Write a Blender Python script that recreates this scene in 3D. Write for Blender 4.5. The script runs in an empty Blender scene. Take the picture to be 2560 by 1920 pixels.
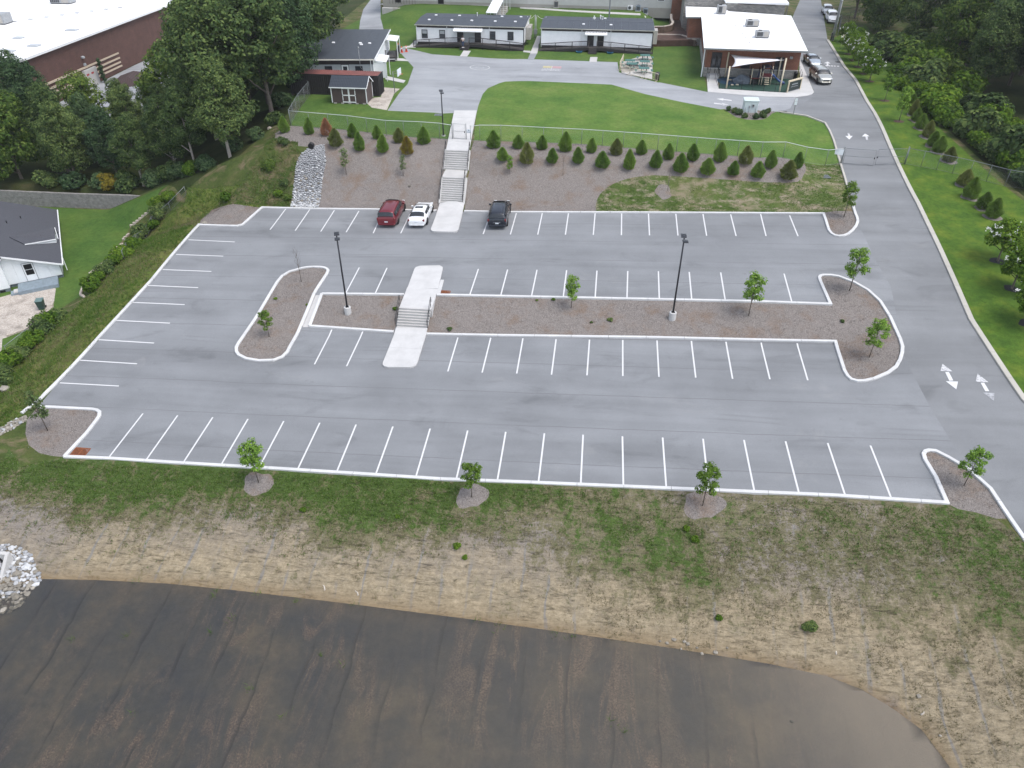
import bpy, bmesh, math, random
import numpy as np
from mathutils import Vector, Matrix, geometry
from mathutils.bvhtree import BVHTree

random.seed(7)
RNG = np.random.default_rng(7)
PI = math.pi
scene = bpy.context.scene
COL = scene.collection

# ------------------------------------------------------------------ camera
cam_data = bpy.data.cameras.new('camera')
cam = bpy.data.objects.new('camera', cam_data)
COL.objects.link(cam)
scene.camera = cam
CAM_POS = (32.3963, -35.4856, 34.1578)
CAM_PITCH, CAM_YAW, CAM_ROLL = 0.6363, -0.1120, 0.0027
_F = Vector((math.sin(CAM_YAW) * math.cos(CAM_PITCH), math.cos(CAM_YAW) * math.cos(CAM_PITCH), -math.sin(CAM_PITCH)))
_R0 = Vector((math.cos(CAM_YAW), -math.sin(CAM_YAW), 0))
_U0 = _R0.cross(_F)
_R = _R0 * math.cos(CAM_ROLL) + _U0 * math.sin(CAM_ROLL)
_U = _U0 * math.cos(CAM_ROLL) - _R0 * math.sin(CAM_ROLL)
cam.matrix_world = Matrix(((_R.x, _U.x, -_F.x, CAM_POS[0]), (_R.y, _U.y, -_F.y, CAM_POS[1]),
       (_R.z, _U.z, -_F.z, CAM_POS[2]), (0, 0, 0, 1)))
cam_data.sensor_fit = 'HORIZONTAL'
cam_data.sensor_width = 36.0
cam_data.lens = 26.194
cam_data.clip_start = 0.5
cam_data.clip_end = 3000

# ------------------------------------------------------------------ sky, sun, exposure
SUN_EL, SUN_AZ = math.radians(64), math.radians(112)      # azimuth clockwise from +Y
world = bpy.data.worlds.new('World')
scene.world = world
world.use_nodes = True
wn = world.node_tree
wn.nodes.clear()
w_out = wn.nodes.new('ShaderNodeOutputWorld')
w_bg = wn.nodes.new('ShaderNodeBackground')
w_sky = wn.nodes.new('ShaderNodeTexSky')
w_sky.sky_type = 'NISHITA'
w_sky.sun_disc = False
w_sky.sun_elevation = SUN_EL
w_sky.sun_rotation = SUN_AZ
w_sky.air_density = 1.0
w_sky.dust_density = 2.0
w_sky.ozone_density = 1.0
w_hsv = wn.nodes.new('ShaderNodeHueSaturation')
w_hsv.inputs['Saturation'].default_value = 0.52
wn.links.new(w_sky.outputs[0], w_hsv.inputs['Color'])
wn.links.new(w_hsv.outputs[0], w_bg.inputs[0])
w_bg.inputs[1].default_value = 0.15
wn.links.new(w_bg.outputs[0], w_out.inputs[0])
sun_data = bpy.data.lights.new('sun', 'SUN')
sun = bpy.data.objects.new('sun', sun_data)
COL.objects.link(sun)
sun_data.energy = 1.0
sun_data.angle = math.radians(28)
sun_data.color = (1.0, 0.965, 0.91)
sun.rotation_euler = (PI / 2 - SUN_EL, 0, PI - SUN_AZ)
scene.view_settings.view_transform = 'Standard'
scene.view_settings.look = 'None'
scene.view_settings.gamma = 1.0
scene.view_settings.use_curve_mapping = False
scene.view_settings.exposure = 1.06
scene.cycles.use_denoising = True
scene.cycles.denoising_input_passes = 'RGB_ALBEDO_NORMAL'
scene.cycles.denoising_prefilter = 'ACCURATE'
scene.cycles.max_bounces = 6
scene.cycles.transparent_max_bounces = 12

# ------------------------------------------------------------------ terrain heights
def sstep(a, b, x):
 t = np.clip((np.asarray(x, float) - a) / (b - a), 0, 1)
 return t * t * (3 - 2 * t)

def lerp(a, b, t):
 return a + (b - a) * t

def seg_dist(X, Y, poly):
 d = np.full(np.shape(X), 1e9)
 for (x0, y0), (x1, y1) in zip(poly[:-1], poly[1:]):
  dx, dy = x1 - x0, y1 - y0
  t = np.clip(((X - x0) * dx + (Y - y0) * dy) / (dx * dx + dy * dy + 1e-12), 0, 1)
  d = np.minimum(d, np.hypot(X - x0 - t * dx, Y - y0 - t * dy))
 return d

def in_poly(X, Y, poly):
 ins = np.zeros(np.shape(X), bool)
 n = len(poly)
 for i in range(n):
  x0, y0 = poly[i]
  x1, y1 = poly[(i + 1) % n]
  if y0 == y1:
   continue
  c = ((y0 > Y) != (y1 > Y)) & (X < (x1 - x0) * (Y - y0) / (y1 - y0) + x0)
  ins ^= c
 return ins

WATER_Z = -3.0
SHORE = [(-30, -40), (-8.5, -30), (-5.5, -16), (-4.2, -12), (-2.2, -10), (0.3, -9.05), (3.5, -8.75), (8, -8.5), (12.2, -8.5),
   (19, -8.65), (26.5, -8.9), (33, -9.2), (38.6, -9.5), (44, -9.9), (47, -10.3), (48.7, -10.9), (50.1, -11.9), (51.2, -12.9),
   (51.9, -14.6), (52.6, -17), (53.5, -22), (56, -40), (56, -70), (-30, -70)]
TOPX = [-60, -3, 28, 55, 60, 70, 80, 200]
TOPY = [-1.5, -1.0, -1.2, -1.5, -4.0, -20, -50, -300]
WEST_Y = [-50, 33, 38, 46, 60, 75, 110, 140]
WEST_X = [-9.4, -9.4, -7.2, -3.2, -5.5, -12, -17, -20]

def zlow(X, Y):
 sag = (0.2 * ((X - 27) / 27) ** 2 - 0.1) * (1 - sstep(0, 12, Y))
 return 0.045 * (X - 30) + 0.028 * Y + sag

def zup(X, Y):
 return 1.76 + 0.042 * (X - 30) + 0.042 * (Y - 21.16)

def core(X, Y):
 X = np.clip(X, -12, 66)
 w = sstep(2, 8.5, X) * (1 - sstep(53, 60, X))
 ya, yb = lerp(4.0, 16.7, w), lerp(33.0, 20.95, w)
 t = np.clip((Y - ya) / (yb - ya), 0, 1)
 t = lerp(t * t * (3 - 2 * t), t, w)
 lot = lerp(zlow(X, Y), zup(X, np.minimum(Y, 39.2)), t)
 zn = 5.85 + 0.2 * sstep(46, 62, Y)
 te = np.clip((Y - 39.2) / (45.2 - 39.2), 0, 1)
 # the bank steps with the long stairs beside them
 ts = np.interp(Y, [39.2, 39.5, 41.6, 43.6, 45.2], [0, 0.0, 0.50, 0.50, 0.97])
 te = lerp(te, ts, 1 - sstep(1.7, 5.0, np.abs(X - 17.3)))
 emb = lerp(lot, zn, lerp(te, te * te * (3 - 2 * te), 0.5 * sstep(1.7, 5.0, np.abs(X - 17.3))))
 road = lerp(lot, zn, sstep(37, 66, Y))
 return lerp(emb, road, sstep(51.5, 58.5, X))

def terrain(X, Y):
 X = np.asarray(X, float)
 Y = np.asarray(Y, float)
 z = core(X, np.maximum(Y, -1.0))
 # the bank behind the portable classrooms climbs to the long building
 back = 1.9 * sstep(101.5, 113.0, Y) * sstep(-12, -4, X) * (1 - sstep(40.5, 42.5, X))
 z = z + back
 # west: the ground falls away to the neighbour's yard and the wood
 xw = np.interp(Y, WEST_Y, WEST_X)
 base = -4.0 + 1.9 * sstep(47.35, 48.1, Y) + (0.5 + 2.0 * sstep(-42, -32, X)) * sstep(50, 95, Y)
 d = np.maximum(xw - X, 0)
 zz = z - 0.36 * np.maximum(d - 0.8, 0) ** 1.02 - 0.03 * d
 k = 0.5
 h = np.clip(0.5 + 0.5 * (zz - base) / k, 0, 1)
 zz = lerp(base, zz, h) + k * h * (1 - h) * 0.5
 z = np.where(d > 0, np.minimum(zz, z), z)
 # south: bank down to the pond
 yt = np.interp(X, TOPX, TOPY)
 south = Y < yt
 inside = in_poly(X, Y, SHORE)
 ds = seg_dist(X, Y, SHORE)
 dt = seg_dist(X, Y, list(zip(TOPX, TOPY)))
 zt = core(np.clip(X, -12, 62), np.full(np.shape(X), -1.0))
 zb = (WATER_Z * dt + zt * ds) / (ds + dt + 1e-9)
 zs = np.where(inside, WATER_Z - np.minimum(1.1, 0.085 * ds), zb)
 z = np.where(south, zs, z)
 return z
# ------------------------------------------------------------------ helpers
def tag(o, label=None, cat=None, group=None, kind=None):
 if label: o['label'] = label
 if cat: o['category'] = cat
 if group: o['group'] = group
 if kind: o['kind'] = kind
 return o

def link(o, parent=None):
 COL.objects.link(o)
 if parent is not None:
  o.parent = parent
 return o

def empty(name, loc=(0, 0, 0), rz=0.0, label=None, cat=None, group=None, kind=None):
 o = bpy.data.objects.new(name, None)
 o.empty_display_size = 0.3
 link(o)
 o.location = loc
 o.rotation_euler = (0, 0, rz)
 return tag(o, label, cat, group, kind)

def mesh_np(name, V, F, mats, parent=None, midx=None, smooth=False, loc=None):
 V = np.asarray(V, np.float32)
 me = bpy.data.meshes.new(name)
 if isinstance(F, np.ndarray):
  n, k = F.shape
  me.vertices.add(len(V))
  me.vertices.foreach_set('co', V.ravel())
  me.loops.add(n * k)
  me.loops.foreach_set('vertex_index', F.astype(np.int32).ravel())
  me.polygons.add(n)
  me.polygons.foreach_set('loop_start', np.arange(0, n * k, k, dtype=np.int32))
  me.polygons.foreach_set('loop_total', np.full(n, k, np.int32))
  me.update(calc_edges=True)
 else:
  me.from_pydata(V.tolist(), [], F)
  me.update()
 for m in (mats if isinstance(mats, (list, tuple)) else [mats]):
  me.materials.append(m)
 if midx is not None:
  me.polygons.foreach_set('material_index', np.asarray(midx, np.int32))
 if smooth:
  me.polygons.foreach_set('use_smooth', np.ones(len(me.polygons), bool))
 o = bpy.data.objects.new(name, me)
 link(o, parent)
 if loc is not None:
  o.location = loc
 return o

class MB:
 """collects boxes, bars, tubes and prisms; build() links them as one mesh object"""
 def __init__(s):
  s.V, s.F, s.M = [], [], []
 def add(s, verts, faces, m=0):
  b = len(s.V)
  s.V += [tuple(v) for v in verts]
  s.F += [[i + b for i in f] for f in faces]
  s.M += [m] * len(faces)
  return s
 def box(s, x0, x1, y0, y1, z0, z1, m=0):
  return s.add([(x0, y0, z0), (x1, y0, z0), (x1, y1, z0), (x0, y1, z0), (x0, y0, z1), (x1, y0, z1), (x1, y1, z1), (x0, y1, z1)],
      [(0, 3, 2, 1), (4, 5, 6, 7), (0, 1, 5, 4), (1, 2, 6, 5), (2, 3, 7, 6), (3, 0, 4, 7)], m)
 def bbox(s, x0, x1, y0, y1, z0, z1, b=0.03, m=0):
  """box with bevelled vertical and top edges"""
  P = [(x0 + b, y0), (x1 - b, y0), (x1, y0 + b), (x1, y1 - b), (x1 - b, y1), (x0 + b, y1), (x0, y1 - b), (x0, y0 + b)]
  c = ((x0 + x1) / 2, (y0 + y1) / 2)
  sx, sy = 1 - 2 * b / (x1 - x0), 1 - 2 * b / (y1 - y0)
  Q = [(c[0] + (x - c[0]) * sx, c[1] + (y - c[1]) * sy) for x, y in P]
  V = [(x, y, z0) for x, y in P] + [(x, y, z1 - b) for x, y in P] + [(x, y, z1) for x, y in Q]
  F = [tuple(range(7, -1, -1)), tuple(range(16, 24))]
  for r in (0, 8):
   F += [(r + i, r + (i + 1) % 8, r + 8 + (i + 1) % 8, r + 8 + i) for i in range(8)]
  return s.add(V, F, m)
 def bar(s, p, q, w, h=None, m=0, up=(0, 0, 1)):
  h = w if h is None else h
  p, q = Vector(p), Vector(q)
  d = (q - p).normalized()
  u = Vector(up)
  if abs(d.dot(u)) > 0.98:
   u = Vector((0, 1, 0))
  r = d.cross(u).normalized() * (w / 2)
  t = r.normalized().cross(d).normalized() * (h / 2)
  return s.add([p - r - t, p + r - t, p + r + t, p - r + t, q - r - t, q + r - t, q + r + t, q - r + t],
      [(0, 3, 2, 1), (4, 5, 6, 7), (0, 1, 5, 4), (1, 2, 6, 5), (2, 3, 7, 6), (3, 0, 4, 7)][::1], m)
 def tube(s, pts, r, n=8, m=0, cap=True):
  pts = [Vector(p) for p in pts]
  rs = r if isinstance(r, (list, tuple)) else [r] * len(pts)
  rings = []
  for i, p in enumerate(pts):
   d = (pts[min(i + 1, len(pts) - 1)] - pts[max(i - 1, 0)]).normalized()
   u = Vector((0, 0, 1)) if abs(d.z) < 0.95 else Vector((0, 1, 0))
   a = d.cross(u).normalized()
   b = a.cross(d).normalized()
   rings.append([p + (a * math.cos(2 * PI * k / n) + b * math.sin(2 * PI * k / n)) * rs[i] for k in range(n)])
  V = [v for R in rings for v in R]
  F = [(i * n + k, i * n + (k + 1) % n, (i + 1) * n + (k + 1) % n, (i + 1) * n + k) for i in range(len(pts) - 1) for k in range(n)]
  if cap:
   F += [tuple(range(n - 1, -1, -1)), tuple(range((len(pts) - 1) * n, len(pts) * n))]
  return s.add(V, F, m)
 def lathe(s, prof, n=16, c=(0, 0, 0), m=0):
  V = [(c[0] + r * math.cos(2 * PI * k / n), c[1] + r * math.sin(2 * PI * k / n), c[2] + z) for r, z in prof for k in range(n)]
  F = [(i * n + k, i * n + (k + 1) % n, (i + 1) * n + (k + 1) % n, (i + 1) * n + k) for i in range(len(prof) - 1) for k in range(n)]
  F += [tuple(range(n - 1, -1, -1)), tuple(range((len(prof) - 1) * n, len(prof) * n))]
  return s.add(V, F, m)
 def prism(s, poly, axis, a, b, m=0):
  """polygon extruded along an axis ('x','y','z') from a to b; poly gives the other two coordinates"""
  def P(u, v, t):
   return {'x': (t, u, v), 'y': (u, t, v), 'z': (u, v, t)}[axis]
  n = len(poly)
  V = [P(u, v, a) for u, v in poly] + [P(u, v, b) for u, v in poly]
  F = [tuple(range(n - 1, -1, -1)), tuple(range(n, 2 * n))] + [(i, (i + 1) % n, n + (i + 1) % n, n + i) for i in range(n)]
  return s.add(V, F, m)
 def build(s, name, mats, parent=None, smooth=False, loc=None):
  o = mesh_np(name, s.V, s.F, mats, parent, s.M, smooth, loc)
  bm = bmesh.new()
  bm.from_mesh(o.data)
  bmesh.ops.recalc_face_normals(bm, faces=bm.faces)
  bm.to_mesh(o.data)
  bm.free()
  return o

def copy_tree(o, parent=None):
 c = o.copy()
 COL.objects.link(c)
 c.parent = parent
 for ch in list(o.children):
  copy_tree(ch, c)
 return c

# ------------------------------------------------------------------ materials
def new_mat(name):
 m = bpy.data.materials.new(name)
 m.use_nodes = True
 nt = m.node_tree
 nt.nodes.clear()
 out = nt.nodes.new('ShaderNodeOutputMaterial')
 b = nt.nodes.new('ShaderNodeBsdfPrincipled')
 nt.links.new(b.outputs[0], out.inputs[0])
 return m, nt, b, out

def nd(nt, typ, inputs=None, **kw):
 n = nt.nodes.new(typ)
 for k, v in kw.items():
  setattr(n, k, v)
 for k, v in (inputs or {}).items():
  if hasattr(v, 'is_output'):
   nt.links.new(v, n.inputs[k])
  else:
   n.inputs[k].default_value = v
 return n

def pos(nt, scale=(1, 1, 1), rot=0.0, obj=False):
 if obj:
  src = nt.nodes.new('ShaderNodeTexCoord').outputs['Object']
 else:
  src = nt.nodes.new('ShaderNodeNewGeometry').outputs['Position']
 mp = nd(nt, 'ShaderNodeMapping', {'Vector': src})
 mp.inputs['Scale'].default_value = scale
 mp.inputs['Rotation'].default_value = (0, 0, rot)
 return mp.outputs[0]

def noise(nt, vec, scale, detail=4, rough=0.6, dist=0.0):
 return nd(nt, 'ShaderNodeTexNoise', {'Vector': vec, 'Scale': scale, 'Detail': detail, 'Roughness': rough, 'Distortion': dist}).outputs['Fac']

def ramp(nt, fac, stops, interp='LINEAR'):
 r = nd(nt, 'ShaderNodeValToRGB', {'Fac': fac})
 r.color_ramp.interpolation = interp
 el = r.color_ramp.elements
 while len(el) < len(stops):
  el.new(0.5)
 for e, (p, c) in zip(el, stops):
  e.position = p
  e.color = (*c, 1) if len(c) == 3 else c
 return r.outputs[0]

def g3(v):
 return (v, v, v)

def mix(nt, f, a, b, mode='MIX'):
 n = nd(nt, 'ShaderNodeMix', data_type='RGBA', blend_type=mode)
 for k, v in ((0, f), (6, a), (7, b)):
  if hasattr(v, 'is_output'):
   nt.links.new(v, n.inputs[k])
  else:
   n.inputs[k].default_value = v if k == 0 else (*v, 1)
 return n.outputs[2]

def math_(nt, op, a, b=0.0, c=0.0, clamp=False):
 n = nt.nodes.new('ShaderNodeMath')
 n.operation = op
 n.use_clamp = clamp
 for k, v in enumerate((a, b, c)):
  if hasattr(v, 'is_output'):
   nt.links.new(v, n.inputs[k])
  else:
   n.inputs[k].default_value = v
 return n.outputs[0]

def bump(nt, bsdf, h, strength=0.4, dist=0.05):
 b = nd(nt, 'ShaderNodeBump', {'Strength': strength, 'Distance': dist, 'Height': h})
 nt.links.new(b.outputs[0], bsdf.inputs['Normal'])

def plain(name, col, rough=0.6, var=0.12, scale=3.0, metal=0.0, spec=0.4, obj=True, bmp=0.0):
 """one surface with mottled tone"""
 m, nt, b, _ = new_mat(name)
 f = noise(nt, pos(nt, obj=obj), scale, 5, 0.65)
 lo = tuple(c * (1 - var) for c in col)
 hi = tuple(min(1, c * (1 + var)) for c in col)
 nt.links.new(ramp(nt, f, [(0.3, lo), (0.7, hi)]), b.inputs['Base Color'])
 b.inputs['Roughness'].default_value = rough
 b.inputs['Metallic'].default_value = metal
 b.inputs['Specular IOR Level'].default_value = spec
 if bmp:
  bump(nt, b, f, bmp, 0.02)
 return m

M = {}
def asphalt(name, base, rot=0.0, lane=True, tint=(1, 1, 1)):
 m, nt, b, _ = new_mat(name)
 fine = noise(nt, pos(nt), 26, 3, 0.75)
 big = noise(nt, pos(nt), 0.16, 5, 0.6)
 lanes = noise(nt, pos(nt, (0.03, 0.45, 0.2), rot), 1.0, 5, 0.55, 0.4)
 patch = noise(nt, pos(nt, (0.35, 0.8, 0.5), rot), 0.55, 5, 0.6, 0.8)
 c = ramp(nt, big, [(0.3, tuple(base * 0.88 * t for t in tint)), (0.7, tuple(base * 1.12 * t for t in tint))])
 c = mix(nt, 1.0, c, ramp(nt, lanes, [(0.3, g3(0.84)), (0.5, g3(1.0)), (0.72, g3(1.13))]), 'MULTIPLY')
 c = mix(nt, 1.0, c, ramp(nt, patch, [(0.28, g3(0.80)), (0.42, g3(1.0)), (0.8, g3(1.06))]), 'MULTIPLY')
 c = mix(nt, 1.0, c, ramp(nt, fine, [(0.25, g3(0.80)), (0.75, g3(1.2))]), 'MULTIPLY')
 spot = ramp(nt, noise(nt, pos(nt), 0.9, 4, 0.7), [(0.66, g3(0)), (0.78, g3(0.5))])
 c = mix(nt, spot, c, (base * 0.62, base * 0.62, base * 0.64))
 dust = ramp(nt, noise(nt, pos(nt, (0.5, 0.8, 0.5), rot), 0.35, 6, 0.7, 1.2), [(0.60, g3(0)), (0.74, g3(0.35))])
 c = mix(nt, dust, c, (base * 1.35, base * 1.34, base * 1.32))
 # tyre scuffs: thin broken arcs
 wv = nd(nt, 'ShaderNodeTexWave', {'Vector': pos(nt, (1, 1, 0.01)), 'Scale': 0.045, 'Distortion': 3.0, 'Detail': 1.0, 'Detail Scale': 0.6}, wave_type='RINGS')
 arc = ramp(nt, wv.outputs['Fac'], [(0.0, g3(0.0)), (0.015, g3(1.0)), (0.03, g3(0.0))])
 brk = ramp(nt, noise(nt, pos(nt), 0.12, 2), [(0.52, g3(0)), (0.62, g3(0.30))])
 c = mix(nt, mix(nt, 1.0, arc, brk, 'MULTIPLY'), c, (base * 0.5, base * 0.5, base * 0.52))
 if lane:
  # paving joints: long dark seams every 3.4 m
  sx = math_(nt, 'FRACT', math_(nt, 'MULTIPLY', nd(nt, 'ShaderNodeSeparateXYZ', {0: pos(nt, (1, 1, 1), rot)}).outputs[1], 0.27))
  seam = ramp(nt, math_(nt, 'ADD', sx, math_(nt, 'MULTIPLY', math_(nt, 'SUBTRACT', noise(nt, pos(nt), 0.5, 3), 0.5), 0.05)),
     [(0.478, g3(0)), (0.493, g3(0.9)), (0.508, g3(0))])
  ok = ramp(nt, noise(nt, pos(nt), 0.09, 3), [(0.30, g3(0)), (0.48, g3(1.0))])
  c = mix(nt, mix(nt, 1.0, seam, ok, 'MULTIPLY'), c, (base * 0.62, base * 0.62, base * 0.65))
 nt.links.new(c, b.inputs['Base Color'])
 b.inputs['Roughness'].default_value = 0.72
 b.inputs['Specular IOR Level'].default_value = 0.35
 bump(nt, b, fine, 0.25, 0.01)
 return m

M['asphalt'] = asphalt('asphalt_lot', 0.190, tint=(0.965, 1.0, 1.05))
M['road'] = asphalt('asphalt_road', 0.178, rot=-1.33, lane=False, tint=(0.968, 1.0, 1.04))
M['drive'] = asphalt('asphalt_school', 0.265, rot=0.2, lane=False, tint=(0.962, 0.997, 1.05))

def grass_mat(name, a, b_, c_, blotch=None, bl=(0.45, 0.6), sc=1.0, dry=None):
 m, nt, b, _ = new_mat(name)
 n1 = noise(nt, pos(nt), 0.22 * sc, 4, 0.6)
 n2 = noise(nt, pos(nt), 2.4, 5, 0.7)
 n3 = noise(nt, pos(nt), 17, 3, 0.75)
 c = ramp(nt, n1, [(0.3, a), (0.5, b_), (0.72, c_)])
 c = mix(nt, 1.0, c, ramp(nt, n2, [(0.25, g3(0.72)), (0.75, g3(1.26))]), 'MULTIPLY')
 c = mix(nt, 1.0, c, ramp(nt, n3, [(0.25, g3(0.70)), (0.75, g3(1.30))]), 'MULTIPLY')
 if blotch:
  n4 = noise(nt, pos(nt, (1, 1.6, 1)), 0.42, 6, 0.68, 0.4)
  c = mix(nt, ramp(nt, n4, [(bl[0], g3(0)), (bl[1], g3(1))]), c, blotch)
 if dry:
  n5 = noise(nt, pos(nt, (1, 1.7, 1)), 0.9, 6, 0.72)
  c = mix(nt, ramp(nt, n5, [(0.51, g3(0)), (0.64, g3(0.85))]), c, dry)
 nt.links.new(c, b.inputs['Base Color'])
 b.inputs['Roughness'].default_value = 0.9
 b.inputs['Specular IOR Level'].default_value = 0.12
 bump(nt, b, n3, 0.5, 0.05)
 return m

M['lawn'] = grass_mat('lawn_grass', (0.058, 0.120, 0.022), (0.086, 0.148, 0.029), (0.130, 0.175, 0.044))
M['lawn_back'] = grass_mat('lawn_grass_back', (0.046, 0.096, 0.020), (0.064, 0.116, 0.024), (0.092, 0.138, 0.030))
M['lawn_east'] = grass_mat('lawn_grass_east', (0.040, 0.086, 0.013), (0.062, 0.114, 0.015), (0.112, 0.152, 0.020), sc=2.2)
M['patchy'] = grass_mat('patchy_grass', (0.048, 0.080, 0.018), (0.066, 0.096, 0.024), (0.105, 0.116, 0.040), (0.20, 0.168, 0.115), (0.48, 0.64), dry=(0.26, 0.22, 0.165))
M['bank'] = grass_mat('bank_grass', (0.066, 0.106, 0.020), (0.098, 0.128, 0.028), (0.150, 0.152, 0.044), (0.16, 0.14, 0.058), (0.52, 0.72))
M['rough'] = grass_mat('rough_grass', (0.035, 0.060, 0.012), (0.060, 0.080, 0.022), (0.110, 0.100, 0.040), (0.155, 0.120, 0.075), (0.50, 0.66))
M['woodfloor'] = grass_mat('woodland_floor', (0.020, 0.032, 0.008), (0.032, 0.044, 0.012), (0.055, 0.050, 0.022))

def mulch_mat():
 m, nt, b, _ = new_mat('pine_straw_mulch')
 v1 = noise(nt, pos(nt, (30, 9, 9), 0.6), 1.0, 3, 0.7, 1.0)
 v2 = noise(nt, pos(nt, (9, 28, 9), -0.4), 1.0, 3, 0.7, 1.0)
 f = math_(nt, 'MAXIMUM', v1, v2)
 c = ramp(nt, f, [(0.36, (0.068, 0.058, 0.053)), (0.50, (0.158, 0.141, 0.130)), (0.66, (0.285, 0.257, 0.242))])
 n = noise(nt, pos(nt), 0.45, 6, 0.65)
 c = mix(nt, ramp(nt, n, [(0.50, g3(0)), (0.72, g3(0.65))]), c, (0.165, 0.105, 0.066))
 n2 = noise(nt, pos(nt), 1.7, 6, 0.75)
 c = mix(nt, ramp(nt, n2, [(0.66, g3(0)), (0.72, g3(0.75))]), c, (0.045, 0.036, 0.030))
 nt.links.new(c, b.inputs['Base Color'])
 b.inputs['Roughness'].default_value = 0.95
 b.inputs['Specular IOR Level'].default_value = 0.1
 bump(nt, b, f, 0.7, 0.04)
 return m
M['mulch'] = mulch_mat()

def gravel_mat(name, a, b_, sc=14):
 m, nt, b, _ = new_mat(name)
 v = nd(nt, 'ShaderNodeTexVoronoi', {'Vector': pos(nt), 'Scale': sc})
 n = noise(nt, pos(nt), 0.8, 6, 0.7)
 c = ramp(nt, v.outputs['Color'], [(0.1, a), (0.9, b_)])
 c = mix(nt, ramp(nt, n, [(0.48, g3(0)), (0.68, g3(0.7))]), c, tuple(0.55 * x for x in a))
 nt.links.new(c, b.inputs['Base Color'])
 b.inputs['Roughness'].default_value = 0.95
 bump(nt, b, v.outputs['Distance'], 0.5, 0.03)
 return m
M['gravel'] = gravel_mat('pale_gravel', (0.30, 0.26, 0.22), (0.52, 0.47, 0.42))
M['chan'] = gravel_mat('dark_rock_gaps', (0.07, 0.072, 0.078), (0.15, 0.15, 0.16), 9)
M['mud'] = gravel_mat('brown_mulch', (0.050, 0.028, 0.020), (0.105, 0.058, 0.042), 18)

def concrete(name, col, joint=0.0):
 m, nt, b, _ = new_mat(name)
 n1 = noise(nt, pos(nt), 0.7, 6, 0.65)
 n2 = noise(nt, pos(nt), 30, 3, 0.7)
 c = ramp(nt, n1, [(0.28, tuple(0.86 * x for x in col)), (0.6, col), (0.8, tuple(1.05 * x for x in col))])
 c = mix(nt, 1.0, c, ramp(nt, n2, [(0.2, g3(0.92)), (0.8, g3(1.06))]), 'MULTIPLY')
 nt.links.new(c, b.inputs['Base Color'])
 b.inputs['Roughness'].default_value = 0.85
 b.inputs['Specular IOR Level'].default_value = 0.25
 bump(nt, b, n2, 0.15, 0.01)
 return m
M['concrete'] = concrete('pale_concrete', (0.455, 0.445, 0.435))
M['walk'] = concrete('new_concrete', (0.49, 0.485, 0.48))
M['kerb'] = concrete('white_painted_kerb', (0.55, 0.55, 0.55))
M['kerb_grey'] = concrete('weathered_kerb', (0.42, 0.40, 0.36))
M['old_concrete'] = concrete('old_concrete', (0.36, 0.34, 0.31))

def paint_mat(name, col, wear=(0.62, 0.74), under=(0.17, 0.17, 0.18), sc=5):
 m, nt, b, _ = new_mat(name)
 n = noise(nt, pos(nt), sc, 6, 0.75)
 c = mix(nt, ramp(nt, n, [(wear[0], g3(0)), (wear[1], g3(1))]), col, under)
 nt.links.new(c, b.inputs['Base Color'])
 b.inputs['Roughness'].default_value = 0.75
 return m
M['paint'] = paint_mat('white_line_paint', (0.56, 0.56, 0.565), (0.66, 0.80))
M['paint_worn'] = paint_mat('worn_white_paint', (0.50, 0.50, 0.51), (0.50, 0.62), sc=6)
M['paint_faint'] = paint_mat('faint_white_paint', (0.42, 0.43, 0.45), (0.40, 0.60), (0.215, 0.215, 0.225))
M['paint_yellow'] = paint_mat('faint_yellow_paint', (0.50, 0.43, 0.20), (0.38, 0.7), (0.215, 0.215, 0.225))
M['paint_red'] = paint_mat('faint_red_paint', (0.46, 0.25, 0.26), (0.38, 0.7), (0.215, 0.215, 0.225))

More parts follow.
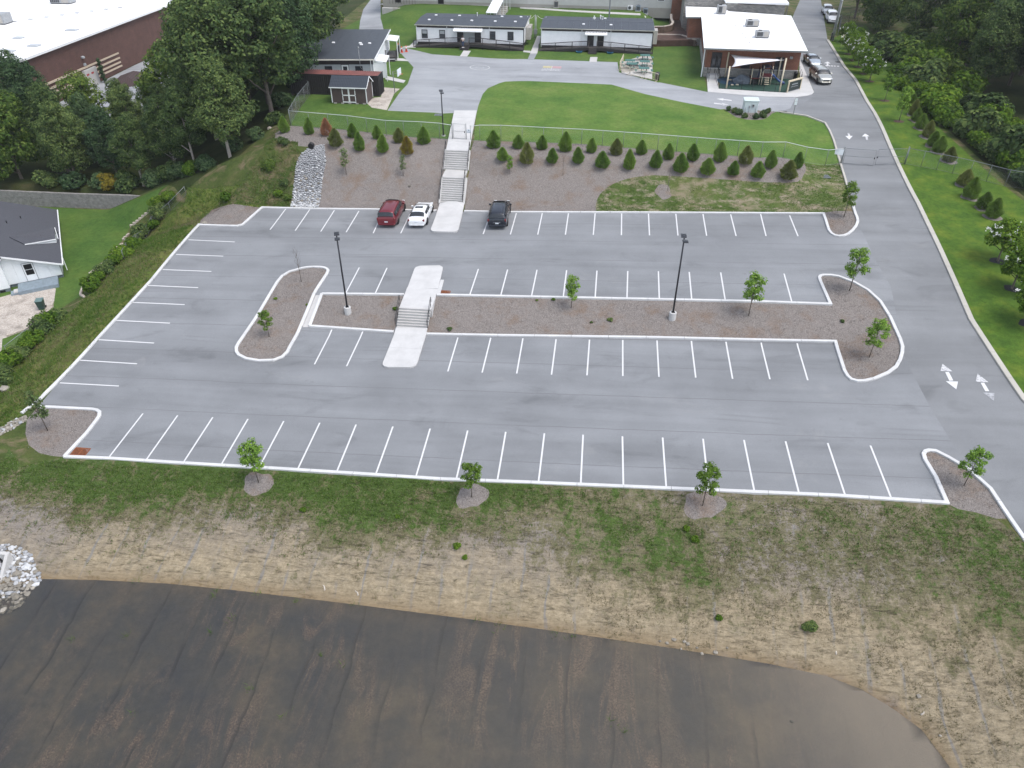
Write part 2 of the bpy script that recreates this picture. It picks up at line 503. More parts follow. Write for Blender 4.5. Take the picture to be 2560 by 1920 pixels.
def slope_mat():
 """seeded bank under straw blankets: green, olive, grey straw and bare tan soil"""
 m, nt, b, _ = new_mat('seeded_bank')
 at = nd(nt, 'ShaderNodeAttribute', attribute_name='cover')
 sep = nd(nt, 'ShaderNodeSeparateColor', {0: at.outputs['Color']})
 gcov, straw = sep.outputs[0], sep.outputs[1]
 xyz = nd(nt, 'ShaderNodeSeparateXYZ', {0: pos(nt)})
 n1 = noise(nt, pos(nt, (1, 0.6, 1)), 0.75, 8, 0.78)
 n2 = noise(nt, pos(nt), 3.2, 7, 0.8)
 n3 = noise(nt, pos(nt), 11, 4, 0.8)
 # ripples of matted straw running along the bank
 rip = noise(nt, pos(nt, (0.9, 4.0, 4.0)), 1.0, 5, 0.75, 1.0)
 soil = ramp(nt, n2, [(0.28, (0.150, 0.122, 0.080)), (0.5, (0.252, 0.208, 0.140)), (0.75, (0.385, 0.322, 0.228))])
 grey = ramp(nt, n3, [(0.3, (0.120, 0.105, 0.094)), (0.7, (0.255, 0.230, 0.212))])
 fs = math_(nt, 'ADD', straw, math_(nt, 'MULTIPLY', math_(nt, 'SUBTRACT', n1, 0.5), 2.2), clamp=True)
 c = mix(nt, fs, soil, grey)
 olive = ramp(nt, n3, [(0.3, (0.078, 0.074, 0.036)), (0.7, (0.172, 0.154, 0.088))])
 green = ramp(nt, n3, [(0.3, (0.030, 0.060, 0.012)), (0.7, (0.068, 0.115, 0.024))])
 # blanket seams: grey strips down the bank every 2.4 m
 sx = math_(nt, 'FRACT', math_(nt, 'ADD', math_(nt, 'MULTIPLY', xyz.outputs[0], 0.62), math_(nt, 'MULTIPLY', math_(nt, 'SUBTRACT', noise(nt, pos(nt, (1, 0.3, 1)), 0.6, 3), 0.5), 0.55)))
 seam = ramp(nt, sx, [(0.43, g3(0)), (0.46, g3(0.85)), (0.52, g3(0.85)), (0.55, g3(0))])
 seam = mix(nt, 1.0, seam, ramp(nt, noise(nt, pos(nt, (0.9, 0.25, 0.3)), 1.0, 4), [(0.42, g3(0)), (0.58, g3(1))]), 'MULTIPLY')
 c = mix(nt, seam, c, mix(nt, n3, (0.130, 0.125, 0.115), (0.235, 0.225, 0.210)))
 f1 = math_(nt, 'ADD', math_(nt, 'MULTIPLY', gcov, 1.0), math_(nt, 'MULTIPLY', math_(nt, 'SUBTRACT', math_(nt, 'ADD', n1, math_(nt, 'MULTIPLY', n2, 0.7)), 0.85), 2.6), clamp=True)
 c = mix(nt, ramp(nt, f1, [(0.20, g3(0)), (0.46, g3(0.88))]), c, olive)
 c = mix(nt, ramp(nt, f1, [(0.62, g3(0)), (0.88, g3(0.9))]), c, green)
 c = mix(nt, 1.0, c, ramp(nt, rip, [(0.34, g3(0.42)), (0.46, g3(0.90)), (0.58, g3(1.06)), (0.72, g3(1.25))]), 'MULTIPLY')
 # damp rim at the water line
 wet = ramp(nt, math_(nt, 'ADD', xyz.outputs[2], math_(nt, 'MULTIPLY', n2, 0.25)), [(0.0, g3(0)), (1, g3(0))])
 c = mix(nt, math_(nt, 'MULTIPLY', sep.outputs[2], ramp(nt, n2, [(0.30, g3(0.25)), (0.62, g3(1.0))])), c, (0.150, 0.100, 0.052))
 nt.links.new(c, b.inputs['Base Color'])
 b.inputs['Roughness'].default_value = 0.95
 b.inputs['Specular IOR Level'].default_value = 0.1
 bump(nt, b, math_(nt, 'ADD', rip, math_(nt, 'MULTIPLY', n3, 0.5)), 0.7, 0.08)
 return m
M['slope'] = slope_mat()

def pond_bed_mat():
 m, nt, b, _ = new_mat('pond_bed')
 xyz = nd(nt, 'ShaderNodeSeparateXYZ', {0: pos(nt)})
 n1 = noise(nt, pos(nt), 0.22, 5, 0.65)
 n2 = noise(nt, pos(nt), 2.2, 6, 0.75)
 n3 = noise(nt, pos(nt), 11, 4, 0.75)
 streak = noise(nt, pos(nt, (0.8, 0.16, 0.2)), 1.0, 7, 0.74, 0.9)
 c = ramp(nt, n1, [(0.3, (0.042, 0.045, 0.052)), (0.50, (0.074, 0.068, 0.058)), (0.72, (0.155, 0.122, 0.078))])
 sx = math_(nt, 'FRACT', math_(nt, 'ADD', math_(nt, 'MULTIPLY', xyz.outputs[0], 0.41), math_(nt, 'MULTIPLY', math_(nt, 'SUBTRACT', noise(nt, pos(nt), 0.35, 3), 0.5), 0.30)))
 dark = ramp(nt, sx, [(0.40, g3(0)), (0.49, g3(0.80)), (0.515, g3(0))])
 dark = mix(nt, 1.0, dark, ramp(nt, noise(nt, pos(nt, (0.9, 0.22, 0.3)), 1.0, 4), [(0.40, g3(0)), (0.58, g3(1))]), 'MULTIPLY')
 weed = ramp(nt, streak, [(0.48, g3(0)), (0.60, g3(0.85))])
 wf = mix(nt, 1.0, weed, ramp(nt, noise(nt, pos(nt), 0.13, 3), [(0.42, g3(0.1)), (0.58, g3(1))]), 'MULTIPLY')
 wc = ramp(nt, n3, [(0.35, (0.060, 0.040, 0.030)), (0.52, (0.190, 0.132, 0.092)), (0.68, (0.340, 0.250, 0.180))])
 c = mix(nt, wf, c, wc)
 c = mix(nt, dark, c, (0.022, 0.020, 0.018))
 c = mix(nt, 1.0, c, ramp(nt, n2, [(0.25, g3(0.75)), (0.75, g3(1.25))]), 'MULTIPLY')
 at = nd(nt, 'ShaderNodeAttribute', attribute_name='cover')
 sep = nd(nt, 'ShaderNodeSeparateColor', {0: at.outputs['Color']})
 c = mix(nt, math_(nt, 'MULTIPLY', sep.outputs[2], ramp(nt, n1, [(0.35, g3(0.2)), (0.65, g3(1.0))])), c, mix(nt, n2, (0.090, 0.068, 0.045), (0.215, 0.160, 0.098)))
 c = mix(nt, sep.outputs[1], c, mix(nt, n1, (0.270, 0.230, 0.190), (0.370, 0.320, 0.265)))  # pale sediment, and a cloud's reflection painted into the bed colour
 nt.links.new(c, b.inputs['Base Color'])
 b.inputs['Roughness'].default_value = 0.9
 bump(nt, b, math_(nt, 'ADD', streak, n3), 0.6, 0.06)
 return m
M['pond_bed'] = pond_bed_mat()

def water_mat():
 m = bpy.data.materials.new('pond_water')
 m.use_nodes = True
 nt = m.node_tree
 nt.nodes.clear()
 out = nt.nodes.new('ShaderNodeOutputMaterial')
 tr = nd(nt, 'ShaderNodeBsdfTransparent', {'Color': (0.86, 0.86, 0.82, 1)})
 gl = nd(nt, 'ShaderNodeBsdfGlossy', {'Color': (1, 1, 1, 1), 'Roughness': 0.04})
 fr = nd(nt, 'ShaderNodeFresnel', {'IOR': 1.333})
 h = noise(nt, pos(nt), 1.2, 3, 0.5)
 bp = nd(nt, 'ShaderNodeBump', {'Strength': 0.05, 'Distance': 0.05, 'Height': h})
 nt.links.new(bp.outputs[0], gl.inputs['Normal'])
 nt.links.new(bp.outputs[0], fr.inputs['Normal'])
 silt = nd(nt, 'ShaderNodeBsdfDiffuse', {'Color': (0.070, 0.078, 0.092, 1)})
 ml = nd(nt, 'ShaderNodeMixShader', {0: 0.16})
 nt.links.new(tr.outputs[0], ml.inputs[1])
 nt.links.new(silt.outputs[0], ml.inputs[2])
 mx = nt.nodes.new('ShaderNodeMixShader')
 nt.links.new(fr.outputs[0], mx.inputs[0])
 nt.links.new(ml.outputs[0], mx.inputs[1])
 nt.links.new(gl.outputs[0], mx.inputs[2])
 nt.links.new(mx.outputs[0], out.inputs[0])
 return m
M['water'] = water_mat()

# ------------------------------------------------------------------ the ground, cut into its surfaces
ROAD_E = [(56.83,-9.05),(53.07,5.12),(63.80,10.19),(63.45,19.84),(64.15,28.30),(65.25,40.52),(66.09,54.95),(67.21,69.45),(68.43,80.35),(68.64,87.61),(70.25,106.20)]
ROAD_E = [(78.0, -40.0), (70.5, -16.0)] + ROAD_E[2:]
KERB_FRONT = [(-3.39,-0.04),(-0.13,0.05),(5.48,0.01),(12.47,-0.02),(17.99,-0.09),(23.57,-0.20),(29.36,-0.11),(34.18,-0.08),(40.95,-0.06),(48.63,-0.08),(55.23,-0.33)]
KERB_ISLE_SE = [(55.23,-0.33),(55.28,1.88),(55.13,3.53),(55.20,4.04),(55.40,4.32),(55.67,4.43),(56.07,4.39),(56.66,3.81),(57.55,2.67),(58.19,1.02),(58.53,-3.05)] + [(60.2, -8), (66.5, -22.0)]
KERB_ISLE_SW = [(-3.39,-0.04),(-3.24,2.50),(-3.33,3.99),(-3.40,4.49),(-3.64,4.91),(-3.99,5.11),(-4.40,5.19),(-4.88,5.20),(-8.11,5.20),(-8.93,5.21)]
KERB_WEST = [(-9.69,4.34),(-9.33,5.80),(-9.29,8.64),(-9.38,6.21),(-9.19,14.74),(-8.75,23.20),(-8.89,33.90),(-6.74,33.77),(-4.56,33.71),(-4.08,34.04),(-3.97,34.90),(-3.54,38.15),(3.58,37.94),(8.75,37.93),(16.04,37.73)]
KERB_NORTH = [(19.04,37.68),(23.84,37.56),(38.20,37.74),(55.51,37.87),(55.47,36.77),(55.30,34.30),(55.41,33.55),(55.66,33.18),(55.97,33.07),(56.46,33.20),(56.94,33.56),(57.50,34.29),(58.06,35.27),(58.42,36.21),(58.57,37.16),(58.58,37.79),(58.73,39.37)]
KERB_ROAD_W = [(58.73,39.37),(59.35,45.78),(59.66,50.26),(60.01,55.34),(60.05,58.09),(59.96,60.23),(58.13,62.43),(56.47,63.00),(54.96,63.49)]
KERB_MED_N = [(19.34,21.05),(24.96,21.06),(35.98,21.09),(46.91,21.11),(52.67,20.95)]
KERB_ISLE_E = [(52.67,20.95),(52.60,24.63),(52.62,25.23),(52.78,25.54),(53.07,25.69),(53.66,25.71),(54.29,25.53),(55.40,24.56),(56.35,23.57),(56.98,22.08),(57.24,19.91),(57.28,17.06),(57.20,16.07),(56.98,15.34),(56.62,14.51),(56.14,13.71),(55.44,13.09),(54.23,12.28),(53.45,11.97),(52.95,11.94),(52.56,12.12),(52.38,12.55),(52.31,13.22),(52.46,17.00)]
KERB_MED_S = [(52.46,17.00),(46.53,16.95),(38.63,16.93),(25.50,16.73),(19.19,16.68)]
KERB_MED_NW = [(16.37,20.97),(12.79,20.92),(8.85,20.86)]
KERB_FLUME_E = [(8.85,20.86),(8.76,17.23)]
KERB_MED_SW = [(8.76,17.23),(10.74,17.13),(16.33,16.83)]
KERB_ISLE_W = [(8.11,20.86),(8.23,24.34),(8.17,24.87),(7.96,25.18),(7.60,25.42),(7.15,25.51),(6.43,25.51),(5.34,25.33),(4.34,24.87),(3.87,24.16),(3.74,23.14),(3.77,17.72),(3.61,14.16),(3.64,13.58),(3.88,13.02),(4.23,12.64),(4.99,12.27),(6.13,12.18),(7.32,12.30),(7.89,12.77),(8.07,13.48),(8.02,14.49),(7.98,17.03),(8.11,20.86)]

LOT = ([(-3.39,-0.04),(-0.13,0.05),(5.48,0.01),(12.47,-0.02),(17.99,-0.09),(23.57,-0.20),(29.36,-0.11),(34.18,-0.08),(40.95,-0.06),(48.63,-0.08),(55.23,-0.33),(55.28,1.88),(55.13,3.53),(55.20,4.04),(55.40,4.32),(55.67,4.43),(56.07,4.39),(56.66,3.81),(57.55,2.67),(58.19,1.02),(58.53,-3.05)]
  + [(60.2, -8), (66.5, -22.0), (72, -40)] + ROAD_E + [(77.41,145.37),(74.18,144.96)]
  + [(73.02,144.81),(67.95,125.57),(62.97,91.96),(61.41,74.28),(61.23,73.19),(60.75,72.08),(60.03,71.32),(58.31,70.39),(54.75,70.16),(50.58,70.73),(46.94,71.55),(40.73,75.64),(40.45,75.60),(35.00,80.50),(34.78,86.53),(22.10,86.79),(20.27,87.04),(12.77,87.05),(5.68,88.07),(0.93,91.46),(-1.05,91.72),(1.91,85.22),(4.51,79.70),(5.72,70.59),(5.63,66.22),(5.97,58.15)]
  + [(6.02,58.17),(12.04,58.06),(13.04,57.85),(14.45,58.49),(17.20,59.06),(16.95,62.14),(16.76,67.39),(17.05,70.23),(18.28,72.99),(19.02,73.94),(22.59,74.18),(29.74,73.92),(33.98,73.71),(38.40,69.58),(43.21,66.32),(47.78,63.70),(48.67,64.04),(55.06,63.65),(57.57,62.77)]
  + [(58.13,62.43),(59.96,60.23),(60.05,58.09),(60.01,55.34),(59.66,50.26),(59.35,45.78),(58.73,39.37),(58.58,37.79),(58.42,36.21),(58.06,35.27),(57.50,34.29),(56.94,33.56),(56.46,33.20),(55.97,33.07),(55.66,33.18),(55.41,33.55),(55.30,34.30),(55.47,36.77),(55.51,37.87),(38.20,37.74),(23.84,37.56),(19.04,37.68),(16.04,37.73),(8.75,37.93),(3.58,37.94),(-3.54,38.15),(-3.97,34.90),(-4.08,34.04),(-4.56,33.71),(-6.74,33.77)]
  + [(-8.89,33.90),(-8.75,23.20),(-9.19,14.74),(-9.38,6.21),(-9.29,8.64),(-8.93,5.21),(-8.11,5.20),(-4.88,5.20),(-4.40,5.19),(-3.99,5.11),(-3.64,4.91),(-3.40,4.49),(-3.33,3.99),(-3.24,2.50)])
ROAD = ([(57.55,2.67),(58.19,1.02),(58.53,-3.05)] + [(60.2, -8), (66.5, -22.0), (72, -40)] + ROAD_E[:]
  + [(62.89,91.95),(61.41,74.28),(60.43,70.50),(57.35,65.25),(58.05,62.94),(59.96,60.23),(60.05,58.09),(60.01,55.34),(59.66,50.26),(59.35,45.78),(58.73,39.37),(58.58,37.79),(58.42,36.21),(58.20,28.83),(58.45,24.34),(57.20,16.07),(57.06,15.09),(57.23,9.10)])
DRIVE = ([(58.28,70.23),(54.75,70.16),(50.58,70.73),(46.94,71.55),(40.73,75.64),(40.45,75.60),(35.00,80.50),(34.78,86.53),(22.10,86.79),(20.27,87.04),(12.77,87.05),(5.68,88.07),(0.93,91.46),(-1.05,91.72),(1.91,85.22),(4.51,79.70),(5.72,70.59),(5.63,66.22),(5.97,58.15)]
   + [(6.02,58.17),(12.04,58.06),(13.04,57.85),(14.45,58.49),(17.20,59.06),(16.95,62.14),(16.76,67.39),(17.05,70.23),(18.28,72.99),(19.02,73.94),(22.59,74.18),(29.74,73.92),(33.98,73.71),(38.40,69.58),(43.21,66.32),(47.78,63.70),(48.67,64.04),(55.06,63.65),(56.67,65.17)])
TOPDRIVE = [(-10.30,102.27),(-5.82,102.62),(-8.61,111.05),(-14.56,133.62)] + [(-8, 175), (-18, 175)] + [(-16.67,133.35),(-15.33,123.22),(-12.83,112.09)]

def blob(c, rx, ry, seed, n=28, j=0.12):
 r = random.Random(seed)
 ph = [r.uniform(0, 6.28) for _ in range(3)]
 return [(c[0] + rx * (1 + j * math.sin(2 * t + ph[0]) + j * 0.7 * math.sin(3 * t + ph[1]) + j * 0.5 * math.sin(5 * t + ph[2])) * math.cos(t),
    c[1] + ry * (1 + j * math.sin(2 * t + ph[1]) + j * 0.7 * math.sin(3 * t + ph[2]) + j * 0.5 * math.sin(5 * t + ph[0])) * math.sin(t))
   for t in [2 * PI * k / n for k in range(n)]]

def expand(poly, d):
 n = len(poly)
 A = sum(poly[i][0] * poly[(i + 1) % n][1] - poly[(i + 1) % n][0] * poly[i][1] for i in range(n))
 s = 1 if A > 0 else -1
 out = []
 for i in range(n):
  p0, p1, p2 = Vector(poly[i - 1]), Vector(poly[i]), Vector(poly[(i + 1) % n])
  a = (p1 - p0).normalized() if (p1 - p0).length > 1e-6 else Vector((0, 0))
  b = (p2 - p1).normalized() if (p2 - p1).length > 1e-6 else a
  t = (a + b)
  if t.length < 1e-6:
   t = a
  t.normalize()
  out.append((p1.x + s * t.y * d, p1.y - s * t.x * d))
 return out

MULCH_W = [(-4.24,51.29),(-4.77,50.13),(-5.54,49.53),(-4.46,46.81),(-2.96,45.97),(-1.36,45.79),(-1.01,44.91),(0.45,44.83),(1.88,45.27),(2.55,43.39),(2.45,41.59),(2.57,38.83)] + [(2.83,38.02),(9.17,37.83),(16.30,37.61),(16.07,39.54),(15.86,45.28),(15.44,49.12),(11.77,48.91),(8.02,49.56),(3.17,50.56),(-4.20,51.23)]
MULCH_E = [(18.41,49.03),(18.55,49.05),(22.07,48.83),(26.41,48.91),(30.72,48.99),(35.42,48.30),(39.20,47.93),(45.35,47.25),(50.21,46.84),(55.32,48.20),(55.36,47.29),(54.98,45.61),(54.27,43.82),(53.70,43.03),(52.59,42.58),(50.36,42.51),(47.68,42.64),(43.75,42.85),(40.44,42.97),(38.44,42.98),(36.45,42.66),(35.39,42.33),(34.47,41.91),(33.70,41.35),(33.20,40.81),(32.91,40.13),(32.81,39.35),(32.92,37.99),(20.70,37.81),(19.02,37.66),(18.84,39.56),(18.67,43.94)]
CHANNEL = [(0.45,44.83),(1.88,45.27),(2.55,43.39),(2.45,41.59),(2.70,38.42),(-0.40,38.43),(-0.71,40.62),(-0.79,41.98),(-0.82,43.31),(-0.40,44.06)]
BIG_LAWN = [(17.20,59.06),(16.95,62.14),(16.76,67.39),(17.05,70.23),(18.28,72.99),(19.02,73.94),(22.59,74.18),(29.74,73.92),(33.98,73.71),(38.40,69.58),(43.21,66.32),(47.78,63.70),(48.67,64.04),(55.06,63.65),(57.57,62.77),(58.13,62.43),(59.96,60.23),(60.05,58.09),(60.01,55.34),(59.66,50.26),(59.58,49.73),(55.32,48.20),(50.21,46.84),(45.35,47.25),(39.20,47.93),(35.42,48.30),(30.72,48.99),(26.41,48.91),(22.07,48.83),(18.41,49.03)]
LAWN_W = [(14.45,58.49),(13.04,57.85),(12.04,58.06),(6.02,58.17),(4.97,58.41),(2.91,60.57),(4.16,58.83),(2.19,61.89),(-1.59,59.99),(-5.93,63.42),(-4.92,53.17),(-4.24,51.29),(-4.20,51.23),(3.17,50.56),(8.02,49.56),(11.77,48.91),(15.44,49.12)]
PATCHY = [(32.92,37.99),(32.81,39.35),(32.91,40.13),(33.20,40.81),(33.70,41.35),(34.47,41.91),(35.39,42.33),(36.45,42.66),(38.44,42.98),(40.44,42.97),(43.75,42.85),(47.68,42.64),(50.36,42.51),(52.59,42.58),(53.70,43.03),(54.27,43.82),(54.98,45.61),(55.36,47.29),(55.32,48.20),(59.58,49.73),(59.35,45.78),(58.69,39.20),(56.94,38.54),(55.52,38.05),(38.20,37.74)]
SLOPE = [(-14, -1.6), (-7.5, -0.9)] + [(-8.07,0.52),(-5.89,-1.20),(-4.68,-0.54),(-3.39,-0.04),(5.48,0.01),(12.47,-0.02),(23.57,-0.20),(34.18,-0.08),(48.63,-0.08),(55.23,-0.33),(55.67,-0.70),(57.64,-1.45),(58.49,-3.13)] + [(60.2, -8), (66.5, -22), (72, -40), (72, -75), (-34, -75), (-30, -30)]
ISLE_SE_BED = [(55.23,-0.33),(55.28,1.88),(55.13,3.53),(55.20,4.04),(55.40,4.32),(55.67,4.43),(56.07,4.39),(56.66,3.81),(57.55,2.67),(58.19,1.02),(58.47,-1.40),(57.64,-1.45),(56.64,-0.99),(55.76,-0.78)]
ISLE_SW_BED = [(-3.39,-0.04),(-3.24,2.50),(-3.33,3.99),(-3.40,4.49),(-3.64,4.91),(-3.99,5.11),(-4.40,5.19),(-4.88,5.20),(-8.11,5.20),(-8.93,5.21),(-8.79,3.65),(-7.86,2.13),(-6.78,0.94),(-5.50,0.21),(-4.37,0.00)]
ISLE_NE_BED = [(55.51,37.87),(55.47,36.77),(55.30,34.30),(55.41,33.55),(55.66,33.18),(55.97,33.07),(56.46,33.20),(56.94,33.56),(57.50,34.29),(58.06,35.27),(58.42,36.21),(58.57,37.16),(58.58,37.79),(58.39,38.47),(56.94,38.54),(55.76,38.21)]
BED_NW = [(-8.89,33.90),(-6.74,33.77),(-4.56,33.71),(-4.08,34.04),(-3.97,34.90),(-3.54,38.15),(-8.87,39.53),(-10.46,39.69),(-9.68,36.55)]
MED_BED_E = [(19.34,21.05),(24.96,21.06),(35.98,21.09),(46.91,21.11),(52.67,20.95),(52.60,24.63),(52.62,25.23),(52.78,25.54),(53.07,25.69),(53.66,25.71),(54.29,25.53),(55.40,24.56),(56.35,23.57),(56.98,22.08),(57.24,19.91),(57.28,17.06),(57.20,16.07),(56.98,15.34),(56.62,14.51),(56.14,13.71),(55.44,13.09),(54.23,12.28),(53.45,11.97),(52.95,11.94),(52.56,12.12),(52.38,12.55),(52.31,13.22),(52.46,17.00),(46.53,16.95),(38.63,16.93),(25.50,16.73),(19.19,16.68),(19.11,18.13)]
MED_BED_W = [(16.37,20.97),(12.79,20.92),(8.85,20.86),(8.76,17.23),(10.74,17.13),(16.33,16.83),(16.36,17.57),(16.27,19.49)]
UTIL_BED = [(48.25,63.99),(48.74,62.34),(49.33,60.63),(50.53,59.84),(51.83,59.83),(52.68,60.32),(53.38,61.44),(54.07,62.85),(54.72,63.60),(53.74,63.72),(52.40,63.71),(50.67,63.86),(49.48,64.04)]
YARD_GRAVEL = [(2.61,63.32),(2.69,60.69),(3.69,59.15),(5.84,58.37),(5.01,65.58),(5.21,68.05),(2.90,68.46),(3.63,63.83)]
APRON_C = [(-25.36,22.35),(-26.92,24.54),(-25.64,25.90),(-22.85,27.25),(-22.36,26.89),(-20.15,22.97),(-19.96,21.59),(-20.40,19.55),(-21.34,17.65),(-21.58,17.37),(-19.51,14.25),(-19.60,14.24)]
APRON_C = APRON_C[1:-1] + [(-27, 14.5), (-34, 20), (-34, 25)]
HOUSE_YARD = [(-43, 46.5), (-30, 46.4), (-19, 46.6)] + [(-19.44,42.41),(-22.39,41.82),(-21.62,38.71),(-21.13,35.07),(-20.49,30.34),(-18.09,24.70),(-19.50,22.78),(-19.35,19.07),(-19.52,15.32),(-19.76,12.54)] + [(-25, 8), (-45, 10), (-45, 46)]
ROCK_SPILL = [(-10.12,1.47),(-9.54,1.96),(-9.12,2.52),(-8.73,3.65),(-9.19,4.05),(-9.75,3.58),(-10.03,2.80),(-10.80,2.26)]

REG = [
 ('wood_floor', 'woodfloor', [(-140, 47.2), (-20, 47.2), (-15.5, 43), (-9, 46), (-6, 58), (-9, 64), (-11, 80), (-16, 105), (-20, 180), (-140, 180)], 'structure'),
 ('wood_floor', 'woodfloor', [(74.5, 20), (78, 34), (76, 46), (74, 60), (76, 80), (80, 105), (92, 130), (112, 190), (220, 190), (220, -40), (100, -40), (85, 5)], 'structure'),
 ('bank_grass', 'bank', [(-8.89,33.90),(-8.75,23.20),(-9.19,14.74),(-9.38,6.21),(-9.33,5.80),(-9.70,4.02),(-10.26,1.65)] + [(-14, -1), (-22, 6)] + [(-17.26,13.90),(-17.67,18.43),(-17.10,21.31),(-16.54,24.15),(-16.55,28.06),(-17.41,33.55),(-18.86,40.63),(-14.63,41.88),(-14.70,43.49),(-12.05,42.54),(-2.42,40.30),(-3.54,38.15),(-8.87,39.53),(-9.68,36.55)], 'structure'),
 ('rough_grass', 'rough', [(-10.46,39.69),(-7.05,41.34),(-4.81,44.00),(-6.47,53.65),(-5.29,52.25),(-5.54,49.53),(-4.46,46.81),(-1.36,45.79),(-1.01,44.91),(-0.40,44.06),(-0.82,43.31),(-0.79,41.98),(-0.71,40.62),(-0.40,38.43),(-4.08,38.94),(-8.87,39.53)], 'structure'),
 ('slope_ground', 'slope', SLOPE, 'structure'),
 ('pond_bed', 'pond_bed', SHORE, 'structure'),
 ('lawn', 'lawn_back', [(-18, 64)] + [(5.97,58.15),(5.63,66.22),(5.72,70.59),(4.51,79.70),(1.91,85.22),(-1.05,91.72)] + [(0.93,91.46),(5.68,88.07),(12.77,87.05),(20.27,87.04),(22.10,86.79),(34.78,86.53),(35.00,80.50),(40.45,75.60),(43.42,74.46),(40.73,75.64),(46.94,71.55),(47.30,83.69),(48.89,103.54)] + [(48.5, 92), (46, 125), (-12, 125), (-14, 106)], 'structure'),
 ('lawn', 'lawn_east', [(82, -40)] + ROAD_E[1:] + [(80, 120), (78, 100), (74, 78), (73.2, 60), (75, 48), (77.5, 34), (78, 20), (90, 0), (100, -40)], 'structure'),
 ('parking_lot', 'asphalt', LOT, 'structure'),
 ('road', 'road', ROAD, 'structure'),
 ('school_drive', 'drive', DRIVE, 'structure'),
 ('school_drive', 'drive', TOPDRIVE, 'structure'),
 ('lawn', 'lawn', BIG_LAWN, 'structure'),
 ('lawn', 'lawn_back', LAWN_W, 'structure'),
 ('patchy_lawn', 'patchy', PATCHY, 'structure'),
 ('mulch_bed', 'mulch', MULCH_W, 'structure'),
 ('mulch_bed', 'mulch', MULCH_E, 'structure'),
 ('channel_bed', 'chan', CHANNEL, 'structure'),
 ('mulch_bed', 'mulch', ISLE_SE_BED, 'structure'),
 ('mulch_bed', 'mulch', ISLE_SW_BED, 'structure'),
 ('mulch_bed', 'mulch', ISLE_NE_BED, 'structure'),
 ('mulch_bed', 'mulch', BED_NW, 'structure'),
 ('mulch_bed', 'mulch', MED_BED_E, 'structure'),
 ('mulch_bed', 'mulch', MED_BED_W, 'structure'),
 ('mulch_bed', 'mulch', KERB_ISLE_W[:-1], 'structure'),
 ('mulch_bed', 'mulch', UTIL_BED, 'structure'),
 ('gravel_yard', 'gravel', YARD_GRAVEL, 'structure'),
 ('lawn', 'lawn_back', HOUSE_YARD, 'structure'),
 ('gravel_yard', 'gravel', APRON_C, 'structure'),
]
RINGS = [((11.38,-1.30), 1.05), ((25.98,-1.40), 1.0), ((40.65,-1.19), 1.2), ((39.80,41.18), 0.85)]
for k, (c, r) in enumerate(RINGS):
 REG.append(('mulch_ring', 'mulch', blob(c, r, r * 0.95, 30 + k), 'structure'))

def dens(poly, step, closed=True):
 out = []
 n = len(poly)
 for i in range(n if closed else n - 1):
  a, b = Vector(poly[i]), Vector(poly[(i + 1) % n])
  L = (b - a).length
  if L < 1e-4:
   continue
  k = max(1, int(math.ceil(L / step)))
  for j in range(k):
   p = a.lerp(b, j / k)
   out.append((p.x, p.y))
 if not closed:
  out.append(tuple(poly[-1]))
 return out

pts, edges = [], []
seen = {}
def addp(p):
 k = (round(p[0], 3), round(p[1], 3))
 if k not in seen:
  seen[k] = len(pts)
  pts.append(Vector(k))
 return seen[k]
for nm, mt, poly, kd in REG:
 near = all(-30 < p[0] < 85 and -25 < p[1] < 70 for p in poly)
 idx = [addp(p) for p in dens(poly, 1.0 if near else 2.5)]
 for i in range(len(idx)):
  if idx[i] != idx[(i + 1) % len(idx)]:
   edges.append((idx[i], idx[(i + 1) % len(idx)]))
def gridpts(x0, x1, y0, y1, s, hole=None):
 for x in np.arange(x0, x1 + 1e-6, s):
  for y in np.arange(y0, y1 + 1e-6, s):
   if hole and hole[0] - s * 0.4 < x < hole[1] + s * 0.4 and hole[2] - s * 0.4 < y < hole[3] + s * 0.4:
    continue
   addp((x + 0.013, y + 0.017))
H1 = (-43, 78, -17, 62)
H2 = (-90, 130, -44, 190)
gridpts(*H1, 0.85)
gridpts(*H2, 3.0, H1)
gridpts(-420, 480, -220, 560, 20.0, H2)
cv, ce, cf, *_ = geometry.delaunay_2d_cdt(pts, edges, [], 0, 1e-4)
GV = np.array([(v.x, v.y) for v in cv])
GF = np.array([f for f in cf if len(f) == 3], np.int64)
cen = GV[GF].mean(1)
reg = np.full(len(GF), -1)
for k, (nm, mt, poly, kd) in enumerate(REG):
 P = np.array(poly)
 lo, hi = P.min(0), P.max(0)
 s = np.where((cen[:, 0] >= lo[0]) & (cen[:, 0] <= hi[0]) & (cen[:, 1] >= lo[1]) & (cen[:, 1] <= hi[1]))[0]
 s = s[in_poly(cen[s, 0], cen[s, 1], poly)]
 reg[s] = k
GZ = terrain(GV[:, 0], GV[:, 1])
# soft unevenness on the unpaved ground
GV3 = np.column_stack([GV, GZ])
soft = np.zeros(len(GV), bool)
for k, (nm, mt, poly, kd) in enumerate(REG):
 if nm in ('slope_ground', 'bank_grass', 'rough_grass', 'pond_bed', 'wood_floor'):
  soft[np.unique(GF[reg == k])] = True
hard = np.zeros(len(GV), bool)
for k, (nm, mt, poly, kd) in enumerate(REG):
 if nm not in ('slope_ground', 'bank_grass', 'rough_grass', 'pond_bed', 'wood_floor'):
  hard[np.unique(GF[reg == k])] = True
wob = (np.sin(GV[:, 0] * 1.9 + 1.3 * np.sin(GV[:, 1] * 1.1)) * np.sin(GV[:, 1] * 2.3 + np.sin(GV[:, 0] * 0.7)) * 0.05
  + RNG.normal(0, 0.018, len(GV)))
GV3[soft & ~hard, 2] += wob[soft & ~hard]
_sd = np.minimum(1, seg_dist(GV[:, 0], GV[:, 1], SHORE) / 1.3)
GV3[soft & ~hard, 2] -= (wob * (1 - _sd))[soft & ~hard]

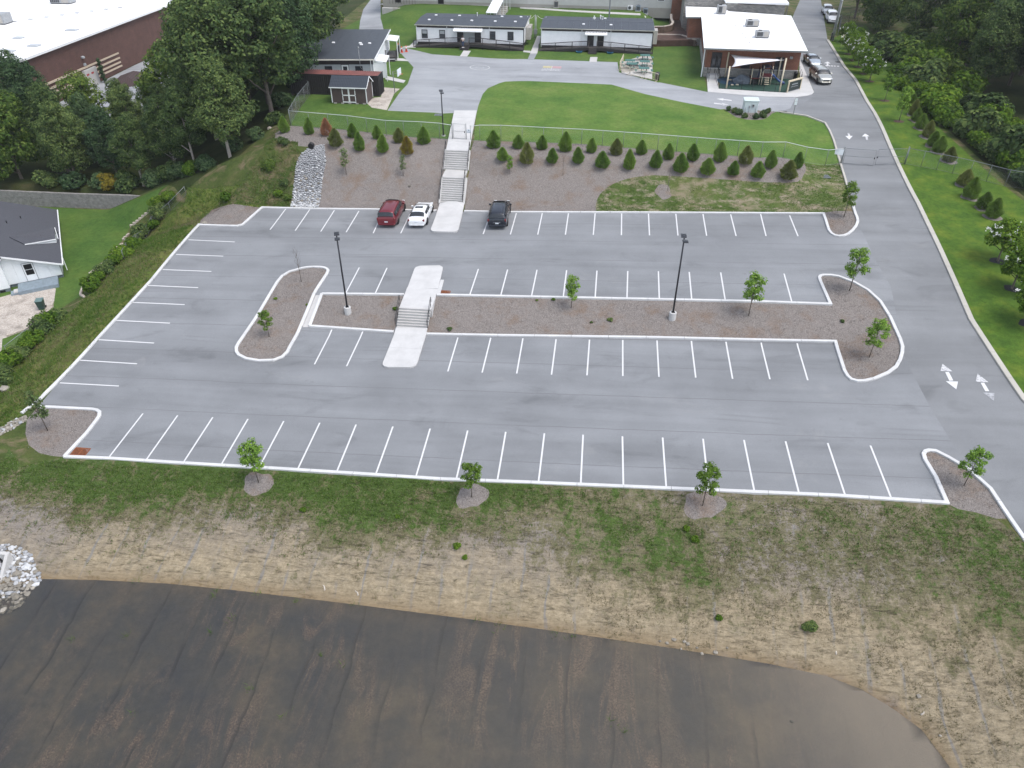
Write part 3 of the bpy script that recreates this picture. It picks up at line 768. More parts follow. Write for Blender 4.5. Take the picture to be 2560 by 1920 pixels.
a_, b_, c_ = GV3[GF[:, 0]], GV3[GF[:, 1]], GV3[GF[:, 2]]
flip = np.cross(b_ - a_, c_ - a_)[:, 2] < 0
GF[flip] = GF[flip][:, ::-1]
GROUND_BVH = BVHTree.FromPolygons([tuple(v) for v in GV3], [tuple(int(i) for i in f) for f in GF])
def gz(x, y):
 h = GROUND_BVH.ray_cast(Vector((x, y, 60)), Vector((0, 0, -1)))
 return h[0].z if h[0] is not None else float(terrain(np.array([x]), np.array([y]))[0])

GROUND = {}
def cover_attr(me, V):
 """grass, straw and damp cover of the seeded bank and pale tones of the pond bed, from where each vertex lies"""
 x, y = V[:, 0], V[:, 1]
 yt = np.interp(x, TOPX, TOPY)
 top = np.clip((yt - y) / 8.0, 0, 1.5)
 east = sstep(18, 46, x)
 g = 0.98 - 2.1 * np.clip(top - 0.12 - 0.10 * np.sin(x * 0.35 + 1) , 0, 1) * (1 - 0.72 * east) - 0.50 * east
 g += 0.22 * sstep(48, 58, x) + 0.17 * sstep(24, 38, x) * np.exp(-((top - 0.55) / 0.35) ** 2)
 g += 0.30 * np.exp(-((x - 5.5) ** 2 / 6 + (y + 6.8) ** 2 / 1.2)) + 0.25 * np.exp(-((x - 38) ** 2 / 30 + (y + 5) ** 2 / 5))
 g = np.clip(g, 0, 1)
 s = np.clip(0.30 + 0.55 * east * (1 - sstep(0.35, 0.75, top)) + 0.5 * (1 - sstep(-2, 4, x)) + 0.6 * np.exp(-((top - 0.28) / 0.12) ** 2) - 0.35 * sstep(0.55, 0.8, top), 0, 1)
 ds = seg_dist(x, y, SHORE)
 ins = in_poly(x, y, SHORE)
 wet = np.where(ins, np.clip(1 - ds / 1.3, 0, 1) * 0.85, np.clip(1 - ds / 0.75, 0, 1) * 0.75)
 s = np.where(ins, 0.20 * sstep(8, 36, x) + 0.76 * sstep(37, 51, x + 0.25 * (y + 12)) ** 1.6, s)  # in the pond: sediment growing eastward, then a painted cloud reflection at right
 at = me.attributes.new('cover', 'FLOAT_COLOR', 'POINT')
 at.data.foreach_set('color', np.column_stack([g, s, wet, np.ones(len(x))]).astype(np.float32).ravel())

for k, (nm, mt, poly, kd) in enumerate([('ground', 'rough', None, 'structure')] + REG):
 T = GF[reg == k - 1]
 if not len(T):
  continue
 u, inv = np.unique(T, return_inverse=True)
 o = mesh_np(nm, GV3[u], inv.reshape(-1, 3), M[mt], smooth=True)
 tag(o, kind=kd)
 GROUND.setdefault(nm, []).append(o)
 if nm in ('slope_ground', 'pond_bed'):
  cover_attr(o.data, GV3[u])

# ------------------------------------------------------------------ pond water
def shore_grow(poly, d):
 return expand(poly, d)
wp = dens(shore_grow(SHORE, 0.9), 2.0)
wcv, _, wcf, *_ = geometry.delaunay_2d_cdt([Vector(p) for p in wp], [(i, (i + 1) % len(wp)) for i in range(len(wp))], [], 1, 1e-4)
water = mesh_np('pond_water', [(v.x, v.y, WATER_Z) for v in wcv], [list(f) for f in wcf], M['water'])
tag(water, kind='structure')

# ------------------------------------------------------------------ kerbs
def kerb(poly, mat, w=0.26, h=0.13, sec=3.05, closed=False, name='kerb'):
 p = dens(poly, 0.6, closed)
 if closed:
  p.append(p[0])
 n = len(p)
 T = []
 for i in range(n):
  a = Vector(p[max(i - 1, 0)]) if not (closed and i == 0) else Vector(p[-2])
  b = Vector(p[min(i + 1, n - 1)]) if not (closed and i == n - 1) else Vector(p[1])
  d0 = (Vector(p[i]) - a)
  d1 = (b - Vector(p[i]))
  d = (d0.normalized() if d0.length > 1e-6 else Vector((0, 0))) + (d1.normalized() if d1.length > 1e-6 else Vector((0, 0)))
  d.normalize()
  c = 1.0
  if d0.length > 1e-6 and d1.length > 1e-6:
   c = max(0.5, d.dot(d1.normalized()))
  T.append((d, 1 / c))
 root = empty(name, (0, 0, 0), kind='structure')
 s = [0.0]
 for i in range(1, n):
  s.append(s[-1] + (Vector(p[i]) - Vector(p[i - 1])).length)
 prof = [(-w / 2, -0.25), (-w / 2, h - 0.02), (-w / 2 + 0.025, h), (w / 2 - 0.025, h), (w / 2, h - 0.02), (w / 2, -0.25)]
 ns = max(1, int(round(s[-1] / sec)))
 for q in range(ns):
  s0, s1 = s[-1] * q / ns + (0.012 if q or closed else 0), s[-1] * (q + 1) / ns - (0.012 if q < ns - 1 or closed else 0)
  ss = [s0] + [x for x in s if s0 + 0.05 < x < s1 - 0.05] + [s1]
  V, F = [], []
  for t in ss:
   i = min(max(np.searchsorted(s, t) - 1, 0), n - 2)
   f = (t - s[i]) / max(s[i + 1] - s[i], 1e-6)
   c = Vector(p[i]).lerp(Vector(p[i + 1]), f)
   d = T[i][0].lerp(T[i + 1][0], f).normalized()
   kx = T[i][1] + (T[i + 1][1] - T[i][1]) * f
   z = gz(c.x, c.y)
   for u, v in prof:
    V.append((c.x + d.y * u * kx, c.y - d.x * u * kx, z + v))
  m = len(prof)
  for i in range(len(ss) - 1):
   for j in range(m - 1):
    F.append((i * m + j, (i + 1) * m + j, (i + 1) * m + j + 1, i * m + j + 1))
  F += [tuple(range(m)), tuple(range((len(ss) - 1) * m, len(ss) * m))[::-1]]
  mesh_np('kerb_section', V, F, mat, root)
 return root

for pl in (KERB_FRONT + KERB_ISLE_SE[1:11], KERB_ISLE_SW, KERB_WEST, KERB_NORTH, KERB_MED_N + KERB_ISLE_E[1:] + KERB_MED_S[1:], KERB_MED_NW, KERB_FLUME_E, KERB_MED_SW):
 kerb(pl, M['kerb'])
kerb(KERB_ISLE_W[:-1], M['kerb'], closed=True)
kerb(KERB_ISLE_SE[10:], M['kerb_grey'], w=0.32)
kerb(KERB_ROAD_W, M['kerb_grey'], w=0.22)
kerb(ROAD_E, M['kerb_grey'], w=0.42, h=0.12)

# ------------------------------------------------------------------ painted markings
def stripe(a, b, w, mat, parent, name='parking_line', dz=0.012):
 a, b = Vector(a), Vector(b)
 d = (b - a)
 L = d.length
 d.normalize()
 nrm = Vector((-d.y, d.x)) * (w / 2)
 k = max(2, int(L / 0.4))
 V, F = [], []
 for i in range(k + 1):
  c = a + d * (L * i / k)
  for s_ in (-1, 1):
   q = c + nrm * s_
   V.append((q.x, q.y, gz(q.x, q.y) + dz))
 F = [(2 * i, 2 * i + 2, 2 * i + 3, 2 * i + 1) for i in range(k)]
 return mesh_np(name, V, F, mat, parent)

LOT_OBJ = GROUND['parking_lot'][0]
ROAD_OBJ = GROUND['road'][0]
DRIVE_OBJ = GROUND['school_drive'][0]
LINES = [((-0.21,5.03), (-0.17,0.16)),
((2.58,5.00), (2.64,0.13)),
((5.37,4.98), (5.41,0.13)),
((8.13,4.97), (8.18,0.09)),
((13.68,4.90), (13.69,0.07)),
((16.43,4.88), (16.46,0.03)),
((19.19,4.84), (19.19,-0.00)),
((21.95,4.79), (21.96,-0.03)),
((24.69,4.75), (24.71,-0.04)),
((27.43,4.77), (27.45,-0.02)),
((30.18,4.78), (30.17,0.00)),
((32.90,4.80), (32.93,0.03)),
((35.63,4.79), (35.68,0.06)),
((38.39,4.82), (38.41,0.06)),
((41.13,4.85), (41.08,0.04)),
((43.87,4.88), (43.90,0.06)),
((46.62,4.89), (46.62,0.06)),
((49.36,4.86), (49.39,-0.02)),
((52.08,4.76), (52.09,-0.12)),
((10.92,4.91), (10.95,0.08)),
((21.99,16.31), (22.00,11.57)),
((24.76,16.40), (24.74,11.56)),
((27.46,16.44), (27.47,11.58)),
((30.22,16.43), (30.19,11.57)),
((32.97,16.47), (32.93,11.63)),
((35.68,16.54), (35.67,11.68)),
((38.45,16.58), (38.41,11.72)),
((41.20,16.63), (41.17,11.77)),
((43.94,16.64), (43.90,11.76)),
((46.69,16.65), (46.65,11.86)),
((49.48,16.67), (49.40,11.88)),
((22.34,25.74), (22.25,21.12)),
((25.07,25.74), (25.00,21.12)),
((27.79,25.78), (27.71,21.16)),
((30.51,25.80), (30.48,21.18)),
((33.27,25.82), (33.23,21.21)),
((36.05,25.85), (35.95,21.19)),
((38.79,25.91), (38.69,21.24)),
((41.52,25.87), (41.41,21.22)),
((44.28,25.89), (44.19,21.25)),
((47.01,25.92), (46.89,21.29)),
((49.76,25.88), (49.63,21.19)),
((21.89,37.33), (21.79,32.65)),
((24.61,37.39), (24.53,32.64)),
((27.32,37.44), (27.26,32.68)),
((30.04,37.47), (30.00,32.73)),
((32.79,37.52), (32.74,32.77)),
((35.51,37.54), (35.48,32.79)),
((38.23,37.60), (38.20,32.81)),
((40.99,37.57), (40.93,32.86)),
((43.70,37.57), (43.66,32.87)),
((46.44,37.54), (46.44,32.90)),
((49.40,37.65), (49.25,32.97)),
((52.19,37.42), (52.22,33.01)),
((-0.74,38.02), (-0.66,33.04)),
((2.01,37.91), (2.11,32.89)),
((4.82,37.72), (4.89,32.76)),
((7.59,37.59), (7.61,32.69)),
((10.25,37.61), (10.50,32.55)),
((13.34,37.37), (13.35,32.59)),
((-9.07,8.27), (-3.92,8.16)),
((-9.11,11.27), (-3.92,11.05)),
((-9.06,14.08), (-3.84,13.84)),
((-8.93,16.86), (-3.77,16.66)),
((-8.77,19.58), (-3.69,19.43)),
((-8.67,22.29), (-3.59,22.11)),
((-8.53,25.00), (-3.48,24.83)),
((-8.49,27.76), (-3.44,27.58)),
((-8.53,30.66), (-3.41,30.35)),
((10.85,16.89), (10.93,11.96)),
((13.63,16.76), (13.66,11.84)),
((10.98,25.62), (11.01,21.06)),
((13.66,25.65), (13.71,21.06)),
]
for p_, q_ in LINES:
 stripe(p_, q_, 0.115, M['paint'], LOT_OBJ)
# ------------------------------------------------------------------ more materials
M['white_siding'] = plain('white_siding', (0.79, 0.80, 0.82), 0.55, 0.05, 1.2)
M['white_trim'] = plain('white_trim', (0.72, 0.73, 0.74), 0.5, 0.04, 2)
M['cream_metal'] = plain('cream_painted_metal', (0.62, 0.54, 0.40), 0.5, 0.06, 4)
M['dark_brown'] = plain('dark_brown_paint', (0.030, 0.022, 0.024), 0.5, 0.15, 2)
M['deck_dark'] = plain('dark_awning_shadow', (0.026, 0.023, 0.024), 0.6, 0.25, 5)
M['deck_floor'] = plain('weathered_deck', (0.065, 0.058, 0.055), 0.7, 0.25, 5)
M['door_dark'] = plain('dark_door', (0.018, 0.016, 0.020), 0.35, 0.1, 3)
M['roof_dark'] = plain('dark_roof_membrane', (0.043, 0.050, 0.062), 0.6, 0.16, 1.6, bmp=0.1)
M['roof_seam'] = plain('roof_seam', (0.060, 0.068, 0.080), 0.6, 0.1, 1.6)
M['roof_white'] = plain('white_roof_membrane', (0.82, 0.825, 0.83), 0.6, 0.03, 0.5)
M['gutter'] = plain('cream_gutter', (0.60, 0.58, 0.52), 0.5, 0.08, 3)
M['galv'] = plain('galvanised_steel', (0.17, 0.185, 0.19), 0.42, 0.12, 6, metal=0.4)
M['galv_wire'] = plain('galvanised_wire', (0.27, 0.29, 0.30), 0.5, 0.1, 3, metal=0.2)
M['dark_steel'] = plain('dark_steel', (0.030, 0.031, 0.034), 0.4, 0.15, 5, metal=0.3)
M['black_pole'] = plain('black_painted_pole', (0.014, 0.015, 0.020), 0.35, 0.1, 3)
M['lamp_head'] = plain('lamp_housing', (0.030, 0.032, 0.037), 0.35, 0.1, 6)
M['rust'] = plain('rusty_iron', (0.19, 0.060, 0.022), 0.8, 0.35, 9)
M['grey_metal'] = plain('grey_equipment_metal', (0.30, 0.31, 0.32), 0.45, 0.2, 4, metal=0.2)
M['blue_grey_metal'] = plain('blue_grey_equipment', (0.20, 0.25, 0.30), 0.5, 0.12, 4)
M['tan_metal'] = plain('tan_equipment', (0.36, 0.34, 0.31), 0.5, 0.12, 4)
M['dark_grille'] = plain('dark_grille', (0.05, 0.053, 0.058), 0.5, 0.3, 30)
M['util'] = plain('pale_cabinet_paint', (0.50, 0.57, 0.58), 0.45, 0.04, 2)
M['black_plastic'] = plain('black_plastic', (0.012, 0.012, 0.013), 0.45, 0.1, 4)
M['rubber'] = plain('black_rubber', (0.013, 0.013, 0.014), 0.8, 0.2, 8)
M['cav'] = plain('dark_cavity', (0.006, 0.006, 0.006), 0.9, 0.1, 3)

def glass_mat(name, col, rough=0.06):
 m, nt, b, _ = new_mat(name)
 b.inputs['Base Color'].default_value = (*col, 1)
 b.inputs['Roughness'].default_value = rough
 b.inputs['Specular IOR Level'].default_value = 0.7
 return m
M['glass'] = glass_mat('window_glass', (0.035, 0.040, 0.048))
M['blind'] = plain('window_blind', (0.36, 0.38, 0.40), 0.5, 0.06, 2)
M['win_trim'] = plain('dark_window_trim', (0.028, 0.028, 0.034), 0.45, 0.1, 2)

def brick_mat(name, a, b_, mortar, sc=4.2, rot=(0, 0, 0)):
 m, nt, b, _ = new_mat(name)
 tc = nt.nodes.new('ShaderNodeTexCoord')
 sep = nd(nt, 'ShaderNodeSeparateXYZ', {0: tc.outputs['Object']})
 cb = nt.nodes.new('ShaderNodeCombineXYZ')
 nt.links.new(math_(nt, 'ADD', sep.outputs[0], sep.outputs[1]), cb.inputs[0])
 nt.links.new(sep.outputs[2], cb.inputs[1])
 bk = nd(nt, 'ShaderNodeTexBrick', {'Vector': cb.outputs[0], 'Color1': (*a, 1), 'Color2': (*b_, 1), 'Mortar': (*mortar, 1), 'Scale': sc,
          'Mortar Size': 0.016, 'Brick Width': 0.9, 'Row Height': 0.33})
 n = noise(nt, pos(nt, obj=True), 0.8, 5, 0.6)
 c = mix(nt, 1.0, bk.outputs['Color'], ramp(nt, n, [(0.3, g3(0.85)), (0.7, g3(1.12))]), 'MULTIPLY')
 nt.links.new(c, b.inputs['Base Color'])
 b.inputs['Roughness'].default_value = 0.85
 bump(nt, b, bk.outputs['Fac'], 0.25, -0.01)
 return m
M['brick'] = brick_mat('orange_red_brick', (0.215, 0.082, 0.046), (0.165, 0.060, 0.036), (0.20, 0.14, 0.11))
M['brick_dark'] = brick_mat('dark_red_brick', (0.108, 0.050, 0.038), (0.086, 0.040, 0.032), (0.12, 0.078, 0.064))
M['stone_veneer'] = brick_mat('grey_stone_veneer', (0.36, 0.34, 0.31), (0.23, 0.225, 0.215), (0.16, 0.15, 0.14), 1.9)
M['block_grey'] = plain('grey_retaining_block', (0.225, 0.215, 0.205), 0.9, 0.28, 2.5, obj=False, bmp=0.3)
M['block_brown'] = plain('brown_retaining_block', (0.135, 0.095, 0.070), 0.9, 0.3, 2.5, obj=False, bmp=0.3)
M['stone_edge'] = plain('pale_edging_stone', (0.40, 0.35, 0.30), 0.9, 0.3, 3, obj=False, bmp=0.3)
M['house_white'] = plain('white_house_boards', (0.68, 0.70, 0.71), 0.55, 0.04, 1.5)
M['house_base'] = plain('grey_block_foundation', (0.14, 0.165, 0.18), 0.85, 0.15, 2)
M['deck_blue'] = plain('blue_grey_decking', (0.19, 0.235, 0.27), 0.7, 0.2, 3)

def shingle_mat(name, col, rot=0.0, sc=5.5):
 m, nt, b, _ = new_mat(name)
 w = nd(nt, 'ShaderNodeTexWave', {'Vector': pos(nt, (1, 1, 1), rot, True), 'Scale': sc / 6.2, 'Distortion': 0.25, 'Detail': 2.0}, bands_direction='X')
 n = noise(nt, pos(nt, obj=True), 9, 4, 0.75)
 c = ramp(nt, w.outputs['Fac'], [(0.0, tuple(x * 0.62 for x in col)), (0.25, col), (1.0, tuple(x * 1.12 for x in col))])
 c = mix(nt, 1.0, c, ramp(nt, n, [(0.25, g3(0.75)), (0.75, g3(1.25))]), 'MULTIPLY')
 nt.links.new(c, b.inputs['Base Color'])
 b.inputs['Roughness'].default_value = 0.85
 bump(nt, b, w.outputs['Fac'], 0.3, 0.02)
 return m

# ------------------------------------------------------------------ slabs, walks, stairs
def slab(name, poly, mat, th=0.05, parent=None, z=None, deep=0.25, kind='structure', step=1.2):
 """paved slab following the ground (or level at z) with its own thickness"""
 p = dens(poly, step) if z is None else poly
 n = len(p)
 A = sum(p[i][0] * p[(i + 1) % n][1] - p[(i + 1) % n][0] * p[i][1] for i in range(n))
 if A < 0:
  p = p[::-1]
 cv2, _, cf2, *_ = geometry.delaunay_2d_cdt([Vector(q) for q in p], [(i, (i + 1) % n) for i in range(n)], [], 1, 1e-4)
 V = [(q.x, q.y, (gz(q.x, q.y) + th) if z is None else z) for q in cv2]
 F = [list(f) for f in cf2]
 b = len(V)
 for q in p:
  t = (gz(*q) + th) if z is None else z
  V += [(q[0], q[1], t), (q[0], q[1], t - deep)]
 for i in range(n):
  j = (i + 1) % n
  F.append([b + 2 * i, b + 2 * i + 1, b + 2 * j + 1, b + 2 * j])
 o = mesh_np(name, V, F, mat, parent)
 bm = bmesh.new(); bm.from_mesh(o.data); bmesh.ops.recalc_face_normals(bm, faces=bm.faces); bm.to_mesh(o.data); bm.free()
 if parent is None and kind:
  tag(o, kind=kind)
 return o

def quad_strip_slabs(name, L, R, n, mat, th=0.06, parent=None, zs=None, gap=0.012, deep=0.3):
 """a walk of n slabs between two edge lines L (2 pts) and R (2 pts), joints left open"""
 L0, L1, R0, R1 = [Vector(v) for v in (*L, *R)]
 for k in range(n):
  a, b = k / n, (k + 1) / n
  ln = (L1 - L0).length
  e = gap / max(ln, 0.1)
  a += e if k else 0
  b -= e if k < n - 1 else 0
  P = [L0.lerp(L1, a), R0.lerp(R1, a), R0.lerp(R1, b), L0.lerp(L1, b)]
  zz = [(gz(p.x, p.y) + th) if zs is None else (zs[0] + (zs[1] - zs[0]) * t) for p, t in zip(P, (a, a, b, b))]
  V = [(p.x, p.y, z) for p, z in zip(P, zz)] + [(p.x, p.y, z - deep) for p, z in zip(P, zz)]
  mesh_np(name, V, [(0, 1, 2, 3), (7, 6, 5, 4), (0, 4, 5, 1), (1, 5, 6, 2), (2, 6, 7, 3), (3, 7, 4, 0)], mat, parent)

def handrail(parent, pts, h=0.92, mat=None, name='handrail'):
 """loop rail on posts following pts (x, y, z of the walking line)"""
 mb = MB()
 mat = mat or M['dark_steel']
 top = [Vector((x, y, z + h)) for x, y, z in pts]
 mid = [Vector((x, y, z + h * 0.5)) for x, y, z in pts]
 low = [Vector((x, y, z)) for x, y, z in pts]
 d0 = (top[0] - top[1]).normalized()
 d1 = (top[-1] - top[-2]).normalized()
 d0.z = d1.z = 0
 mb.tube([mid[0] + d0 * 0.3, top[0] + d0 * 0.3] + top + [top[-1] + d1 * 0.3, mid[-1] + d1 * 0.3], 0.024, 6)
 mb.tube([mid[0] + d0 * 0.3] + mid + [mid[-1] + d1 * 0.3], 0.018, 6)
 for l, t in zip(low, top):
  mb.tube([l - Vector((0, 0, 0.1)), t], 0.022, 6)
 return mb.build(name, mat, parent, smooth=True)

def stairs(root, steps, x0l, x0r, y0, z0, tread, rise, xl1, xr1, mat, zb):
 """steps rising along +y; edges drift from (x0l,x0r) to (xl1,xr1)"""
 for k in range(steps):
  f = k / max(steps, 1)
  a, b = lerp(x0l, xl1, f), lerp(x0r, xr1, f)
  mb = MB()
  y = y0 + tread * k
  zt = z0 + rise * (k + 1)
  mb.prism([(y, zb if k == 0 else zt - rise - 0.05), (y, zt - 0.025), (y - 0.02, zt - 0.02), (y - 0.02, zt), (y + tread + 0.02, zt - 0.002), (y + tread + 0.02, zt - rise - 0.05)], 'x', a, b)
  mb.build('step', mat, root)

# upper stairs, from the car park to the school level
us = empty('concrete_staircase', (17.45, 39.4, 2.05), label='long concrete staircase climbing the mulched bank in two flights with dark handrails', cat='staircase')
def W(o):      # parent with world placement kept
 return o
root_inv = Vector((17.45, 39.4, 2.05))
def under(root, fn):
 """build children in world coordinates, then shift them under root"""
 before = set(root.children)
 fn()
 inv = root.matrix_basis.inverted()
 for ch in root.children:
  if ch not in before:
   ch.matrix_basis = inv @ ch.matrix_basis
zA = gz(17.4, 39.0) + 0.07
def f_():
 r12, r9 = (4.2 - zA) / 12, (5.90 - 4.2) / 9
 stairs(us, 12, 16.16, 18.66, 39.42, zA, 0.178, r12, 16.15, 18.6, M['concrete'], zA - 0.6)
 MB().box(16.02, 18.5, 41.55, 43.72, 3.2, 4.2).build('landing', M['concrete'], us)
 stairs(us, 9, 15.88, 18.44, 43.72, 4.2, 0.162, r9, 15.9, 18.46, M['concrete'], 3.6)
 for xl, xr, yy0, yy1, zz0, zz1 in ((15.98, 16.04, 39.42, 41.6, zA, 4.2), (15.72, 15.78, 43.72, 45.2, 4.2, 5.9)):
  pass
 # cheek walls
 for a, b in ((15.96, 16.16), (18.62, 18.82)):
  MB().prism([(39.3, zA - 0.5), (39.3, zA + 0.12), (41.55, 4.22), (41.55, 3.0)], 'x', a, b).build('cheek_wall', M['concrete'], us)
 for a, b in ((15.70, 15.88), (18.44, 18.62)):
  MB().prism([(43.72, 3.4), (43.72, 4.24), (45.25, 5.94), (45.25, 4.6)], 'x', a, b).build('cheek_wall', M['concrete'], us)
 for xa, xb in ((16.05, 15.82), (18.56, 18.5)):
  handrail(us, [(xa, 39.6, zA + 0.1), (xa, 40.5, zA + 1.05), (xa, 41.5, 4.15)])
  handrail(us, [(xb, 43.6, 4.2), (xb, 44.4, 5.0), (xb, 45.3, 5.9)])
under(us, f_)

wk = empty('walkway', (16, 50, 0), kind='structure')
def f_():
 quad_strip_slabs('walkway_slab', ((15.88, 45.2), (14.38, 58.9)), ((18.46, 45.2), (17.18, 59.2)), 5, M['walk'], parent=wk, zs=(5.91, 6.14), deep=0.7)
under(wk, f_)
wk2 = empty('walkway', (17.5, 36, 0), kind='structure')
def f_():
 slab('walkway_slab', [(16.30, 33.45), (16.36, 33.2), (16.5, 33.0), (16.74, 32.9), (18.76, 32.84), (19.0, 32.95), (19.1, 33.15), (19.15, 33.48), (19.0, 36.2), (16.24, 36.2)], M['walk'], 0.13, wk2)
 slab('walkway_slab', [(16.24, 36.215), (19.0, 36.215), (18.76, 39.5), (16.08, 39.5)], M['walk'], 0.13, wk2)
under(wk2, f_)

# median stairs and their two walks
ms = empty('concrete_staircase', (17.8, 17.2, 0), label='short concrete flight of eight steps across the middle planting strip', cat='staircase')
zB = gz(17.8, 16.0) + 0.10
zT = gz(17.8, 22.5) + 0.10
def f_():
 stairs(ms, 8, 16.50, 19.18, 17.22, zB, 0.165, (zT - zB) / 8, 16.56, 19.36, M['concrete'], zB - 0.4)
 for x in (16.45, 19.2):
  handrail(ms, [(x, 17.35, zB + 0.1), (x + 0.03, 18.0, (zB + zT) / 2 + 0.05), (x + 0.06, 18.75, zT)])
under(ms, f_)
wk3 = empty('walkway', (17.8, 14.5, 0), kind='structure')
def f_():
 slab('walkway_slab', [(16.54, 12.3), (16.6, 12.05), (16.78, 11.86), (17.05, 11.77), (18.9, 11.82), (19.15, 11.95), (19.3, 12.15), (19.35, 12.48), (19.3, 14.4), (16.52, 14.4)], M['walk'], 0.13, wk3)
 slab('walkway_slab', [(16.52, 14.415), (19.3, 14.415), (19.2, 17.25), (16.48, 17.25)], M['walk'], 0.13, wk3)
under(wk3, f_)
wk4 = empty('walkway', (17.8, 22, 0), kind='structure')
def f_():
 slab('walkway_slab', [(16.57, 18.52), (19.38, 18.52), (19.25, 22.0), (16.45, 22.0)], M['walk'], 0.1, wk4, z=zT, deep=1.3)
 slab('walkway_slab', [(16.45, 22.015), (19.25, 22.015), (19.03, 25.5), (18.95, 25.85), (18.6, 26.15), (16.75, 26.0), (16.42, 25.75), (16.35, 25.4)], M['walk'], 0.10, wk4, deep=0.4)
 slab('ramp_apron', [(19.27, 21.1), (19.62, 21.1), (19.5, 23.6), (19.18, 23.6)], M['walk'], 0.07, wk4)
under(wk4, f_)

# drainage flume beside the left island
fl = empty('concrete_flume', (8.3, 19, 0), kind='structure')
def f_():
 slab('flume_channel', [(8.31,20.72),(8.75,20.74),(8.69,17.13),(8.18,17.09)], M['concrete'], 0.02, fl, deep=0.2, step=0.7)
under(fl, f_)
kerb([(8.19,20.80),(8.09,17.13)], M['concrete'], w=0.16, h=0.10)

# little walks at the school
WALKS = [([(10.25,87.10),(11.39,87.24),(11.38,90.94),(10.19,90.99)], 'concrete'), ([(30.50,86.00),(31.62,86.14),(31.68,89.28),(30.54,89.14)], 'concrete'),
   ([(20.97,90.39),(22.11,90.59),(21.66,102.89),(21.01,102.91)], 'concrete'), ([(19.72,92.53),(20.92,92.16),(20.94,90.98),(19.77,91.52)], 'concrete'),
   ([(20.97,86.78),(21.94,86.78),(22.05,90.39),(20.99,90.38)], 'drive'), ([(-0.32,91.82),(2.10,92.12),(1.06,98.35),(0.87,96.85),(0.85,93.16),(0.27,92.88)], 'concrete'),
   ([(-0.72,84.64),(-0.64,85.01),(1.92,84.61),(3.04,83.17),(-0.37,83.27)], 'concrete'), ([(1.64,74.33),(5.03,72.18),(5.06,70.87),(2.01,72.55)], 'concrete'),
   ([(61.23,73.19),(60.75,72.08),(60.03,71.32),(58.31,70.39),(54.75,70.16),(50.58,70.73),(46.94,71.55),(47.64,80.62),(49.20,81.42),(48.56,73.25),(57.26,72.44),(60.64,78.95),(61.62,85.46),(62.97,91.96)], 'walk'),
   ([(16.30,119.43),(25.22,116.38),(39.78,114.62),(39.74,113.07),(32.69,113.86),(24.76,115.06),(16.50,117.56)], 'concrete'), ([(-12.99,124.90),(-13.30,128.65),(-10.97,127.78),(-1.99,121.04),(2.69,119.50),(11.60,118.40),(11.24,120.06),(-1.59,121.87),(-4.38,121.59),(-13.25,129.63)], 'concrete'),
   ([(35.15,86.20),(38.38,90.52),(39.96,90.96),(40.18,87.73),(40.06,85.25),(39.68,77.02),(39.48,77.13),(36.54,79.12),(35.40,79.90)], 'old_concrete'), ([(35.40,79.90),(37.79,81.64),(39.21,81.50),(39.98,85.90),(39.69,77.02),(39.48,77.13),(36.54,79.12)], 'concrete')]
for p_, m_ in WALKS[:11]:
 slab('walkway', p_, M[m_], 0.045)
slab('walkway', WALKS[11][0], M['old_concrete'], 0.05)
slab('walkway', WALKS[12][0], M['concrete'], 0.06)
PLAY = [(49.52,80.23),(53.74,79.80),(57.53,80.00),(60.14,79.79),(58.42,76.98),(57.36,72.43),(56.55,72.56),(53.29,72.89),(48.65,73.41)]
slab('playground_surface', PLAY, plain('green_rubber_surface', (0.020, 0.058, 0.042), 0.9, 0.15, 2, obj=False), 0.075)
slab('playground_surface', blob((50.97,77.35), 2.1, 2.1, 4, j=0.1), plain('blue_rubber_surface', (0.020, 0.060, 0.105), 0.9, 0.15, 2, obj=False), 0.081, deep=0.004)

# ------------------------------------------------------------------ drains
def grate(name, c, w, d, rz, label, mat, n=7):
 z = gz(*c)
 r = empty(name, (c[0], c[1], z + 0.012), rz, label, 'drain grate')
 MB().box(-w / 2, w / 2, -d / 2, d / 2, -0.1, 0.002).build('pit', M['cav'], r)
 f = MB()
 f.box(-w / 2 - 0.05, w / 2 + 0.05, -d / 2 - 0.05, -d / 2 + 0.01, -0.05, 0.022).box(-w / 2 - 0.05, w / 2 + 0.05, d / 2 - 0.01, d / 2 + 0.05, -0.05, 0.022)
 f.box(-w / 2 - 0.05, -w / 2 + 0.01, -d / 2 + 0.01, d / 2 - 0.01, -0.05, 0.02).box(w / 2 - 0.01, w / 2 + 0.05, -d / 2 + 0.01, d / 2 - 0.01, -0.05, 0.02)
 f.build('frame', mat, r)
 for k in range(n):
  y = -d / 2 + d * (k + 0.5) / n
  MB().box(-w / 2, w / 2, y - d / n * 0.30, y + d / n * 0.30, -0.04, 0.016).build('bar', mat, r)
 MB().box(-0.03, 0.03, -d / 2, d / 2, -0.03, 0.019).build('cross_bar', mat, r)
 return r
grate('drain_grate', (-2.55,0.56), 1.05, 0.75, 0.0, 'rusty iron drain grate in the corner beside the lower left planting bed', M['rust'])
grate('drain_grate', (19.98,21.48), 0.85, 0.65, 0.0, 'rusty iron drain grate beside the upper middle walkway', M['rust'])
grate('drain_grate', (57.26,46.18), 0.95, 0.8, 0.2, 'grey drain grate set in the patchy grass near the road gate', M['galv'])
grate('drain_grate', (12.64,57.28), 0.8, 0.7, 0.05, 'pale square drain grate at the lawn edge by the short lamp post', M['galv'], 5)
grate('drain_grate', (68.58,90.79), 0.9, 0.6, 0.3, 'dark drain grate in the road beside the east kerb', M['dark_steel'], 5)
grate('drain_grate', (55.53,63.63), 0.9, 0.6, 0.0, 'dark drain grate at the drive edge beside the sign post', M['dark_steel'], 5)

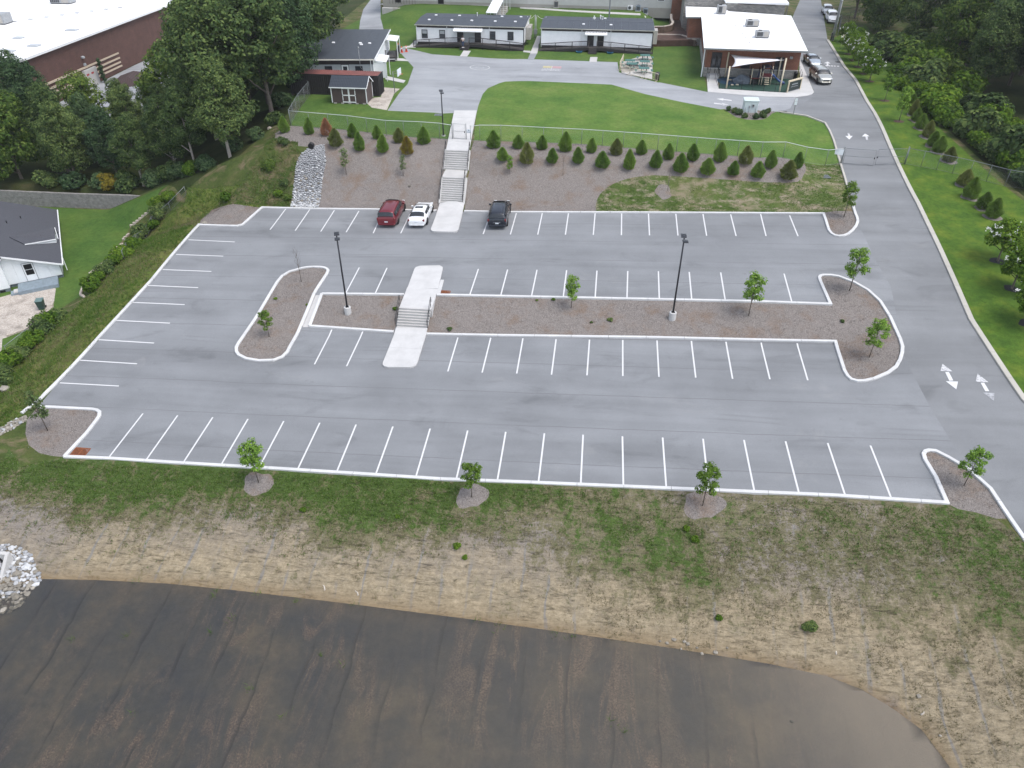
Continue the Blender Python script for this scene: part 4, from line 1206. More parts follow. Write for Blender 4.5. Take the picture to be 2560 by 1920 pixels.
# ------------------------------------------------------------------ arrows and playground markings
def flat(name, poly, mat, parent, dz=0.014):
 p = dens(poly, 0.5)
 return mesh_np(name, [(x, y, gz(x, y) + dz) for x, y in p], [list(range(len(p)))], mat, parent)
flat('arrow_head', [(59.54,14.08),(59.14,13.23),(59.98,13.22)], M['paint_worn'], ROAD_OBJ)
flat('arrow_shaft', [(59.43,13.12),(59.70,13.13),(59.70,12.15),(59.42,12.11)], M['paint'], ROAD_OBJ)
flat('arrow_head', [(59.15,12.05),(59.99,12.04),(59.59,11.14)], M['paint'], ROAD_OBJ)
flat('arrow_head', [(61.67,13.04),(61.22,12.09),(62.10,12.07)], M['paint_worn'], ROAD_OBJ)
flat('arrow_shaft', [(61.53,11.99),(61.78,12.00),(61.80,11.06),(61.52,11.03)], M['paint'], ROAD_OBJ)
flat('arrow_head', [(61.32,10.87),(62.07,10.85),(61.71,9.95)], M['paint_faint'], ROAD_OBJ)
flat('arrow_head', [(61.60,56.71),(62.47,56.77),(61.86,55.76)], M['paint'], ROAD_OBJ)
flat('arrow_shaft', [(62.00,57.50),(62.23,57.52),(62.19,56.75),(61.95,56.74)], M['paint_worn'], ROAD_OBJ)
flat('arrow_head', [(64.04,57.52),(63.49,56.68),(64.38,56.78)], M['paint'], ROAD_OBJ)
flat('arrow_shaft', [(63.87,56.71),(64.12,56.73),(63.99,55.78),(63.77,55.76)], M['paint_worn'], ROAD_OBJ)
flat('arrow_head', [(66.90,90.86),(66.09,89.74),(67.07,89.66)], M['paint'], ROAD_OBJ)
flat('arrow_shaft', [(66.43,89.58),(66.71,89.62),(66.48,88.13),(66.24,88.23)], M['paint'], ROAD_OBJ)
for pl in ([(65.15,88.69),(65.51,88.54),(65.43,88.00),(65.07,88.15)], [(66.07,88.54),(66.39,88.51),(66.29,87.91),(65.99,88.00)], [(66.49,88.46),(66.73,88.42),(66.64,87.89),(66.40,87.92)],
   [(66.86,88.44),(67.11,88.40),(67.02,87.87),(66.78,87.90)], [(67.22,88.35),(67.50,88.32),(67.43,87.85),(67.15,87.88)], [(67.70,88.34),(68.01,88.32),(67.93,87.85),(67.62,87.88)]):
 flat('speed_stripe', pl, M['paint'], ROAD_OBJ)
flat('arrow_head', [(47.76,68.39),(48.71,68.71),(48.55,67.64)], M['paint'], DRIVE_OBJ)
flat('arrow_shaft', [(48.66,68.40),(49.69,68.08),(49.64,67.62),(48.61,67.94)], M['paint'], DRIVE_OBJ)
flat('arrow_shaft', [(47.26,66.50),(48.25,66.18),(48.21,65.79),(47.22,66.05)], M['paint'], DRIVE_OBJ)
flat('arrow_head', [(48.32,66.58),(49.14,65.75),(48.19,65.40)], M['paint_worn'], DRIVE_OBJ)
def ring(c, r0, r1, mat, parent, n=40):
 V, F = [], []
 for k in range(n):
  t = 2 * PI * k / n
  for r in (r0, r1):
   x, y = c[0] + r * math.cos(t), c[1] + r * math.sin(t)
   V.append((x, y, gz(x, y) + 0.014))
 F = [(2 * k, 2 * k + 1, (2 * k + 3) % (2 * n), (2 * k + 2) % (2 * n)) for k in range(n)]
 mesh_np('painted_ring', V, F, mat, parent)
cc = (14.30,81.11)
ring(cc, 1.38, 1.50, M['paint_worn'], DRIVE_OBJ)
ring(cc, 0.52, 0.62, M['paint_faint'], DRIVE_OBJ)
flat('hopscotch_square', [(23.71,82.85),(25.02,82.84),(25.02,81.71),(23.68,81.72)], M['paint_yellow'], DRIVE_OBJ)
flat('hopscotch_square', [(23.65,81.46),(24.99,81.45),(24.95,80.18),(23.59,80.18)], M['paint_faint'], DRIVE_OBJ)
flat('hopscotch_square', [(25.11,82.85),(26.46,82.84),(26.44,81.63),(25.11,81.64)], M['paint_red'], DRIVE_OBJ)
flat('hopscotch_square', [(25.08,81.38),(26.42,81.37),(26.40,80.19),(25.04,80.19)], M['paint_faint'], DRIVE_OBJ)
stripe((23.71,82.94), (26.50,82.93), 0.08, M['paint_worn'], DRIVE_OBJ, 'painted_line')
stripe((23.54,80.17), (26.45,80.11), 0.08, M['paint_worn'], DRIVE_OBJ, 'painted_line')
stripe((25.06,82.93), (25.00,80.10), 0.08, M['paint_worn'], DRIVE_OBJ, 'painted_line')
for a_s, b_s in (((5.80,64.71), (8.13,66.17)), ((6.11,61.03), (8.63,62.97)), ((7.58,59.23), (9.34,60.17))):
 stripe(a_s, b_s, 0.09, M['paint_faint'], DRIVE_OBJ, 'parking_line')

# ------------------------------------------------------------------ chain link fences
def wire_mesh(P, h, dx=0.13, r=0.0017, name='chain_link_mesh', parent=None, mat=None, z0=0.04):
 """diamond wire between the ground line P (list of (x,y,z)) and h above it"""
 s = [0.0]
 for a, b in zip(P[:-1], P[1:]):
  s.append(s[-1] + math.hypot(b[0] - a[0], b[1] - a[1]))
 S = np.array(s)
 PA = np.array(P)
 def at(t):
  return np.column_stack([np.interp(t, S, PA[:, k]) for k in range(3)])
 n = int((s[-1] + h) / dx)
 V, F = [], []
 for sg in (1, -1):
  st = np.arange(-int(h / dx) - 1, n + 1) * dx
  t0 = st if sg > 0 else st + h
  t1 = st + h if sg > 0 else st
  lo, hi = np.zeros(len(st)), np.ones(len(st))
  # clip to the run
  d = t1 - t0
  ta, tb = (0 - t0) / d, (s[-1] - t0) / d
  lo = np.maximum(lo, np.minimum(ta, tb))
  hi = np.minimum(hi, np.maximum(ta, tb))
  ok = hi - lo > 0.02
  t0, d, lo, hi = t0[ok], d[ok], lo[ok], hi[ok]
  a = at(t0 + d * lo); b = at(t0 + d * hi)
  a[:, 2] += z0 + lo * (h - z0)
  b[:, 2] += z0 + hi * (h - z0)
  off = [(0, 0, 1.2), (0.9, 0.5, -0.6), (-0.9, -0.5, -0.6)]
  base = sum(len(x) for x in V)
  m = len(a)
  for o_ in off:
   V.append(a + np.array(o_) * r)
  for o_ in off:
   V.append(b + np.array(o_) * r)
  i = np.arange(m) + base
  for k in range(3):
   k2 = (k + 1) % 3
   F.append(np.column_stack([i + k * m, i + k2 * m, i + (3 + k2) * m, i + (3 + k) * m]))
 o = mesh_np(name, np.vstack(V), np.vstack(F), mat or M['galv_wire'], parent)
 return tag(o, kind='stuff')

def fence(line, h, label, sp=3.0, mat=None, rail=True, name='chain_link_fence', rr=0.03, top=None, zoff=0.0, wire=True, rail_mat=None):
 mat = mat or M['galv']
 P = dens(line, sp, False)
 P3 = [(x, y, gz(x, y) + zoff) for x, y in P]
 c = P3[len(P3) // 2]
 root = empty(name, c, label=label, cat='fence')
 def f():
  for x, y, z in P3:
   MB().tube([(x, y, z - 0.2), (x, y, z + h + 0.03)], 0.027, 7).lathe([(0.045, 0), (0.045, 0.03), (0.01, 0.06)], 7, (x, y, z + h + 0.03)).build('post', mat, root, smooth=True)
  if rail:
   mb = MB()
   mb.tube([(x, y, z + h) for x, y, z in P3], rr, 6)
   mb.build('top_rail', rail_mat or mat, root, smooth=True)
  MB().tube([(x, y, z + 0.06) for x, y, z in P3], 0.01, 4).build('tension_wire', mat, root)
  if wire:
   wire_mesh(P3, h, parent=root)
 under(root, f)
 return root
FH = 1.75
M['rail_bright'] = plain('bright_galvanised_rail', (0.50, 0.53, 0.54), 0.4, 0.06, 4)
fence([(-4.11,51.29),(3.24,50.34),(8.13,49.14),(14.40,49.13)] + [(15.95, 48.75)], FH, 'chain link fence along the top of the bank left of the gate', rail_mat=M['rail_bright'])
fence([(18.1, 48.6)] + [(19.10,49.11),(26.42,48.83),(30.74,48.70),(35.42,48.30),(39.20,47.89),(45.35,47.17),(50.20,46.76),(57.85,49.01)] + [(59.55, 49.5)], FH, 'long chain link fence between the big lawn and the shrub rows', rail_mat=M['rail_bright'])
fence([(66.55, 49.8)] + [(69.54,48.67),(72.41,47.29),(75.41,45.37)] + [(82, 43.0)], FH, 'chain link fence from the road gate across the grass to the thicket')
fence([(-4.29,51.60),(-5.29,57.75),(-5.86,63.42)] + [(-7.5, 66)], FH, 'chain link fence beside the wood, running back to the dark container')
fence([(-14.69,42.68),(-16.58,41.71),(-18.74,40.88),(-19.29,37.77),(-16.17,30.39)], 1.0, 'low chain link fence along the terraced edge of the neighbouring yard', mat=M['galv'])
fence([(-19.03,20.40),(-19.07,17.57),(-19.21,14.88)], 1.0, 'low chain link fence half hidden by bushes below the parking bank', mat=M['galv'])
fence([(72.79,109.92),(75.11,119.20),(79.32,123.39)] + [(92, 128)], 1.8, 'dark chain link fence at the edge of the upper wood', mat=M['dark_steel'])

def gate(name, P, h, label, brace, zb):
 """framed wire leaf between two points"""
 (x0, y0), (x1, y1) = P
 root = empty(name, (x0, y0, zb), math.atan2(y1 - y0, x1 - x0), label, 'gate')
 L = math.hypot(x1 - x0, y1 - y0)
 f = MB()
 f.tube([(0.05, 0, 0.08), (0.05, 0, h), (L - 0.05, 0, h), (L - 0.05, 0, 0.08), (0.05, 0, 0.08)], 0.024, 6)
 f.tube([(0.05, 0, h * 0.52), (L - 0.05, 0, h * 0.52)], 0.018, 6)
 f.build('gate_frame', M['galv'], root, smooth=True)
 wire_mesh([(0.06, 0, 0.06), (L - 0.06, 0, 0.06)], h - 0.08, parent=root)
 MB().box(L - 0.12, L - 0.04, -0.05, 0.05, h * 0.44, h * 0.54).build('latch', M['black_plastic'], root)
 return root
gate('walk_gate', ((16.05, 48.75), (17.5, 48.65)), 1.72, 'narrow wire gate across the pale walkway at the stair head', True, 5.96)
for x in (15.98, 17.58):
 tag(MB().tube([(x, 48.7, 5.7), (x, 48.7, 7.75)], 0.045, 8).build('gate_post', M['galv'], None, True),
  'grey steel post on the left side of the walkway gate' if x < 17 else 'grey steel post with the latch on the right side of the walkway gate', 'post')
zg = gz(62, 49.3)
gate('road_gate', ((59.75, 49.45), (63.0, 49.15)), 1.75, 'left leaf of the wide wire gate across the road', True, gz(60.5, 49.4) + 0.05)
gate('road_gate', ((66.3, 49.75), (63.1, 49.15)), 1.75, 'right leaf of the wide wire gate across the road', True, gz(65, 49.4) + 0.05)
tag(MB().tube([(59.65, 49.47, 4.2), (59.65, 49.47, gz(59.65, 49.47) + 1.95)], 0.06, 8).build('gate_post', M['galv'], None, True), 'thick grey gate post on the left kerb of the road', 'post')
tag(MB().tube([(66.45, 49.78, 4.2), (66.45, 49.78, gz(66.45, 49.78) + 1.95)], 0.06, 8).build('gate_post', M['galv'], None, True), 'thick grey gate post on the right kerb of the road', 'post')

def text_obj(name, body, size, mat, parent, loc, rot, align='CENTER'):
 cu = bpy.data.curves.new(name, 'FONT')
 cu.body = body
 cu.size = size
 cu.align_x = align
 cu.align_y = 'CENTER'
 cu.extrude = 0.002
 o = bpy.data.objects.new(name, cu)
 link(o, parent)
 o.location = loc
 o.rotation_euler = rot
 cu.materials.append(mat)
 return o
M['sign_white'] = plain('sign_white', (0.66, 0.70, 0.74), 0.4, 0.03, 3)
M['sign_navy'] = plain('sign_navy', (0.030, 0.075, 0.12), 0.4, 0.05, 3)
# sign on the walkway gate: a small blue emblem over two lines of print, too far to read
sg = empty('gate_sign', (17.93, 48.60, 6.95), 0.0, 'small white sign with a dark blue round emblem on the fence beside the gate', 'sign')
MB().box(-0.26, 0.26, -0.02, -0.005, -0.2, 0.2).build('sign_board', M['sign_white'], sg)
MB().lathe([(0.055, -0.002), (0.055, 0.002)], 14).build('emblem', M['sign_navy'], sg).matrix_basis = Matrix.Translation((0, -0.026, 0.09)) @ Matrix.Rotation(PI / 2, 4, 'X')
mb = MB()
rr_ = random.Random(3)
for row, y in enumerate((-0.085, -0.145)):
 x = -0.2
 while x < 0.2:
  w = rr_.uniform(0.03, 0.08)
  mb.box(x, min(x + w, 0.21), -0.024, -0.0215, y - 0.018, y + 0.014)
  x += w + 0.02
mb.build('print', M['sign_navy'], sg)
sg = empty('gate_sign', (59.15, 49.40, gz(59.1, 49.4) + 1.4), 0.02, 'pale blank sheet tied to the fence end at the road gate', 'sign')
MB().prism([(-0.55, 0.3), (0.42, 0.33), (0.38, -0.32), (-0.5, -0.22)], 'y', -0.055, -0.035).build('sheet', M['sign_white'], sg)
# ------------------------------------------------------------------ light poles
def lamp(c, h, base_h, label, az, name='lamp_post'):
 z = gz(*c)
 r = empty(name, (c[0], c[1], z), az, label, 'lamp post')
 if base_h > 0.2:
  MB().lathe([(0.30, -0.4), (0.30, base_h - 0.03), (0.275, base_h)], 20).build('concrete_base', M['walk'], r)
 else:
  MB().lathe([(0.22, -0.2), (0.22, base_h)], 16).build('concrete_base', M['walk'], r)
 b = MB().box(-0.14, 0.14, -0.14, 0.14, base_h, base_h + 0.03)
 for sx in (-0.1, 0.1):
  for sy in (-0.1, 0.1):
   b.lathe([(0.018, base_h + 0.03), (0.018, base_h + 0.08)], 6, (sx, sy, 0))
 b.build('base_plate', M['dark_steel'], r)
 MB().tube([(0, 0, base_h + 0.03), (0, 0, h)], [0.078, 0.06], 10).build('pole', M['black_pole'], r, True)
 MB().lathe([(0.065, h), (0.065, h + 0.03), (0.02, h + 0.05)], 10).build('cap', M['black_pole'], r)
 for s in (-1, 1):
  MB().bar((0, 0, h - 0.12), (0.05, s * 0.32, h - 0.02), 0.05, 0.07).build('arm', M['black_pole'], r)
  hd = MB()
  hd.prism([(s * 0.26, h - 0.05), (s * 0.26, h + 0.03), (s * 0.5, h + 0.07), (s * 0.78, h + 0.05), (s * 0.78, h - 0.01)], 'x', -0.19, 0.23)
  hh = hd.build('lamp_head', M['lamp_head'], r)
  fins = MB()
  for k in range(5):
   x = -0.14 + k * 0.08
   fins.bar((x, s * 0.46, h + 0.085), (x, s * 0.74, h + 0.07), 0.015, 0.03)
  fins.build('cooling_fins', M['lamp_head'], hh)
 return r
lamp((11.80,18.81), 7.28, 0.62, 'tall black double headed lamp post in the mulch strip near the left island', 0.35)
lamp((39.72,19.04), 7.26, 0.62, 'tall black double headed lamp post in the mulch strip toward the road', 0.05)
lamp((14.66, 50.08), 4.95, 0.12, 'shorter black lamp post just inside the fence beside the gate', 0.3)

def tapered_pole(name, c, h, r0, r1, mat, label, arm=None, cat='utility pole'):
 z = gz(*c)
 r = empty(name, (c[0], c[1], z), 0, label, cat)
 MB().tube([(0, 0, -0.4), (0, 0, h)], [r0, r1], 10).build('pole', mat, r, True)
 MB().lathe([(r1 + 0.01, h), (r1 + 0.01, h + 0.05), (0.01, h + 0.09)], 10).build('cap', mat, r)
 return r
tp = tapered_pole('utility_pole', (70.8, 105.6), 12.5, 0.20, 0.14, M['grey_metal'], 'tall grey pole at the head of the east kerb, with a cable conduit')
MB().tube([(0.24, 0.02, 0), (0.20, 0.02, 12.0)], 0.06, 8).build('conduit', M['white_trim'], tp, True)
MB().box(-0.3, -0.12, -0.15, 0.15, 0.2, 1.3).build('meter_box', M['dark_steel'], tp)
for k in range(3):
 MB().lathe([(0.24, 0), (0.24, 0.06)], 10, (0.03, 0, 2.5 + 3.5 * k)).build('strap', M['galv'], tp)
tp = tapered_pole('light_pole', (33.1, 104.2), 13.0, 0.14, 0.10, M['grey_metal'], 'tall pale grey pole rising behind the right portable classroom')
MB().box(-0.05, 1.1, -0.05, 0.05, 12.6, 12.7).build('arm', M['grey_metal'], tp)
tp = tapered_pole('utility_pole', (20.76, 101.4), 3.6, 0.075, 0.07, M['grey_metal'], 'short grey service pole between the two portable classrooms')
MB().tube([(0.2, 0, -0.3), (0.2, 0, 3.4)], 0.05, 8).build('conduit', M['grey_metal'], tp, True)
MB().box(-0.2, 0.4, -0.2, -0.08, 0.7, 1.5).build('meter_box', M['grey_metal'], tp)
MB().bar((-0.3, 0, 3.5), (0.5, 0, 3.5), 0.06).build('cross_arm', M['grey_metal'], tp)
for sx, tx in ((-0.2, -1.35), (0.4, 1.95)):
 pts_ = [(sx + (tx - sx) * t, 0, 3.5 - 0.35 * math.sin(PI * t) - 0.1 * t) for t in np.linspace(0, 1, 9)]
 MB().tube(pts_, 0.02, 5).build('cable', M['white_trim'], tp, True)
yp = tapered_pole('marker_post', (71.1, 100.7), 1.9, 0.04, 0.04, M['cream_metal'], 'thin pale marker post in the grass beside the upper road', cat='post')
MB().bar((0, 0, 1.9), (0.32, 0, 1.96), 0.06).build('arm', M['cream_metal'], yp)

# ------------------------------------------------------------------ portable classrooms
def window(parent, x, z0, z1, w, y=0.0, face='y', s=-1, blind=0.5, trim=None, name='window'):
 """sash window standing on a wall at y (face y) or at x (face x); s = outward direction"""
 trim = trim or M['win_trim']
 def B(mb, u0, u1, v0, v1, d0, d1):
  a, b = sorted((y + s * d0, y + s * d1))
  return mb.box(u0, u1, a, b, v0, v1) if face == 'y' else mb.box(a, b, u0, u1, v0, v1)
 f = MB()
 t = 0.085
 B(f, x - w / 2 - t, x - w / 2, z0 - t, z1 + t, 0.0, 0.06)
 B(f, x + w / 2, x + w / 2 + t, z0 - t, z1 + t, 0.0, 0.06)
 B(f, x - w / 2, x + w / 2, z0 - t, z0, 0.0, 0.065)
 B(f, x - w / 2, x + w / 2, z1, z1 + t, 0.0, 0.065)
 fr = f.build(name, trim, parent)
 zm = (z0 + z1) / 2
 B(MB(), x - w / 2, x + w / 2, zm - 0.025, zm + 0.025, 0.0, 0.045).build('meeting_rail', trim, fr)
 B(MB(), x - w / 2, x + w / 2, zm + 0.025, z1, 0.0, 0.022).build('pane', M['blind'] if blind > 0.3 else M['glass'], fr)
 B(MB(), x - w / 2, x + w / 2, z0, zm - 0.025, 0.0, 0.015).build('pane', M['glass'] if blind < 0.8 else M['blind'], fr)
 return fr

def door(parent, x, z0, z1, w, y=0.0, face='y', s=-1, mat=None, trim=None, lite=False):
 def B(mb, u0, u1, v0, v1, d0, d1):
  a, b = sorted((y + s * d0, y + s * d1))
  return mb.box(u0, u1, a, b, v0, v1) if face == 'y' else mb.box(a, b, u0, u1, v0, v1)
 d = B(MB(), x - w / 2, x + w / 2, z0, z1, 0.0, 0.035).build('door', mat or M['door_dark'], parent)
 f = MB()
 B(f, x - w / 2 - 0.06, x - w / 2, z0, z1 + 0.06, 0, 0.05)
 B(f, x + w / 2, x + w / 2 + 0.06, z0, z1 + 0.06, 0, 0.05)
 B(f, x - w / 2, x + w / 2, z1, z1 + 0.06, 0, 0.05)
 f.build('door_frame', trim or M['win_trim'], d)
 B(MB(), x + w * 0.36, x + w * 0.42, z0 + 0.95, z0 + 1.08, 0.035, 0.09).build('handle', M['galv'], d)
 if lite:
  B(MB(), x - w * 0.3, x + w * 0.3, z0 + 1.05, z1 - 0.2, 0.035, 0.04).build('pane', M['glass'], d)
 return d

def siding(parent, x0, x1, z0, z1, n, y, face='y', s=-1, mat=None):
 h = (z1 - z0) / n
 for k in range(n):
  za = z0 + k * h
  prof = [(y, za), (y + s * 0.028, za), (y + s * 0.010, za + h - 0.004), (y, za + h - 0.004)]
  MB().prism(prof, 'x' if face == 'y' else 'y', x0, x1).build('siding_board', mat or M['white_siding'], parent)

def low_roof(parent, W, D, z, ov, rise, cols, mat, seam=None):
 """two shallow slopes of roofing sheets about a ridge along x"""
 rr2 = random.Random(int(W * 10))
 for half in (0, 1):
  for k in range(cols):
   x0, x1 = -ov + (W + 2 * ov) * k / cols, -ov + (W + 2 * ov) * (k + 1) / cols - 0.012
   ya, yb = (-ov, D / 2 - 0.008) if half == 0 else (D + ov, D / 2 + 0.008)
   j = rr2.uniform(0, 0.006)
   V = []
   for zz in (0, 0.05):
    V += [(x0, ya, z + zz + j), (x1, ya, z + zz + j), (x1, yb, z + rise + zz + j), (x0, yb, z + rise + zz + j)]
   o = mesh_np('roof_sheet', V, [(0, 1, 2, 3), (4, 7, 6, 5), (0, 4, 5, 1), (1, 5, 6, 2), (2, 6, 7, 3), (3, 7, 4, 0)], mat, parent)
   bm = bmesh.new(); bm.from_mesh(o.data); bmesh.ops.recalc_face_normals(bm, faces=bm.faces); bm.to_mesh(o.data); bm.free()
 MB().box(-ov, W + ov, D / 2 - 0.05, D / 2 + 0.05, z + rise + 0.051, z + rise + 0.07).build('ridge_strip', seam or M['roof_seam'], parent)

def vent(parent, x, y, z, kind=0):
 if kind == 0:
  MB().bbox(x - 0.22, x + 0.22, y - 0.18, y + 0.18, z, z + 0.14, 0.04).build('roof_vent', M['white_trim'], parent)
 else:
  MB().lathe([(0.06, 0), (0.06, 0.45), (0.10, 0.45), (0.10, 0.55), (0.02, 0.6)], 10, (x, y, z)).build('vent_pipe', M['white_trim'], parent)

def classroom(loc, W, D, label, wins, doors, awn, spouts, cols, vents):
 z0, ze = 0.62, 3.12
 r = empty('portable_classroom', loc, 0.0, label, 'classroom building')
 MB().box(0.02, W - 0.02, 0.02, D - 0.02, 0.55, 3.10).build('wall', M['white_siding'], r)
 MB().box(0.06, W - 0.06, 0.06, D - 0.06, -0.4, 0.55).build('skirting', M['deck_dark'], r)
 siding(r, 0, W, z0, 2.72, 11, 0.02)
 siding(r, 0, D, z0, 3.08, 13, W - 0.02, 'x', 1)
 MB().box(-0.03, W + 0.03, -0.035, 0.02, 2.72, 3.10).build('fascia', M['dark_brown'], r)
 for x in (0.0, W):
  MB().box(x - 0.07, x + 0.07, -0.045, 0.03, 0.55, 2.72).build('corner_board', M['white_trim'] if x < 1 else M['win_trim'], r)
 low_roof(r, W, D, 3.12, 0.22, 0.28, cols, M['roof_dark'])
 MB().prism([(-0.22, 3.06), (-0.33, 3.06), (-0.36, 3.18), (-0.33, 3.18), (-0.31, 3.08), (-0.23, 3.08)], 'x', -0.25, W + 0.25).build('gutter', M['gutter'], r)
 MB().box(W + 0.22, W + 0.26, -0.3, D + 0.3, 3.08, 3.2).build('rake_trim', M['gutter'], r)
 for x in spouts:
  MB().bar((x, -0.08, 0.3), (x, -0.08, 2.98), 0.09, 0.07).build('downspout', M['white_trim'], r)
 for x, b in wins:
  window(r, x, 1.22, 2.32, 0.80, 0.0, blind=b, s=-1)
 for x in doors:
  door(r, x, 0.66, 2.62, 0.92, -0.012)
 a0, a1 = awn
 aw = MB()
 n = int((a1 - a0) / 0.14)
 for k in range(n):
  xa = a0 + (a1 - a0) * k / n
  xb = a0 + (a1 - a0) * (k + 1) / n
  zz = 0.03 if k % 2 else 0.0
  aw.prism([(-0.05, 2.76 + zz), (-0.05, 2.80 + zz), (-1.15, 2.52 + zz), (-1.15, 2.48 + zz)], 'x', xa, xb - 0.004)
 ao = aw.build('awning', M['white_trim'], r)
 MB().box(a0, a1, -1.19, -1.152, 2.42, 2.56).build('awning_valance', M['white_trim'], ao)
 for x in (a0 + 0.1, a1 - 0.1):
  MB().bar((x, -1.1, 2.46), (x, -0.06, 2.05), 0.04).build('awning_bracket', M['white_trim'], ao)
 for x, y, k in vents:
  vent(r, x, y, 3.17 + 0.28 * (1 - abs(y - D / 2) / (D / 2)), k)
 return r

c1 = classroom((2.0, 94.0, 6.05), 17.6, 9.2, 'left white portable classroom with four dark framed windows and white awning', [(1.32, 0.6), (4.24, 0.6), (12.5, 0.1), (15.45, 0.1)], [7.2, 10.1], (6.2, 10.95), [0.02, 5.05, 12.0], 14,
    [(2.0, 6.6, 0), (6.0, 6.7, 0), (9.0, 6.9, 1), (13.2, 6.9, 0), (16.4, 7.0, 0), (1.6, 2.7, 0), (5.4, 2.7, 0), (8.7, 2.8, 0), (12.6, 2.7, 0), (15.9, 2.8, 0)])
MB().box(7.72, 9.55, -0.03, 0.0, 0.7, 2.45).build('entry_panel', M['blind'], c1)
MB().bbox(17.66, 18.45, 2.6, 4.2, 0.75, 2.6, 0.04).build('wall_air_conditioner', M['tan_metal'], c1)
MB().bbox(17.66, 18.35, 6.0, 7.2, 0.75, 2.3, 0.04).build('wall_air_conditioner', M['tan_metal'], c1)
c2 = classroom((22.45, 93.95, 6.05), 17.7, 9.2, 'right white portable classroom with twin dark doors and no windows', [], [7.9, 9.5], (7.0, 10.5), [0.02, 6.46, 11.06], 14,
    [(6.6, 2.4, 0), (11.0, 2.4, 0), (8.2, 7.8, 0), (10.0, 7.8, 0), (9.2, 7.6, 1), (9.3, 6.6, 1), (8.2, 6.4, 1), (9.6, 6.3, 1)])
MB().box(8.4, 9.0, -0.025, 0.0, 0.66, 2.62).build('entry_panel', M['white_trim'], c2)
for k in range(14):      # dark bars painted for the shadows between the awning's ribs
 MB().bar((7.15 + k * 0.235, -0.32, 2.765), (7.15 + k * 0.235, -0.55, 2.71), 0.10, 0.012).build('awning_shadow', M['deck_dark'], c2)
MB().bbox(17.76, 18.5, 1.2, 3.2, 0.9, 2.9, 0.04).build('wall_air_conditioner', M['tan_metal'], c2)

def deck(loc, W, sx0, sx1, px0, px1, label, sag=0.0):
 """timber deck: level landing px0..px1 with a ramp to each end and steps sx0..sx1 in front; local y runs from 0 (front) to 1.55 (wall)"""
 r = empty('access_ramp', loc, 0, label, 'wooden ramp')
 H, D = 0.66, 1.52
 def zf(x):
  if x < px0: return 0.05 + (H - 0.05) * (x - (-0.25)) / (px0 + 0.25)
  if x > px1: return H - (H - 0.05) * (x - px1) / (W + 0.1 - px1)
  return H
 xs = [-0.25, px0, px1, W + 0.1]
 MB().prism([(x, zf(x) - 0.05) for x in xs] + [(x, zf(x)) for x in xs[::-1]], 'y', 0.0, D).build('ramp_floor', M['deck_floor'], r)
 for a, b in ((-0.25, sx0 - 0.03), (sx1 + 0.03, W + 0.1)):
  ks = [a] + [x for x in xs if a < x < b] + [b]
  MB().prism([(x, zf(x) - 0.30 - 0.12 * (x - a > 0.3) * (b - x > 0.3)) for x in ks] + [(x, zf(x) + 0.02) for x in ks[::-1]], 'y', -0.05, -0.003).build('rim_board', M['deck_dark'], r)
 for a, b in ((-0.25, sx0 - 0.03), (sx1 + 0.03, W + 0.1)):
  n = max(2, int(round((b - a) / 2.35)))
  px = [a + (b - a) * k / n for k in range(n + 1)]
  for x in px:
   MB().box(x - 0.05, x + 0.05, -0.10, -0.003 - 0.05, -0.4, zf(x) + 1.02).build('post', M['deck_dark'], r)
  MB().prism([(x, zf(x) + 0.98) for x in px] + [(x, zf(x) + 1.05) for x in px[::-1]], 'y', -0.13, 0.03).build('top_rail', M['deck_dark'], r)
  MB().prism([(x, zf(x) + 0.10) for x in px] + [(x, zf(x) + 0.16) for x in px[::-1]], 'y', -0.09, -0.06).build('bottom_rail', M['deck_dark'], r)
  mb = MB()
  x = a + 0.12
  while x < b - 0.05:
   mb.box(x - 0.014, x + 0.014, -0.095, -0.07, zf(x) + 0.12, zf(x) + 0.98)
   x += 0.15
  tag(mb.build('balusters', M['deck_dark'], r), kind='stuff')
 for k in range(4):
  y1 = -0.06 - 0.28 * k
  z = H - 0.165 * (k + 1)
  MB().box(sx0, sx1, y1 - 0.29, y1 - 0.01, z - 0.04, z).build('step', M['deck_dark'], r)
  MB().box(sx0, sx1, y1 - 0.04, y1 - 0.015, z, z + 0.12).build('riser', M['deck_floor'], r)
 for x in (sx0 - 0.04, sx1 + 0.04):
  MB().prism([(-0.06, H - 0.25), (-0.06, H), (-1.2, 0.02), (-1.2, -0.15)], 'x', x - 0.025, x + 0.025).build('stringer', M['deck_dark'], r)
  MB().bar((x, -0.1, H + 0.95), (x, -1.15, 0.85), 0.06, 0.05).build('stair_rail', M['deck_floor'], r)
  MB().box(x - 0.04, x + 0.04, -1.18, -1.10, -0.2, 0.9).build('post', M['deck_dark'], r)
 return r
deck((2.0, 92.38, 6.05), 17.6, 7.62, 8.88, 6.3, 10.9, 'dark timber deck and ramps in front of the left portable classroom')
deck((22.45, 92.33, 6.05), 17.7, 7.75, 8.95, 6.9, 10.4, 'dark timber deck and ramps in front of the right portable classroom')
for x in (28.4, 33.3):
 pl = empty('paddling_pool', (x + 0.3, 92.0, 6.06), 0, 'small blue plastic tub under the deck %s the steps' % ('left of' if x < 30 else 'right of'), 'plastic tub')
 MB().lathe([(0.45, 0), (0.5, 0.2), (0.53, 0.2), (0.5, 0.22), (0.44, 0.05), (0.05, 0.04)], 18).build('tub', plain('blue_plastic', (0.05, 0.20, 0.36), 0.4, 0.05, 3), pl, True)

